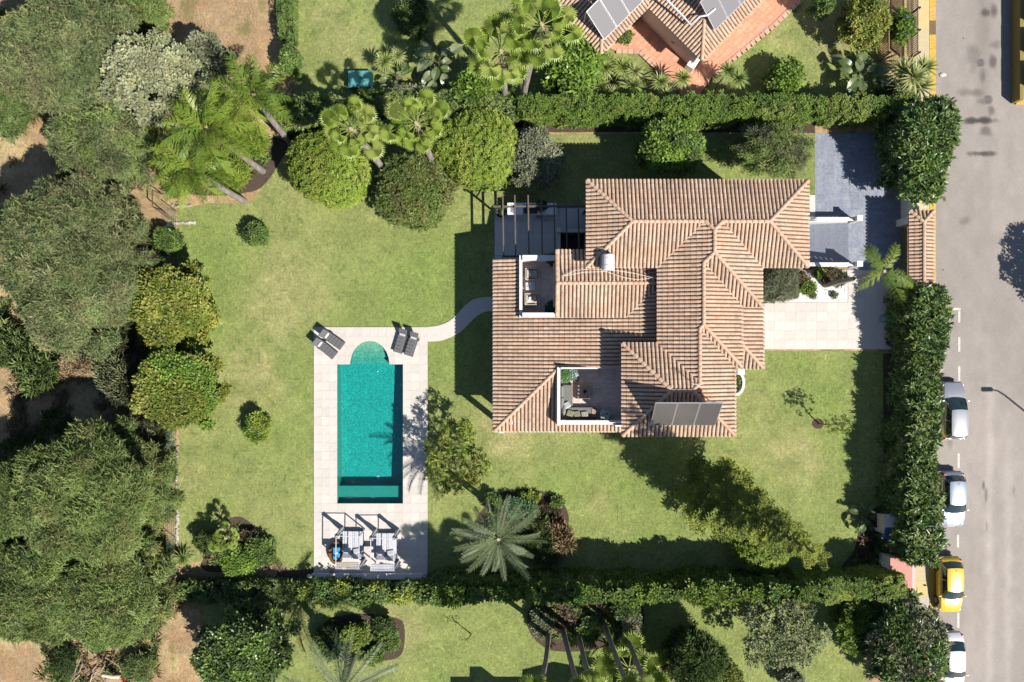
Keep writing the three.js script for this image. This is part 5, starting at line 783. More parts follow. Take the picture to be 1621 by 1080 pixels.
// entrance bed
tree({ name: 'olive_shrub', cat: 'shrub', label: 'grey olive bush against the house in the white gravel', fray: 12, px: 1232, py: 446, rx: 28, rz: 24, h0: 0.1, h1: 2.4, kind: 'fine', mat: LMdull, cols: C.grey, size: [0.2, 0.3], dens: 26, lobes: 12, lr: 0.45 });
sh('reddish shrub behind the green bush in the white gravel', 1266, 440, 12, 10, 1.0, C.red); sh('bright green bush in the white gravel', 1277, 455, 14, 11, 1.0, C.bright); sh('dark red-leaved shrub under the entrance palm trunk', 1308, 438, 12, 10, 0.9, C.red); sh('yellowish shrub by the balustrade in the white gravel', 1298, 433, 9, 7, 0.9, C.clipped); sh('small grassy plant near the end of the balustrade', 1325, 441, 12, 8, 0.7, C.sage, { kind: 'blade', size: [0.3, 0.45] });
for (const [l, a, b] of [['tiny clipped ball under the grey olive bush, first of four', 1236, 467], ['tiny clipped ball second of four in the white gravel', 1259, 467.5], ['tiny clipped ball third of four in the white gravel', 1287, 468], ['tiny clipped ball nearest the paved path, last of four', 1321, 467]]) tree({ name: 'ball_shrub', cat: 'bush', label: l, group: 'clipped balls in the white gravel', px: a, py: b, rx: 5.6, h0: 0.02, h1: 0.5, lobes: 1, kind: 'small', cols: [[0.10, 0.12, 0.045], [0.13, 0.15, 0.06]], size: [0.07, 0.1], dens: 160 });
sh('green plant inside the curved white planter wall', 1166, 605, 7, 7, 0.5, C.mid); sh('yellow-flowered plant beside the reddish olive bush', 704, 318, 8, 9, 0.5, [[0.6, 0.5, 0.03], [0.25, 0.3, 0.05]]);

// ---------------------------------------------------------------- by the pool
const fab = { stripe: M(0.06, 0.075, 0.16, { map: T.cloth }), grey: M(0.105, 0.105, 0.11, { map: T.cloth, roughness: 0.9 }), dark: M(0.045, 0.045, 0.05, { map: T.cloth }), white: M(0.45, 0.455, 0.48, { map: T.cloth, roughness: 0.95 }), blue: M(0.13, 0.16, 0.24, { map: T.cloth }), cream: M(0.40, 0.36, 0.31, { map: T.cloth, roughness: 0.95 }), lgrey: M(0.19, 0.19, 0.18, { map: T.cloth, roughness: 0.95 }), sofagrey: M(0.14, 0.14, 0.132, { map: T.cloth, roughness: 0.95 }), green: M(0.25, 0.25, 0.15, { map: T.cloth }), tan: M(0.38, 0.30, 0.22, { map: T.cloth }) };
{
  const make = (label) => { // foot end towards +z, head towards -z
    const t = thing('sun_lounger', label, 'sun lounger'); t.userData.group = 'sun loungers round the pool';
    const fr = new MB(); for (const s of [-1, 1]) fr.box(s * 0.31 - 0.025, 0.27, -0.35, s * 0.31 + 0.025, 0.32, 1.0); fr.box(-0.31, 0.27, 0.95, 0.31, 0.32, 1.0); part(t, 'frame', fr.geo(), mat.darkmetal);
    for (const [x, z] of [[-0.3, -0.3], [0.3, -0.3], [-0.3, 0.9], [0.3, 0.9]]) part(t, 'leg', new MB().box(x - .025, 0, z - .025, x + .025, 0.28, z + .025).geo(), mat.darkmetal);
    const n = 5; for (let i = 0; i < n; i++) part(t, 'seat_cushion', rbox(0.6, 0.06, 1.3 / n - 0.012, 0.02), fab.grey, 0, 0.35, -0.3 + 1.3 * (i + 0.5) / n);
    const b = new THREE.Group(); b.name = 'backrest'; b.position.set(0, 0.33, -0.33); b.rotation.x = 0.95; t.add(b);
    part(b, 'panel', rbox(0.6, 0.06, 0.72, 0.02), fab.grey, 0, 0.02, -0.36); part(b, 'pillow', rbox(0.44, 0.09, 0.2, 0.04, 3), fab.white, 0, 0.09, -0.12);
    const w = new THREE.TorusGeometry(0.09, 0.03, 6, 14); for (const s of [-1, 1]) { const q = part(t, 'wheel', w, mat.black, s * 0.36, 0.1, -0.3); q.rotation.y = PI / 2; }
    return t;
  };
  const a = make('grey sun lounger at the deck corner, nearer the pool edge'); const pos = (o, px, py, ang) => { o.position.set(X(px, 0.3), 0.06, Z(py, 0.3)); o.rotation.y = ang; };
  // yaw: foot direction (sin, cos)
  pos(a, 524.5, 535.5, Math.atan2(31, 22));
  for (const [l, px, py, ang] of [['grey sun lounger hanging over the deck corner onto the lawn', 513.5, 549.5, Math.atan2(31, 25)], ['grey sun lounger right of the rounded step end, left of the pair', 635.5, 537, Math.atan2(-11, 37)], ['grey sun lounger right of the rounded step end, right of the pair', 653, 542, Math.atan2(-11.5, 36)]]) { const c = copyOf(a, l, 0, 0, 0); pos(c, px, py, ang); }
}
{
  const make = (label, striped) => {
    const t = thing('daybed', label, 'daybed'); t.userData.group = 'daybeds at the end of the pool deck'; const hw = 0.8, hd = 1.12, h = 2.05, fr = new MB();
    for (const s of [-1, 1]) { fr.bar([s * hw, h, -hd], [s * hw, h, hd], 0.05); } fr.bar([-hw, h, -hd], [hw, h, -hd], 0.05); fr.bar([-hw, h, hd], [hw, h, hd], 0.05); part(t, 'top_frame', fr.geo(), mat.wmetal);
    for (const [x, z] of [[-hw, -hd], [hw, -hd], [-hw, hd], [hw, hd]]) part(t, 'post', new MB().box(x - .035, 0, z - .035, x + .035, h, z + .035).geo(), mat.wmetal);
    part(t, 'base', new MB().box(-hw + .04, 0.1, -hd + .04, hw - .04, 0.28, hd - .2).geo(), fab.stripe);
    const st = striped ? fab.cream : fab.blue; for (const s of [-1, 1]) { part(t, 'mattress', rbox(0.72, 0.15, 1.5, 0.05, 3), fab.white, s * 0.363, 0.36, -0.32); const bk = part(t, 'back_cushion', rbox(0.66, 0.14, 0.5, 0.05, 3), fab.white, s * 0.35, 0.58, 0.62); bk.rotation.x = -0.75; const pi = part(t, 'pillow', rbox(0.5, 0.14, 0.36, 0.06, 3), fab.white, s * 0.33, 0.54, 0.30, s * 0.2); pi.rotation.x = -0.4; for (const q of [-0.22]) part(t, 'stripe', new MB().box(s * 0.355 + q - .012, 0.436, -1.02, s * 0.355 + q + .012, 0.4395, 0.38).geo(), fab.stripe); }
    // folded canopy along the south rail, curtains tied at the posts
    const cn = new MB(); for (let i = 0; i < 5; i++) cn.tube([[-hw, h - 0.04 - 0.03 * (i % 2), hd - 0.09 - i * 0.075], [0, h - 0.09, hd - 0.09 - i * 0.075], [hw, h - 0.04 - 0.03 * (i % 2), hd - 0.09 - i * 0.075]], 0.045, 6); part(t, 'folded_canopy', cn.geo(), st === fab.cream ? fab.cream : fab.white);
    for (const [x, z] of [[-hw, -hd], [hw, hd], ...(striped ? [] : [[hw, -hd]])]) { const m = new MB(); const n = 16, P = k => [0, 0.35, 0.62, 1.05].map((y, j) => { const a = k / n * 2 * PI, r = [0.17, 0.15, 0.1, 0.13][j] * (1 + 0.28 * Math.cos(a * 5)); return [x + r * Math.cos(a), 0.05 + y * 1.85, z + r * Math.sin(a)]; }); for (let k = 0; k < n; k++) { const a = P(k), b = P(k + 1); for (let j = 0; j < 3; j++) m.quad(a[j], b[j], b[j + 1], a[j + 1]); } part(t, 'curtain', m.geo(), fab.white); }
    return t;
  };
  const a = make('left daybed with a white post frame and striped folded canopy', true); a.position.set(X(560), 0.06, Z(862)); a.rotation.y = -0.01;
  const b = make('right daybed with a white post frame, mostly in shade', false); b.position.set(X(613), 0.06, Z(865));
}
{ // wicker basket with a blue cushion
  const t = thing('pet_basket', 'oval brown wicker basket with a blue cushion beside the left daybed', 'basket', X(534), 0.06, Z(873));
  const w = M(0.23, 0.085, 0.025, { map: T.wood, roughness: 0.7, bumpMap: T.bumpFine, bumpScale: 0.03 }); for (let i = 0; i < 4; i++) { const r = new THREE.TorusGeometry(0.46, 0.075, 8, 32); const m = part(t, 'wicker_ring', r, w, 0, 0.07 + i * 0.095, 0); m.rotation.x = PI / 2; m.scale.set(1 + i * .02, 1.55, 1); }
  part(t, 'base', place(cyl(0.46, 0.46, 0.06, 24), 0, 0.05, 0), w).scale.z = 1.55; const c = part(t, 'cushion', rbox(0.52, 0.14, 1.05, 0.06, 3), M(0.02, 0.22, 0.42, { map: T.cloth })); c.position.y = 0.2; part(t, 'folded_towel', rbox(0.22, 0.04, 0.14, 0.015), fab.white, 0, 0.29, 0.05, 0.4);
  const w2 = thing('deck_wall', 'low pale wall along the south end of the pool deck', 'wall', X(586), 0, Z(911)); part(w2, 'wall', new MB().box(-4.1, 0, -0.2, 4.1, 0.34, 0.14).geo(), M(0.55, 0.55, 0.55, { map: T.plaster })); part(w2, 'coping', new MB().box(-4.14, 0.34, -0.24, 4.14, 0.39, 0.18).geo(), M(0.6, 0.6, 0.6, { map: T.plaster }));
  for (const [l, px, py] of [['small black floor lamp near the basket on the deck', 511, 896], ['small black floor lamp below the basket on the deck', 526.5, 903]]) { const o = thing('floor_lamp', l, 'lamp', X(px), 0.06, Z(py)); part(o, 'body', cyl(0.06, 0.08, 0.3, 10).translate(0, 0.15, 0), mat.black); part(o, 'cap', cyl(0.1, 0.09, 0.05, 12).translate(0, 0.32, 0), mat.darkmetal); }
  const pu = thing('garden_spotlight', 'white spotlight box at the left end of the deck wall', 'spotlight', X(495), 0, Z(908)); part(pu, 'bracket', cyl(0.05, 0.05, 0.5, 8).translate(0, 0.25, 0), mat.black); const hd = part(pu, 'head', rbox(0.22, 0.16, 0.34, 0.03), mat.wmetal, -0.1, 0.55, 0.05, 0.7); hd.rotation.x = 0.4;
  const p3 = thing('shower_post', 'white round post cap at the right end of the deck wall', 'post', X(674), 0, Z(907)); part(p3, 'post', cyl(0.06, 0.06, 0.5, 10).translate(0, 0.25, 0), mat.wmetal); const rg = part(p3, 'ring', new THREE.TorusGeometry(0.13, 0.045, 8, 18), mat.wmetal, 0, 0.52, 0); rg.rotation.x = PI / 2;
}
// ---------------------------------------------------------------- patio, pergola, kitchen
{
  const x0 = X(783), x1 = X(935), z0 = Z(330), z1 = -5.35;
  const pa = struct('patio', new MB().box(x0, 0, z0, x1, 0.02, -7.76).box(x0, 0, -7.76, 3.44, 0.02, z1).geo(), mat.darkgrout);
  slabs(pa, steps(x0, 3.40, 5), steps(z0, -7.76, 2), 0.02, 0.13, mat.patio, 0.01); slabs(pa, steps(3.40, x1, 2), [z0, -7.76], 0.02, 0.13, mat.patio, 0.01); slabs(pa, steps(x0, 3.40, 5), steps(-7.76, z1, 3), 0.02, 0.13, mat.patio, 0.01);
  const st = struct('stairwell', new MB().box(3.3, -2.4, -7.9, 3.44, 0.1, -5.8).box(3.44, -2.4, -7.9, 5.3, 0.1, -7.76).box(3.44, -2.5, -7.76, 5.3, -2.4, -5.8).box(5.2, -2.4, -7.76, 5.3, 0.1, -5.8).box(3.3, -2.4, -5.9, 5.2, 0.1, -5.75).geo(), M(0.2, 0.2, 0.2));
  const b = thing('patio_balustrade', 'white balustrade round the dark stairwell beside the pergola patio', 'balustrade', 3.3, 0, -7.8);
  part(b, 'wall', new MB().box(-0.12, 0.1, 0, 0.12, 1.05, 2.0).geo(), mat.white); part(b, 'rail', new MB().box(0.1, 0.98, -0.12, 1.9, 1.08, 0.12).geo(), mat.white); part(b, 'pillar', rbox(0.32, 1.5, 0.32, 0.02), mat.white, 0, 0.75, 0); const bal = new THREE.LatheGeometry([[0.05, 0], [0.08, 0.08], [0.04, 0.2], [0.09, 0.42], [0.05, 0.62], [0.075, 0.86]].map(p => new THREE.Vector2(...p)), 8); for (let x = 0.3; x < 1.9; x += 0.25) part(b, 'baluster', bal, mat.white, x, 0.13, 0);
  const pg = thing('pergola', 'dark timber pergola of seven rafters over the grey patio', 'pergola', 1.8, 0, -7.4), wd = M(0.12, 0.095, 0.08, { map: T.wood, roughness: 0.85 }), h = 3.2, P = (px, py) => [X(px, h) - 1.8, h, Z(py, h) + 7.4];
  for (const px of [796, 815, 836, 857, 877, 896, 915]) { const a = P(px, px > 850 ? 312 : 309.5), c = P(px + 1.5, 408); part(pg, 'rafter', new MB().bar([a[0], h + .09, a[2]], [c[0], h + .09, c[2]], 0.09, 0.16).geo(), wd); }
  const a = P(780.5, 327), c = P(935, 326); part(pg, 'beam', new MB().bar([a[0], h - .07, a[2]], [c[0], h - .07, c[2]], 0.12, 0.17).geo(), wd); const d = P(795, 406), e = P(826, 406); part(pg, 'wall_beam', new MB().bar([d[0], h - .07, d[2]], [e[0] + .3, h - .07, e[2]], 0.12, 0.17).geo(), wd);
  for (const px of [786, 857, 930]) part(pg, 'post', new MB().box(X(px, h) - 1.8 - .06, 0.1, P(780, 327)[2] - .06, X(px, h) - 1.8 + .06, h - .15, P(780, 327)[2] + .06).geo(), wd);
  part(pg, 'brace', new MB().bar([a[0] + .35, h - .9, a[2]], [a[0] + 1.1, h - .2, a[2]], 0.07).geo(), wd);
  const k = thing('outdoor_kitchen', 'white outdoor kitchen counter with a black grill under the pergola', 'kitchen', X(842, 1), 0.15, Z(331, 1));
  const hw = L(38, 1), m = new MB(); m.box(-hw, 0, -0.4, hw, 0.86, 0.36); part(k, 'counter', m.geo(), mat.white); const top = M(0.6, 0.6, 0.6, { roughness: 0.3 }); part(k, 'worktop', new MB().box(-hw - .03, 0.86, -0.43, -0.62, 0.91, 0.4).geo(), top); part(k, 'worktop', new MB().box(0.4, 0.86, -0.43, hw + .03, 0.91, 0.4).geo(), top); part(k, 'grill', rbox(0.98, 0.12, 0.62, 0.03), mat.black, -0.11, 0.92, 0.02); part(k, 'grill_shelf', new MB().box(-0.62, 0.86, -0.43, 0.4, 0.9, -0.31).geo(), top); const sk = part(k, 'sink', rbox(0.55, 0.06, 0.42, 0.04), mat.steel, -1.25, 0.9, 0.05); part(sk, 'tap', new MB().tube([[0, 0, -.24], [0, .3, -.24], [0, .34, -.12]], 0.018, 6).geo(), mat.steel); part(k, 'drawer', rbox(0.5, 0.05, 0.26, 0.01), M(0.3, 0.33, 0.38), 0.95, 0.3, 0.48); part(k, 'drawer', rbox(0.4, 0.05, 0.2, 0.01), M(0.25, 0.2, 0.17), 0.5, 0.3, 0.46);
  const wa = M(0.55, 0.52, 0.5, { map: T.cloth }); const po = thing('potted_plant', 'dark potted plant on the kitchen counter under the pergola', 'potted plant', X(857, 1.1), 1.06, Z(327, 1.1)); part(po, 'pot', cyl(0.15, 0.11, 0.25, 12).translate(0, 0.125, 0), mat.darkmetal); scatter(po, lobeList([{ x: 0, y: 0.45, z: 0, rx: 0.32, ry: 0.28, rz: 0.32 }], { dens: 70, size: [0.14, 0.2], cols: C.dark }), 'lance', LM);
  const bk = thing('green_tub', 'dark round tub with a green cushion at the patio corner', 'tub', X(793, 0.4), 0.15, Z(337, 0.4)); part(bk, 'tub', new THREE.LatheGeometry([[0.01, 0], [0.3, 0], [0.36, 0.42], [0.33, 0.44], [0.28, 0.2], [0.01, 0.18]].map(p => new THREE.Vector2(...p)), 22), mat.darkmetal); part(bk, 'cushion', rbox(0.26, 0.1, 0.46, 0.04), M(0.25, 0.42, 0.14, { map: T.cloth }), 0.03, 0.32, 0);
}
// ---------------------------------------------------------------- roof terraces, things on the roof
const put = (n, l, c, px, py, h, turn = 0) => thing(n, l, c, X(px, h), h, Z(py, h), turn);
{
  const F = 3.625;
  const chair = (l, px, py, tw) => { const t = put('armchair', l, 'armchair', px, py, F, PI / 2); t.userData.group = 'armchairs on the west roof terrace'; const fm = M(0.45, 0.40, 0.34, { map: T.wood }); part(t, 'base', rbox(0.78, 0.14, 0.8, 0.03), fm, 0, 0.16, 0); part(t, 'seat_cushion', rbox(0.6, 0.16, 0.66, 0.05, 3), fab.cream, 0, 0.33, 0.05); part(t, 'backrest', rbox(0.78, 0.5, 0.12, 0.03), fm, 0, 0.46, -0.36); for (const s of [-1, 1]) part(t, 'armrest', rbox(0.09, 0.4, 0.74, 0.03), fm, s * 0.37, 0.4, 0.02); const b = part(t, 'back_cushion', rbox(0.56, 0.4, 0.14, 0.05, 3), fab.cream, 0, 0.58, -0.25); b.rotation.x = -0.2; const p = part(t, 'pillow', rbox(0.42, 0.36, 0.13, 0.055, 3), fab.white, tw * 0.1, 0.56, -0.08, tw); p.rotation.x = -0.5; return t; };
  chair('cream armchair with a white pillow on the west terrace, upper one', 841, 435, 0.35); chair('cream armchair with a white pillow on the west terrace, lower one', 840, 474.5, -0.3);
  const tb = put('side_table', 'small white side table between the two armchairs', 'table', 839, 454, F); part(tb, 'top', rbox(0.62, 0.05, 0.52, 0.02), fab.white, 0, 0.45, 0); for (const [x, z] of [[-.26, -.2], [.26, -.2], [-.26, .2], [.26, .2]]) part(tb, 'leg', new MB().box(x - .02, 0, z - .02, x + .02, .43, z + .02).geo(), mat.wmetal); part(tb, 'book', rbox(0.22, 0.03, 0.28, 0.006), M(0.2, 0.3, 0.45), 0.14, 0.49, 0); part(tb, 'glass', cyl(0.035, 0.03, 0.12, 10), M(0.5, 0.45, 0.4, { roughness: 0.2 }), -0.15, 0.53, 0.05);
  const plant = (l, px, py, r, cols, potm, kind = 'lance') => { const t = put('potted_plant', l, 'potted plant', px, py, F); part(t, 'pot', new THREE.LatheGeometry([[0.01, 0], [0.2, 0], [0.27, 0.42], [0.24, 0.43], [0.2, 0.36], [0.01, 0.36]].map(p => new THREE.Vector2(...p)), 18), potm); innerMass(t, [{ x: 0, y: 0.75, z: 0, rx: r, ry: r * .8, rz: r }], [0.02, 0.035, 0.015], 0.6); scatter(t, lobeList([{ x: 0, y: 0.75, z: 0, rx: r, ry: r * 0.85, rz: r }], { dens: 46, size: [0.16, 0.26], cols }), kind, LMglossy); return t; };
  plant('dark potted palm at the upper right corner of the west terrace', 873, 412, 0.36, C.dark, mat.darkmetal); plant('dark potted plant at the lower right corner of the west terrace', 873, 489, 0.38, [[0.04, 0.085, 0.05], [0.05, 0.1, 0.06]], mat.darkmetal);
  plant('big-leaved green plant at the upper left corner of the south terrace', 893, 592, 0.42, [[0.06, 0.15, 0.045], [0.09, 0.2, 0.06]], mat.white, 'broad'); plant('plant with pale blue-green leaves beside the big-leaved one', 904, 593, 0.3, [[0.3, 0.38, 0.42], [0.12, 0.2, 0.16]], mat.darkmetal, 'small'); plant('potted plant with pale leaves right of the grey corner sofa', 958, 656, 0.36, [[0.05, 0.1, 0.06], [0.35, 0.42, 0.42]], mat.darkmetal, 'small');
  const bowl = put('clay_pot', 'small empty clay pot beside the terrace plants', 'pot', 912, 600, F); part(bowl, 'pot', new THREE.LatheGeometry([[0.01, 0], [0.14, 0], [0.2, 0.26], [0.17, 0.27], [0.12, 0.05], [0.01, 0.05]].map(p => new THREE.Vector2(...p)), 18), M(0.25, 0.17, 0.12));
  // corner sofa: long arm along the west parapet, short arm along the south one
  const s = put('corner_sofa', 'grey corner sofa with cushions on the south roof terrace', 'sofa', 897, 652, F); const cz = 0; const x0 = X(886.5, F + .4) - s.position.x, x1 = X(907, F + .4) - s.position.x, za = Z(608, F + .4) - s.position.z, zb = Z(666, F + .4) - s.position.z, xr = X(944, F + .4) - s.position.x, zs = Z(644, F + .4) - s.position.z;
  const bs = M(0.33, 0.25, 0.2, { map: T.wood }); part(s, 'base', new MB().box(x0, 0.05, za, x1, 0.25, zb).box(x1, 0.05, zs, xr, 0.25, zb).geo(), bs);
  part(s, 'seat_cushion', rbox(x1 - x0 - .06, 0.18, zs - za - .1, 0.05, 3), fab.sofagrey, (x0 + x1) / 2, 0.34, (za + zs) / 2); part(s, 'seat_cushion', rbox(xr - x0 - .2, 0.18, zb - zs - .1, 0.05, 3), fab.sofagrey, (x0 + xr) / 2 - .05, 0.341, (zb + zs) / 2 - .02);
  for (const k of [0.2, 0.52]) { const b = part(s, 'back_cushion', rbox(0.16, 0.4, 0.75, 0.06, 3), fab.lgrey, x0 + 0.16, 0.6, mixn(za, zb, k)); b.rotation.z = 0.25; } for (let i = 0; i < 3; i++) { const b = part(s, 'back_cushion', rbox(0.66, 0.4, 0.18, 0.07, 3), fab.dark, x0 + 0.65 + i * 0.7, 0.6, zb - 0.18); b.rotation.x = -0.3; }
  const rc = part(s, 'round_cushion', new THREE.SphereGeometry(0.3, 18, 10), fab.lgrey, x0 + 0.24, 0.62, zb - 0.72); rc.scale.set(0.45, 1, 1.2); for (const [x, z, m, a] of [[0.45, -1.05, fab.white, 0.5], [0.66, -0.5, fab.green, -0.3], [1.1, -0.45, fab.green, 0.15], [1.62, -0.42, fab.cream, 0.1]]) { const q = part(s, 'pillow', rbox(0.46, 0.14, 0.42, 0.06, 3), m, x0 + x, 0.6, zb + z, a); q.rotation.x = -0.5; } part(s, 'end_tray', rbox(0.3, 0.05, 0.55, 0.01), bs, xr - .16, 0.45, (zs + zb) / 2 - .05);
  const ct = put('coffee_table', 'square pale wooden coffee table beside the grey sofa', 'table', 924, 619.5, F); const tm = M(0.30, 0.24, 0.2, { map: T.wood }); for (let i = 0; i < 4; i++) part(ct, 'plank', rbox(0.21, 0.05, 0.86, 0.008), tm, -0.33 + i * 0.22, 0.42, 0); part(ct, 'base', new MB().box(-.38, 0, -.38, .38, .395, .38).geo(), tm); part(ct, 'vase', new THREE.LatheGeometry([[0.01, 0], [0.08, 0], [0.12, 0.12], [0.06, 0.24], [0.07, 0.27]].map(p => new THREE.Vector2(...p)), 14), mat.black, 0.02, 0.445, -0.02);
}
{ // water tank, solar panels, cables, aerial
  const t = put('water_tank', 'white water tank standing on the villa roof near the gable ridge', 'tank', 961.5, 416, 7.75), ph = [[0.01, 0], [0.36, 0.0], [0.40, 0.06], [0.40, 0.92], [0.34, 1.02], [0.01, 1.05]].map(p => new THREE.Vector2(...p)); const b = part(t, 'barrel', new THREE.LatheGeometry(ph, 28), M(0.55, 0.55, 0.57, { roughness: 0.4 }), 0, 0.38, 0.52); b.rotation.x = -PI / 2; for (const z of [0.2, -0.25]) { part(t, 'band', new THREE.TorusGeometry(0.405, 0.012, 6, 30), mat.steel, 0, 0.38, z); part(t, 'cradle', rbox(0.6, 0.5, 0.06, 0.01), mat.wmetal, 0, -0.05, z); }
  const wire = (l, pts) => { const o = thing('roof_cable', l, 'cable'); const P = pts.map(([a, c, h]) => [X(a, h), h, Z(c, h)]); o.position.set(...P[0]); part(o, 'cable', new MB().tube(P.map(p => p.map((v, i) => v - P[0][i])), 0.016, 5).geo(), M(0.65, 0.6, 0.55)); };
  wire('upper pale cable sagging across the gable roof', [[893, 436, 6.85], [912, 428, 6.85], [935, 426, 6.9], [965, 427, 7.0], [1000, 432, 7.0], [1022, 437, 7.0], [1038, 441, 7.1]]); wire('lower pale cable lying along the gable ridge', [[893, 437, 6.85], [925, 431, 6.85], [960, 430, 6.9], [990, 440, 6.95], [1010, 443, 6.95], [1037, 440, 7.0]]); wire('pale cable hanging from the gable end towards the patio', [[888, 405, 6.4], [890, 425, 6.75], [894, 437, 6.85]]);
  const sp = M(0.20, 0.20, 0.215, { roughness: 0.16, metalness: 0.0 }), al = M(0.6, 0.6, 0.62, { roughness: 0.35, metalness: 0.7 });
  const array = (o, n, w, l) => { for (let i = 0; i < n; i++) { const p = part(o, 'panel', rbox(w - 0.02, 0.06, l, 0.01), al, (i - (n - 1) / 2) * w, 0, 0); const g = part(p, 'collector_glass', new MB().box(-w / 2 + .04, 0, -l / 2 + .03, w / 2 - .04, 0.034, l / 2 - .03).geo(), MP(0.078, 0.074, 0.074, { roughness: 0.22, clearcoat: 0.6, clearcoatRoughness: 0.12 })); } for (const z of [-l / 2 + .2, l / 2 - .2]) part(o, 'rail', new MB().box(-n * w / 2, -0.09, z - .03, n * w / 2, -0.03, z + .03).geo(), al); };
  const s = thing('solar_collector', 'row of three tilted grey solar panels on the villa roof', 'solar panel', 0, 0, 0); const a = [X(1029, 8.0), 8.0, Z(673, 8.0)], bb = [X(1132.5, 8.0), 8.0, Z(671.5, 8.0)], c = [X(1042, 9.75), 9.75, Z(637.5, 9.75)]; const xm = (a[0] + bb[0]) / 2, dz = a[2] - c[2], dy = c[1] - a[1], l = Math.hypot(dz, dy); s.position.set(xm, a[1], a[2]); const tr = new THREE.Group(); tr.name = 'array'; tr.position.set(0, dy / 2, -dz / 2); tr.rotation.x = Math.atan2(dy, dz); s.add(tr); array(tr, 3, (bb[0] - a[0]) / 3, l);
  const st = new MB(); for (const x of [-1.6, 0, 1.6]) { st.bar([x, dy - .1, -dz], [x, -0.2, -dz], 0.05); st.bar([x, dy * .5, -dz * .5], [x, -.25, -dz * .5], 0.05); st.bar([x, 0, 0], [x, -.45, 0], 0.05); } part(s, 'stand', st.geo(), al);
  const ae = put('roof_aerial', 'thin aerial on the ridge above the solar panels', 'aerial', 1098, 607, 8.4); part(ae, 'mast', new MB().tube([[0, 0, 0], [0.05, 1.3, 0]], 0.025, 6).geo(), mat.steel); for (let i = 0; i < 4; i++) part(ae, 'rod', new MB().bar([-.3, .9 + i * .12, 0], [.3, .9 + i * .12, 0], 0.015).geo(), mat.steel);
  const pw = thing('planter_wall', 'curved white planter wall beside the villa front', 'planter', X(1163), 0, Z(606)); const m = new MB(); const n = 18; for (let i = 0; i < n; i++) { const f = q => { const an = -PI / 2 + PI * q / n; return [[Math.cos(an) * 0.44, Math.sin(an) * 0.72], [Math.cos(an) * 0.62, Math.sin(an) * 0.92]]; }; const [p, q] = f(i), [r, t2] = f(i + 1); m.hexa([p[0], 0, p[1]], [q[0], 0, q[1]], [t2[0], 0, t2[1]], [r[0], 0, r[1]], [p[0], .45, p[1]], [q[0], .45, q[1]], [t2[0], .45, t2[1]], [r[0], .45, r[1]]); } part(pw, 'wall', m.geo(), mat.white); part(pw, 'pillar', new MB().box(-.1, 0, -1.05, .4, 1.1, -.62).geo(), mat.white);
}
// ---------------------------------------------------------------- street side: gate, walls, hut
{
  const g = thing('gate_roof', 'tiled gate portal at the street side of the driveway', 'gate', 28.1, 0, -6.4), hold = new THREE.Group(); hold.name = 'roof'; g.add(hold); hold.position.set(-28.1, 0, 6.4);
  tiledRoof(hold, [{ x0: 27.3, x1: 28.95, z0: -8.95, z1: -3.7, h: 2.5, sides: 'NWE' }], 0.35, { single: 40, ridges: [[[27.3, 2.5, -8.95], [28.125, 2.79, -8.125]], [[28.95, 2.5, -8.95], [28.125, 2.79, -8.125]], [[28.125, 2.79, -3.7], [28.125, 2.79, -8.125]]] });
  part(g, 'pier', new MB().box(-0.45, 0, -2.3, 0.6, 2.48, -1.8).geo(), mat.white); part(g, 'pier', new MB().box(-0.45, 0, 2.1, 0.6, 2.48, 2.6).geo(), mat.white); const gt = part(g, 'gate_leaf', new MB().box(0.35, 0.08, -1.8, 0.42, 2.3, 2.1).geo(), mat.darkmetal);
  const w = thing('street_wall', 'white garden wall between oleander and gate portal', 'wall', X(1431), 0, Z(324)); part(w, 'wall', new MB().box(-0.24, 0, -1.6, 0.2, 1.7, 1.25).geo(), mat.white); part(w, 'end_pier', rbox(0.62, 1.9, 0.3, 0.02), mat.white, -0.1, 0.9, 1.38);
  const s = thing('hose_reel', 'coiled pale blue hose lying on the entrance paving', 'hose', X(1397), 0.085, Z(505)); const pts = []; for (let i = 0; i <= 90; i++) { const t = i / 90, a = t * 2 * PI * 4, r = 0.12 + 0.24 * t; pts.push([r * Math.cos(a), 0.02 + 0.012 * Math.sin(i), r * Math.sin(a)]); } part(s, 'hose', new MB().tube(pts, 0.017, 5).geo(), M(0.25, 0.36, 0.4));
  const ew = thing('entrance_wall', 'white gate post beside the entrance path near the street hedge', 'wall', X(1425), 0, Z(445)); part(ew, 'post', new MB().box(-.18, 0, -.35, .18, 1.9, .35).geo(), mat.white);
}
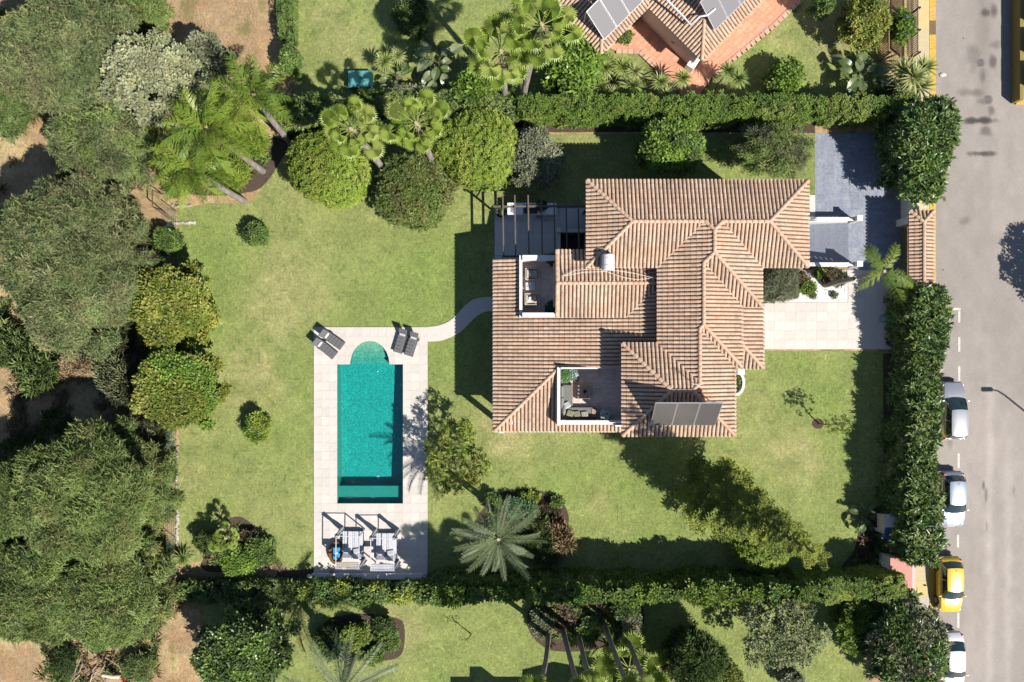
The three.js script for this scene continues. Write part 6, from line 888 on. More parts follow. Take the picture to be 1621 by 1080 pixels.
{ // raised hut
  const t = thing('raised_hut', 'small raised hut with a pale roof and a dark blue side by the hedge', 'hut', X(1397), 0, Z(822)), y0 = 1.0, cr = M(0.62, 0.58, 0.48, { map: T.wood }), bl = M(0.03, 0.08, 0.2, { map: T.speck, roughness: 0.5 });
  for (const [x, z] of [[-.75, -.55], [.75, -.55], [-.75, .55], [.75, .55]]) part(t, 'leg', new MB().box(x - .06, 0, z - .06, x + .06, y0, z + .06).geo(), M(0.7, 0.7, 0.7));
  part(t, 'floor', new MB().box(-.85, y0, -.65, .85, y0 + .08, .65).geo(), cr);
  for (let i = 0; i < 6; i++) { part(t, 'plank', new MB().box(-.8, y0 + .08 + i * .15, -.6, -.76, y0 + .22 + i * .15, .6).geo(), cr); part(t, 'plank', new MB().box(-.76, y0 + .08 + i * .15, -.6, .8, y0 + .22 + i * .15, -.56).geo(), cr); }
  part(t, 'wall', new MB().box(-.76, y0 + .08, -.56, .8, y0 + .95, .6).geo(), bl);
  part(t, 'roof_slope', new MB().hexa([-.95, y0 + .95, -.8], [.95, y0 + .95, -.8], [.95, y0 + 1.38, 0], [-.95, y0 + 1.38, 0], [-.95, y0 + 1.0, -.8], [.95, y0 + 1.0, -.8], [.95, y0 + 1.43, 0], [-.95, y0 + 1.43, 0]).geo(), M(0.45, 0.45, 0.46, { map: T.speck }));
  part(t, 'roof_slope', new MB().hexa([-.95, y0 + 1.38, 0.003], [.95, y0 + 1.38, 0.003], [.95, y0 + .75, .95], [-.95, y0 + .75, .95], [-.95, y0 + 1.43, 0.003], [.95, y0 + 1.43, 0.003], [.95, y0 + .8, .95], [-.95, y0 + .8, .95]).geo(), bl);
  const u = thing('utility_hut', 'low white hut with a flat pink top beside the street hedge', 'hut', X(1407), 0, Z(896)); const hx = 0.72, hz = 1.02; part(u, 'wall', new MB().box(-hx, 0, -hz, hx, 1.68, hz).geo(), mat.white); part(u, 'roof', new MB().box(-hx - .03, 1.68, -hz - .03, hx + .05, 1.75, hz + .03).geo(), M(0.50, 0.235, 0.20, { map: T.concrete, roughness: 0.85 })); part(u, 'trim', new MB().box(hx + .053, 1.66, -hz - .03, hx + .25, 1.753, hz + .03).geo(), M(0.6, 0.42, 0.4, { map: T.concrete })); part(u, 'door', new MB().box(-hx - .03, 0.05, -.5, -hx, 1.4, .3).geo(), M(0.6, 0.62, 0.66));
  const gp = thing('garden_tap', 'thin metal railing behind the pink-topped hut', 'railing', X(1428), 0, Z(934)); for (let i = 0; i < 4; i++) part(gp, 'bar', new MB().bar([0.03 * i, 0, i * .15], [0.03 * i, 1.0, i * .15], 0.03).geo(), mat.steel); part(gp, 'rail', new MB().bar([0, 1.0, 0], [.09, 1.0, .45], 0.03).geo(), mat.steel);
}
// ---------------------------------------------------------------- cars
function car(label, o) {
  const { L: len = 3.85, W = 1.66, H = 1.44, paint, hood = 0.93, belt = 0.92, cowl, ws, re, tail, trunk = null } = o; // stations along +z (front): cowl, roof front (ws), roof rear (re), tail (foot of rear window)
  const t = thing('parked_car', label, 'car'), f = len / 2, body = new MB(); t.userData.group = 'cars parked along the street hedge';
  const wAt = z => { const k = Math.abs(z) / f; return W / 2 * (1 - 0.16 * Math.pow(k, 5) - 0.03 * k * k); };
  const deck = z => { // height of hood, belt or tail
    if (z > cowl) { const k = (z - cowl) / (f - cowl); return mixn(hood, 0.70, k * k * 0.9 + 0.1 * k); } if (z < tail) { const k = (tail - z) / (f + tail); return mixn(trunk ?? belt, (trunk ?? belt) - 0.22, Math.pow(k, 2.2)); } return mixn(belt, hood, sstep(tail, cowl, z)); };
  const ns = 34, ring = z => { const w = wAt(z), d = deck(z), k = Math.abs(z) / f, sill = 0.24 + 0.12 * Math.pow(k, 8); return [[w * 0.9, sill], [w * 0.985, sill + 0.12], [w, 0.52], [w * 0.99, 0.66], [w * 0.955, d - 0.06], [w * 0.90, d - 0.012], [w * 0.6, d + 0.02], [0, d + 0.035]]; };
  const add = (zA, zB) => { const A = ring(zA), B = ring(zB); for (const s of [-1, 1]) for (let i = 0; i < A.length - 1; i++) body.quad([s * A[i][0], A[i][1], zA], [s * B[i][0], B[i][1], zB], [s * B[i + 1][0], B[i + 1][1], zB], [s * A[i + 1][0], A[i + 1][1], zA]); };
  for (let i = 0; i < ns; i++) { const q = k => { const u = -1 + 2 * k / ns; return f * 0.995 * Math.sign(u) * (1 - Math.pow(1 - Math.abs(u), 1.35)); }; add(q(i), q(i + 1)); }
  for (const s of [-1, 1]) { const A = ring(s * f * .995); for (let i = 0; i < A.length - 1; i++) body.quad([-A[i][0], A[i][1], s * f * .995], [A[i][0], A[i][1], s * f * .995], [A[i + 1][0], A[i + 1][1], s * f * .995], [-A[i + 1][0], A[i + 1][1], s * f * .995]); }
  // roof and pillars
  const rw = W / 2 * 0.70, bw = W / 2 * 0.90, cr = 0.03, roofY = (x, z) => H - 0.05 * Math.pow(Math.abs(x) / rw, 3) - 0.03 * Math.pow(Math.abs((z - (ws + re) / 2) / ((ws - re) / 2)), 2.5);
  const edgeW = z => rw * (1 - 0.05 * Math.pow(Math.abs((z - (ws + re) / 2) / ((ws - re) / 2)), 3));
  const roof = new MB(), nr = 10; for (let i = 0; i < nr; i++) for (let j = 0; j < nr; j++) { const g = (a, b) => { const z = mixn(re, ws, b / nr), x = mixn(-1, 1, a / nr) * edgeW(z); return [x, roofY(x, z), z + 0.06 * (1 - (x / rw) ** 2) * ((b / nr) * 2 - 1)]; }; roof.quad(g(i, j), g(i, j + 1), g(i + 1, j + 1), g(i + 1, j)); }
  const B = part(t, 'body', body.geo(), paint); part(t, 'roof_panel', roof.geo(), paint);
  const patch = (name, p00, p10, p11, p01, bulge, m, inset = 0) => { const q = new MB(), n = 8, S = (u, v) => { const a = p00.map((c, i) => mixn(mixn(c, p10[i], u), mixn(p01[i], p11[i], u), v)); const k = 4 * u * (1 - u), kv = 4 * v * (1 - v); return [a[0] + bulge[0] * kv, a[1] + bulge[1] * k, a[2] + bulge[2] * k]; }; for (let i = 0; i < n; i++) for (let j = 0; j < n; j++) { const r = (a, b) => S(mixn(inset, 1 - inset, a / n), mixn(inset * 1.2, 1 - inset * 1.2, b / n)); q.quad(r(i, j), r(i + 1, j), r(i + 1, j + 1), r(i, j + 1)); } return part(t, name, q.geo(), m); };
  const glass = MP(0.012, 0.03, 0.034, { roughness: 0.05, clearcoat: 1, clearcoatRoughness: 0.03 }), sg = MP(0.018, 0.024, 0.026, { roughness: 0.07, clearcoat: 1 });
  const yb = z => deck(z) - 0.01, e0 = edgeW(ws), e1 = edgeW(re);
  patch('windscreen', [-bw * 0.93, yb(cowl) + .012, cowl], [bw * 0.93, yb(cowl) + .012, cowl], [e0 * .97, H - 0.075, ws + .01], [-e0 * .97, H - 0.075, ws + .01], [0, 0.025, 0.10], glass);
  patch('rear_window', [bw * 0.86, yb(tail) + .03, tail], [-bw * 0.86, yb(tail) + .03, tail], [-e1 * .95, H - 0.08, re - .01], [e1 * .95, H - 0.08, re - .01], [0, 0.02, -0.07], glass);
  for (const s of [-1, 1]) { const a = [s * bw, yb(cowl), cowl], b = [s * bw, yb(tail), tail], c = [s * e1, H - 0.075, re], d = [s * e0, H - 0.075, ws]; patch('side_frame', a, b, c, d, [s * 0.03, 0, 0], paint);
    const o = s * 0.008, inn = (p, q, k) => p.map((v, i) => mixn(v, q[i], k)); const cen = a.map((v, i) => (a[i] + b[i] + c[i] + d[i]) / 4); const A2 = inn(a, cen, .14), B2 = inn(b, cen, .16), C2 = inn(c, cen, .14), D2 = inn(d, cen, .12), m1 = inn(A2, B2, .52), m2 = inn(D2, C2, .46), m3 = inn(A2, B2, .56), m4 = inn(D2, C2, .5); const off = p => [p[0] + o + s * 0.02, p[1], p[2]];
    patch('side_window', off(A2), off(m1), off(m2), off(D2), [s * 0.02, 0, 0], sg); patch('side_window', off(m3), off(B2), off(C2), off(m4), [s * 0.02, 0, 0], sg);
    part(t, 'mirror', rbox(0.2, 0.13, 0.1, 0.04, 2), paint, s * (W / 2 + 0.06), belt + 0.06, cowl - 0.16);
    part(t, 'headlight', rbox(0.3, 0.13, 0.24, 0.05, 2), MP(0.7, 0.72, 0.74, { roughness: 0.1, clearcoat: 1 }), s * W * 0.36, 0.66, f * 0.90, s * 0.5); part(t, 'tail_light', rbox(0.14, 0.26, 0.16, 0.04, 2), MP(0.35, 0.02, 0.02, { roughness: 0.15 }), s * W * 0.40, 0.76, -f * 0.93);
    for (const z of [f * 0.62, -f * 0.62]) { const w = part(t, 'wheel', place(new THREE.TorusGeometry(0.225, 0.085, 8, 22), 0, 0, 0, 0, PI / 2), M(0.02, 0.02, 0.02, { roughness: 0.9 }), s * (W / 2 - 0.07), 0.31, z); part(w, 'rim', place(cyl(0.2, 0.2, 0.14, 14), 0, 0, 0, 0, 0, PI / 2), mat.steel, s * 0.02, 0, 0); const ar = part(t, 'wheel_arch', place(new THREE.TorusGeometry(0.34, 0.03, 5, 18, PI), 0, 0, 0, 0, PI / 2), mat.black, s * (W / 2 - 0.012), 0.31, z); }
    part(t, 'door_handle', rbox(0.03, 0.03, 0.16, 0.01), paint, s * (W / 2 - 0.012), 0.78, -0.15); }
  part(t, 'front_bumper', rbox(W * 0.86, 0.2, 0.14, 0.06, 2), o.bump ?? paint, 0, 0.42, f * 0.985); part(t, 'rear_bumper', rbox(W * 0.86, 0.22, 0.14, 0.06, 2), o.bump ?? paint, 0, 0.45, -f * 0.985); part(t, 'grille', rbox(W * 0.42, 0.08, 0.05, 0.02), mat.black, 0, 0.6, f * 0.985); part(t, 'number_plate', rbox(0.5, 0.11, 0.02, 0.004), M(0.7, 0.7, 0.7), 0, 0.44, f + 0.062);
  part(t, 'aerial', new MB().tube([[0, H - 0.01, re + .18], [0, H + .16, re - .05]], 0.011, 5).geo(), mat.black); part(t, 'bonnet_seam', new MB().bar([-bw * .85, deck(cowl + .09) + .018, cowl + .09], [bw * .85, deck(cowl + .09) + .018, cowl + .09], 0.016, 0.01).geo(), mat.black);
  for (const s of [-.3, .3]) part(t, 'wiper', new MB().bar([s, yb(cowl) + .05, cowl + .03], [s + .34, yb(cowl) + .09, cowl - .03], 0.018).geo(), mat.black);
  part(t, 'underbody', new MB().box(-W * .42, .18, -f * .92, W * .42, .4, f * .92).geo(), mat.black);
  return t;
}
{
  const cp = (r, g, b, o = {}) => MP(r, g, b, { roughness: 0.28, clearcoat: 1, clearcoatRoughness: 0.06, metalness: 0.25, ...o });
  const hatch = { cowl: 0.86, ws: 0.24, re: -1.32, tail: -1.66, belt: 0.93, hood: 0.92 };
  const at = (t, px, py, turn) => { t.position.set(X(px), 0.006, Z(py)); t.rotation.y = turn; };
  at(car('silver people carrier, uppermost of the parked cars', { ...hatch, H: 1.58, paint: cp(0.40, 0.40, 0.42, { metalness: 0.6 }), cowl: 0.95, ws: 0.15, re: -1.62, tail: -1.86, L: 4.1, bump: cp(0.4, 0.36, 0.33, { metalness: 0.4 }) }), 1500.5, 650, PI);
  at(car('pale silver-blue hatchback parked between the silver and the yellow car', { ...hatch, paint: cp(0.30, 0.35, 0.43, { metalness: 0.5 }) }), 1499.5, 787, 0);
  at(car('bright yellow hatchback parked at the end of the street hedge', { ...hatch, paint: cp(0.52, 0.35, 0.006, { metalness: 0 }) }), 1495.5, 921, 0);
  at(car('white saloon car at the bottom edge of the street', { ...hatch, L: 4.2, paint: cp(0.5, 0.51, 0.53, { metalness: 0 }), cowl: 0.95, ws: 0.35, re: -1.0, tail: -1.55, trunk: 0.95 }), 1498.5, 1042, 0);
}
// ---------------------------------------------------------------- street furniture
{
  for (const [l, px, py, r] of [['round manhole cover in the road, upper of two', 1552.5, 99.5, 0.33], ['round manhole cover in the road, lower of two', 1564, 158, 0.36]]) { const t = thing('manhole_cover', l, 'manhole cover', X(px), 0.006, Z(py)); part(t, 'rim', new THREE.RingGeometry(r * 0.86, r, 32).rotateX(-PI / 2), M(0.16, 0.14, 0.13), 0, 0.009, 0); const d = part(t, 'lid', cyl(r * 0.85, r * 0.85, 0.012, 28), M(0.14, 0.12, 0.12, { roughness: 0.6, metalness: 0.3 }), 0, 0.006, 0); for (let i = 0; i < 6; i++) part(d, 'rib', new MB().box(-r * .5, 0.006, -0.012, r * .5, 0.012, 0.012).geo(), mat.darkmetal, 0, 0, (i - 2.5) * r * .26); }
  const bag = thing('litter', 'white plastic scrap on the road beside the big yucca', 'litter', X(1492), 0.01, Z(119)); { const g = new THREE.IcosahedronGeometry(0.16, 2), p = g.attributes.position; for (let i = 0; i < p.count; i++) { const k = 0.7 + 0.6 * N1(p.getX(i) * 20 + 50, p.getZ(i) * 20 + 50); p.setXYZ(i, p.getX(i) * k * 1.5, Math.max(0, p.getY(i) * k * .4 + .05), p.getZ(i) * k); } g.computeVertexNormals(); part(bag, 'sheet', g, fab.white); }
  // bin store at the right edge
  const bs = thing('bin_store', 'yellow-topped wall of the bin store at the right edge', 'wall', X(1603.5), 0, Z(60)); const ww = M(0.22, 0.17, 0.05, { map: T.concrete, roughness: 0.85 }); part(bs, 'wall', new MB().box(-.14, 0, -8, .14, 1.0, L(104)).geo(), ww); part(bs, 'base', new MB().box(.14, 0, -8, 3.2, .12, L(106)).geo(), M(0.5, 0.46, 0.42, { map: T.concrete })); part(bs, 'edge', new MB().box(.16, .12, L(106) - .3, 3.2, .15, L(106) + .02).geo(), M(0.52, 0.34, 0.055, { map: T.speck }));
  let bin = null; const spots = [['dark recycling bin lowest of the row at the right edge', 128], ['dark recycling bin middle of the row at the right edge', 76], ['dark recycling bin topmost of the row at the right edge', 26]];
  for (const [l, py] of spots) { if (!bin) { bin = thing('recycling_bin', l, 'bin'); bin.userData.group = 'recycling bins behind the yellow wall'; const m = new MB(); m.hexa([-.7, .2, -.62], [.7, .2, -.62], [.7, .2, .62], [-.7, .2, .62], [-.8, 1.35, -.8], [.8, 1.35, -.8], [.8, 1.35, .8], [-.8, 1.35, .8]); part(bin, 'body', m.geo(), M(0.03, 0.045, 0.06, { roughness: 0.5 })); const lid = new MB(); lid.hexa([-.82, 1.36, -.82], [.82, 1.36, -.82], [.82, 1.36, .82], [-.82, 1.36, .82], [-.55, 1.75, -.62], [.55, 1.75, -.62], [.55, 1.75, .62], [-.55, 1.75, .62]); part(bin, 'lid', lid.geo(), M(0.035, 0.04, 0.05, { roughness: 0.4 })); for (const [x, z] of [[-.5, -.5], [.5, -.5], [-.5, .5], [.5, .5]]) part(bin, 'wheel', place(cyl(.1, .1, .06, 12), 0, 0, 0, 0, 0, PI / 2), mat.black, x, .1, z); bin.position.set(X(1603.5) + 1.0, 0.12, Z(py)); } else copyOf(bin, l, X(1603.5) + 1.0, 0.12, Z(py)); }
  const lp = thing('street_lamp', 'street lamp beyond the right edge whose shadow lies on the road', 'street lamp', X(1687), 0, Z(703)); part(lp, 'pole', new MB().tube([[0, 0, 0], [0, 6.2, 0], [-.1, 6.8, 0], [-.5, 7.0, 0]], q => 0.07 - 0.02 * q, 8).geo(), mat.steel); part(lp, 'lamp_head', rbox(0.8, 0.16, 0.3, 0.06), mat.steel, -.75, 7.0, 0);
  tree({ name: 'street_tree', cat: 'tree', label: 'street tree beyond the right edge shading the road', px: 1790, py: 470, rx: 62, rz: 68, h0: 2.2, h1: 6.2, cols: C.mid, size: [0.26, 0.38], dens: 11, lobes: 30, lr: 0.17, open: true, inner: false });
}
// ---------------------------------------------------------------- fences, stones, dead wood on the dry plot
{
  const slat = (l, px, x1) => { const t = thing('slatted_fence', l, 'fence', X(px), 0, Z(40)); const w = M(0.36, 0.28, 0.12, { map: T.wood }), w2 = M(0.45, 0.36, 0.3, { map: T.wood }); const g = new MB(); for (let z = -3.6; z < 2.6; z += 0.15) g.box(-.02, 0.15, z, .02, 1.75, z + 0.075); tag(part(t, 'slats', g.geo(), x1 ? w2 : w), null, null, null, 'stuff'); for (const y of [0.3, 1.55]) part(t, 'rail', new MB().box(.022, y, -3.6, .07, y + .08, 2.6).geo(), x1 ? w2 : w); for (let z = -3.6; z < 2.7; z += 1.55) part(t, 'post', new MB().box(.022, 0, z - .05, .12, 1.85, z + .05).geo(), mat.darkmetal); };
  slat('yellowish slatted fence on the garden side of the shady strip', 1389, 0); slat('slatted fence along the yellow pavement at the top', 1434, 1);
  const gw = M(0.5, 0.45, 0.4, { map: T.plaster });
  const mf = thing('mesh_fence', 'thin green mesh fence along the left edge of the garden', 'fence', X(279), 0, Z(600)), gm = M(0.06, 0.16, 0.12, { roughness: 0.5 }); const wr = new MB(); const zA = Z(335) - mf.position.z, zB = Z(905) - mf.position.z; for (let i = 0; i < 8; i++) wr.bar([0, 0.1 + i * 0.2, zA], [0, 0.1 + i * 0.2, zB], 0.008); for (let z = zA; z < zB; z += 0.2) wr.bar([0, 0.05, z], [0, 1.5, z], 0.008); tag(part(mf, 'wire_mesh', wr.geo(), gm), null, null, null, 'stuff'); for (let z = zA; z <= zB; z += 2.35) part(mf, 'post', new MB().tube([[0, 0, z], [0, 1.6, z]], 0.03, 6).geo(), gm);
  const gt = thing('mesh_gate', 'rusty framed mesh gate beside the feather palm bed', 'gate', X(252), 0, Z(330)), ru = M(0.07, 0.045, 0.03); const pq = [[X(241, 1.6), 1.6, Z(301, 1.6)], [X(241, 1.6), 1.6, Z(327, 1.6)], [X(268, 1.2), 1.2, Z(347, 1.2)], [X(262, 0), 0, Z(345, 0)]].map(p => [p[0] - gt.position.x, p[1], p[2] - gt.position.z]); part(gt, 'frame', new MB().bar(pq[0], pq[1], 0.06).bar(pq[1], pq[2], 0.06).bar([pq[0][0], 0, pq[0][2]], pq[0], 0.06).bar([pq[1][0], 0, pq[1][2]], pq[1], 0.06).geo(), ru); const gn = new MB(); for (let i = 0; i < 14; i++) { const k = i / 13; gn.bar([mixn(pq[1][0], pq[2][0], k), 0.1, mixn(pq[1][2], pq[2][2], k)], [mixn(pq[1][0], pq[2][0], k), mixn(1.55, 1.15, k), mixn(pq[1][2], pq[2][2], k)], 0.012); } part(gt, 'mesh', gn.geo(), gm);
  const stm = [M(0.38, 0.36, 0.31, { map: T.speck }), M(0.3, 0.28, 0.24, { map: T.speck }), M(0.42, 0.40, 0.35, { map: T.speck })], sg = [1, 2, 3].map(s => { const r = mulberry(s), g = new THREE.DodecahedronGeometry(0.10, 1), p = g.attributes.position, sx = rr2(r, .8, 1.3); for (let i = 0; i < p.count; i++) { const k = 0.75 + 0.5 * N1(p.getX(i) * 14 + s * 9 + 30, p.getZ(i) * 14 + p.getY(i) * 9 + 30); p.setXYZ(i, p.getX(i) * k * sx, p.getY(i) * k * .7, p.getZ(i) * k); } g.computeVertexNormals(); return g; });
  const stones = (l, pts) => { const t = thing('stone_border', l, 'stones', X(pts[0][0]), 0, Z(pts[0][1])); for (const [a, b] of pts) part(t, 'stone', pick(sg), pick(stm), X(a) - t.position.x, 0.05, Z(b) - t.position.z, R() * 6).scale.setScalar(rr(0.8, 1.35)); };
  const line = (x, a, b, n) => Array.from({ length: n }, (_, i) => [x + rr(-1.5, 1.5), mixn(a, b, i / n)]);
  stones('row of pale stones edging the lawn by the fence, middle stretch', line(280, 708, 724, 5)); stones('row of pale stones edging the lawn beside the olive bush', [...line(279.5, 752, 762, 4), ...line(279, 770, 798, 9)]); stones('row of pale stones edging the lawn, lowest stretch', line(281, 808, 868, 19)); stones('row of pale stones edging the upper bed by the gate', Array.from({ length: 8 }, (_, i) => [274 + i * 4, 326 + rr(-1, 1)])); stones('lower row of pale stones by the gate corner', Array.from({ length: 9 }, (_, i) => [276 + i * 4, 353 + rr(-1, 1)]));
  const dw = M(0.40, 0.34, 0.27, { map: T.wood, roughness: 0.95 }), dk = M(0.2, 0.13, 0.09, { map: T.wood });
  const db = thing('dead_branches', 'heap of pale dead branches on the dry ground at the bottom', 'branches', X(140), 0, Z(1055)); for (let i = 0; i < 30; i++) { const a = R() * 6.28, l = rr(0.7, 2.3), x = rr(-1.3, 1.5), z = rr(-1.0, 1.2), y = rr(0.05, 0.5); part(db, 'branch', new MB().tube([[x, y, z], [x + Math.cos(a) * l * .5, y + rr(0, .35), z + Math.sin(a) * l * .5 + rr(-.1, .1)], [x + Math.cos(a + .3) * l, y + rr(-.05, .2), z + Math.sin(a + .3) * l]], t => 0.045 * (1.1 - t) + 0.008, 5).geo(), R() < 0.7 ? dw : dk); } part(db, 'branch', new MB().tube([[-1.6, .1, -2.6], [-1.3, .3, -1.2], [-1.2, .2, .6]], 0.06, 6).geo(), dw);
  const lg = thing('split_log', 'pale split log standing up among the dead branches', 'log', X(190), 0, Z(1062)); part(lg, 'trunk', new MB().tube([[0, 0, .4], [-.1, 1.0, 0], [-.25, 1.9, -.5]], t => 0.17 - 0.06 * t, 7).geo(), M(0.6, 0.55, 0.45, { map: T.wood }));
  const rd = thing('red_crate', 'red plastic crate on the dry ground at the bottom edge', 'crate', X(206), 0, Z(1073), 0.5); const rm = M(0.4, 0.02, 0.03, { roughness: 0.4 }); part(rd, 'base', rbox(.8, .06, .5, .02), rm, 0, .05, 0); for (const [x, z, w, d] of [[0, -.25, .8, .04], [0, .25, .8, .04], [-.4, 0, .04, .5], [.4, 0, .04, .5]]) part(rd, 'side', rbox(w, .3, d, .012), rm, x, .2, z);
  const tw = thing('dead_bush', 'grey leafless twigs against the fence', 'bush', X(235), 0, Z(762)); const m = new MB(); for (let i = 0; i < 40; i++) { const a = R() * 6.28, l = rr(.4, 1.3), h = rr(.2, 1.1); m.tube([[0, 0, 0], [Math.cos(a) * l * .5, h * .7, Math.sin(a) * l * .5], [Math.cos(a + .2) * l, h, Math.sin(a + .2) * l]], t => 0.02 * (1.1 - t) + .004, 4, false); } part(tw, 'twigs', m.geo(), M(0.34, 0.27, 0.22));
  const ln = thing('fallen_log', 'dark fallen log beside the garden fence corner', 'log', X(258), 0, Z(878)); part(ln, 'log', new MB().tube([[-.5, .12, -.6], [.1, .15, 0], [.7, .12, .7]], t => 0.13 - .04 * t, 7).geo(), M(0.13, 0.09, 0.07, { map: T.wood }));
  const bx = thing('storage_box', 'teal storage box on the top neighbour lawn beside the hedge', 'box', X(573), 0, Z(130)); const te = M(0.04, 0.22, 0.24, { map: T.speck, roughness: 0.5 }); part(bx, 'body', new MB().box(-.8, 0, -.55, .8, .6, .55).geo(), te); part(bx, 'lid', rbox(1.72, .08, 1.2, .03), M(0.09, 0.30, 0.31, { map: T.speck, roughness: 0.4 }), 0, .64, 0);
}
// ---------------------------------------------------------------- the top neighbour's house
{
  const bx = X(1111, 3.4), bz = Z(96, 3.4), hs = thing('neighbour_house', 'neighbour house with clay tile roofs cut by the top edge', 'house', bx, 0, bz, PI / 4); // local +x runs up-right, +z down-right
  const rf = new THREE.Group(); rf.name = 'roof'; hs.add(rf);
  tiledRoof(rf, [{ x0: 0, x1: 11, z0: -12, z1: 0, h: 3.4, sides: 'NSEW' }, { x0: -4.5, x1: 7, z0: -13, z1: -5.1, h: 3.4, sides: 'NSEW' }], 0.38, { single: 110, ridges: [[[0, 3.4, 0], [5.5, 5.49, -5.5]], [[-4.5, 3.4, -5.1], [-.55, 4.9, -9.05]], [[-4.5, 3.4, -13], [-.55, 4.9, -9.05]], [[5.5, 5.49, -5.5], [5.5, 5.49, -6.5]], [[11, 3.4, 0], [5.5, 5.49, -5.5]]] });
  part(hs, 'wall', new MB().box(0.5, 0, -11.5, 10.5, 3.38, -0.5).box(-4.0, 0, -12.5, 0.5, 3.38, -5.6).geo(), M(0.6, 0.5, 0.42, { map: T.plaster }));
  const al = M(0.6, 0.6, 0.62, { roughness: 0.35, metalness: 0.7 }), gl = MP(0.16, 0.155, 0.16, { roughness: 0.22, clearcoat: 0.6, clearcoatRoughness: 0.12 });
  const row = (l, x, z, y, n, w, len) => { const s = thing('solar_collector', l, 'solar panel'); const P = new THREE.Vector3(x, y, z).applyAxisAngle(v3(0, 1, 0), PI / 4).add(v3(bx, 0, bz)); s.position.copy(P); s.rotation.y = PI / 4; const g = new THREE.Group(); g.name = 'array'; g.rotation.x = 0.62; s.add(g); for (let i = 0; i < n; i++) { const p = part(g, 'panel', rbox(w - .03, .06, len, .01), al, (i + .5) * w, 0, -len / 2); part(p, 'collector_glass', new MB().box(-w / 2 + .04, 0, -len / 2 + .03, w / 2 - .04, .034, len / 2 - .03).geo(), gl); } const st = new MB(); for (const q of [0, n * w / 2, n * w]) { st.bar([q, len * .55, -len * .8], [q, -.2, -len * .8], .05); } part(s, 'stand', st.geo(), al); };
  row('grey solar panels on the left wing of the neighbour roof', -3.9, -5.55, 3.95, 4, 1.22, 2.3); row('grey solar panels on the right slope of the neighbour roof', 1.75, -0.75, 4.0, 5, 1.22, 2.3);
  const pm = M(0.62, 0.63, 0.66, { roughness: 0.35, metalness: 0.3 }); const pi = thing('roof_pipe', 'bent silver pipe running across the neighbour roof', 'pipe'); const pts = [[1056, 0, 4.8], [1078, 22, 4.5], [1094, 39, 4.3], [1108, 26, 4.7], [1120, 24, 4.8], [1132, 14, 4.8]].map(([a, b, h]) => [X(a, h), h, Z(b, h)]); pi.position.set(...pts[2]); part(pi, 'pipe', new MB().tube(pts.map(p => p.map((v, i) => v - pts[2][i])), 0.07, 8).geo(), pm); const p2 = thing('roof_pipe', 'silver pipe elbow at the left end of the neighbour solar panels', 'pipe'); const q2 = [[955, 55, 3.9], [942, 40, 4.0], [933, 32, 4.2], [937, 17, 4.6]].map(([a, b, h]) => [X(a, h), h, Z(b, h)]); p2.position.set(...q2[0]); part(p2, 'pipe', new MB().tube(q2.map(p => p.map((v, i) => v - q2[0][i])), 0.06, 8).geo(), pm);
  // terracotta terrace round it
  const te = struct('terracotta_terrace', sheet(pp([[975, 82], [1012, 83], [1050, 119], [1082, 151], [1106, 152], [1128, 121], [1224, 42], [1265, 2], [1265, -40], [930, -40], [930, 60]]), [], [0, 0, 1, 1]), M(0.42, 0.2, 0.13), 0, 0.14);
  const poly = pp([[975, 80], [1012, 81], [1050, 117], [1084, 149], [1104, 150], [1126, 119], [1222, 40], [1262, 2], [1262, -25], [935, -25], [935, 58]]); const inP = (x, z) => { let c = false; for (let i = 0, j = poly.length - 1; i < poly.length; j = i++) { const [a, b] = poly[i], [d, e] = poly[j]; if ((b > z) !== (e > z) && x < (d - a) * (z - b) / (e - b) + a) c = !c; } return c; };
  const m = new MB(), s = 0.385, k = Math.SQRT1_2, P = (i, j) => { const u = i * s, v = j * s; return [bx + (u + v) * k, bz + (v - u) * k]; };
  for (let i = -22; i < 34; i++) for (let j = -40; j < 16; j++) { const c4 = [P(i, j), P(i + 1, j), P(i + 1, j + 1), P(i, j + 1)]; if (!c4.every(p => inP(...p))) continue; const cx = (c4[0][0] + c4[2][0]) / 2, cz = (c4[0][1] + c4[2][1]) / 2, q = rr(0.85, 1.12); m.color = [0.56 * q, 0.265 * q * rr(.95, 1.05), 0.17 * q]; const sh = p => [mixn(p[0], cx, .06), 0.152 + 0.002 * q, mixn(p[1], cz, .06)]; m.quad(sh(c4[0]), sh(c4[3]), sh(c4[2]), sh(c4[1])); }
  tag(part(te, 'floor_tiles', m.geo(true), new THREE.MeshStandardMaterial({ vertexColors: true, map: T.terra, roughness: 0.7 }), 0, -0.14, 0), null, null, null, 'stuff');
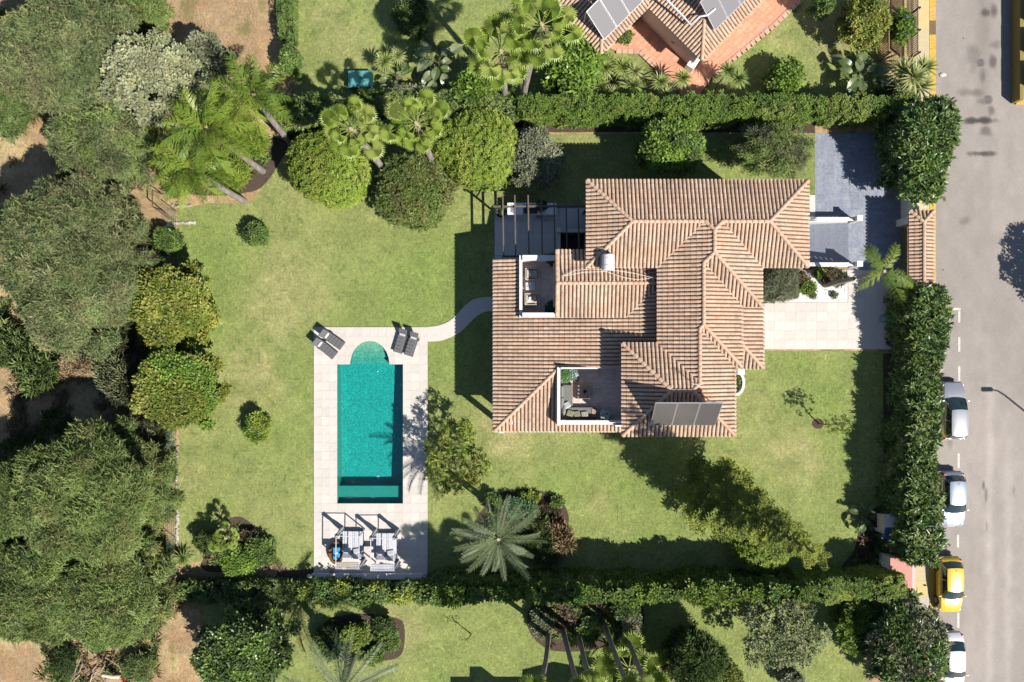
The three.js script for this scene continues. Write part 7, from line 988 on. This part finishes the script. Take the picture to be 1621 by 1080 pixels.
  const ed = new MB(), ep = pp([[975, 82], [1012, 83], [1050, 119], [1082, 151]]), e2 = pp([[1128, 121], [1224, 42], [1265, 2]]); for (const a of [ep, e2]) for (let i = 0; i + 1 < a.length; i++) { const n = Math.round(Math.hypot(a[i + 1][0] - a[i][0], a[i + 1][1] - a[i][1]) / 0.42); for (let j = 0; j < n; j++) { const f = t => [mixn(a[i][0], a[i + 1][0], t), 0.1, mixn(a[i][1], a[i + 1][1], t)]; part(te, 'kerb_tile', new MB().bar(f(j / n + .01), f((j + 1) / n - .01), 0.34, 0.16).geo(), pick(tm3), 0, -0.14 + 0.01, 0); } }
  const ac = thing('air_conditioner', 'white-grey air conditioner box at the corner of the neighbour house', 'air conditioner', X(1096, 0.6), 0.15, Z(101, 0.6), PI / 4 + 0.2); part(ac, 'body', rbox(0.85, 0.75, 0.6, 0.04), M(0.68, 0.68, 0.70, { roughness: 0.5 }), 0, 0.42, 0); part(ac, 'top_cover', rbox(0.55, 0.06, 0.3, 0.02), M(0.5, 0.5, 0.55), 0.05, 0.82, 0.08); part(ac, 'fan_guard', new THREE.TorusGeometry(0.22, 0.02, 6, 24), mat.darkmetal, 0, 0.42, 0.31); part(ac, 'foot', rbox(0.85, 0.06, 0.1, 0.01), mat.black, 0, 0.03, 0.2);
  const gh = thing('garden_tap', 'small green hose bib beside the air conditioner', 'tap', X(1089, 0.4), 0.15, Z(84, 0.4)); part(gh, 'pipe', cyl(0.03, 0.03, 0.7, 8).translate(0, .35, 0), mat.wmetal); part(gh, 'coil', new THREE.TorusGeometry(0.14, 0.05, 6, 16), M(0.03, 0.25, 0.12), 0, .5, .06);
}
// the south neighbour's house stands just below the picture: only its shadow shows
{
  const h = thing('south_house', 'house below the bottom edge whose gabled shadow falls on the south lawn', 'house', 3, 0, 30); const m = new MB(); m.box(-4.5, 0, -3.5, 8, 4.2, 5); m.box(1.3, 4.2, -3.5, 6.6, 5.1, 5); m.hexa([1.3, 5.1, -3.5], [6.6, 5.1, -3.5], [6.6, 5.1, 5], [1.3, 5.1, 5], [4.2, 6.1, -3.5], [4.3, 6.1, -3.5], [4.3, 6.1, 5], [4.2, 6.1, 5]); m.box(-2.2, 4.2, -3.5, -1.35, 5.5, -2.8); part(h, 'wall', m.geo(), mat.white);
}
renderer.render(scene, camera);
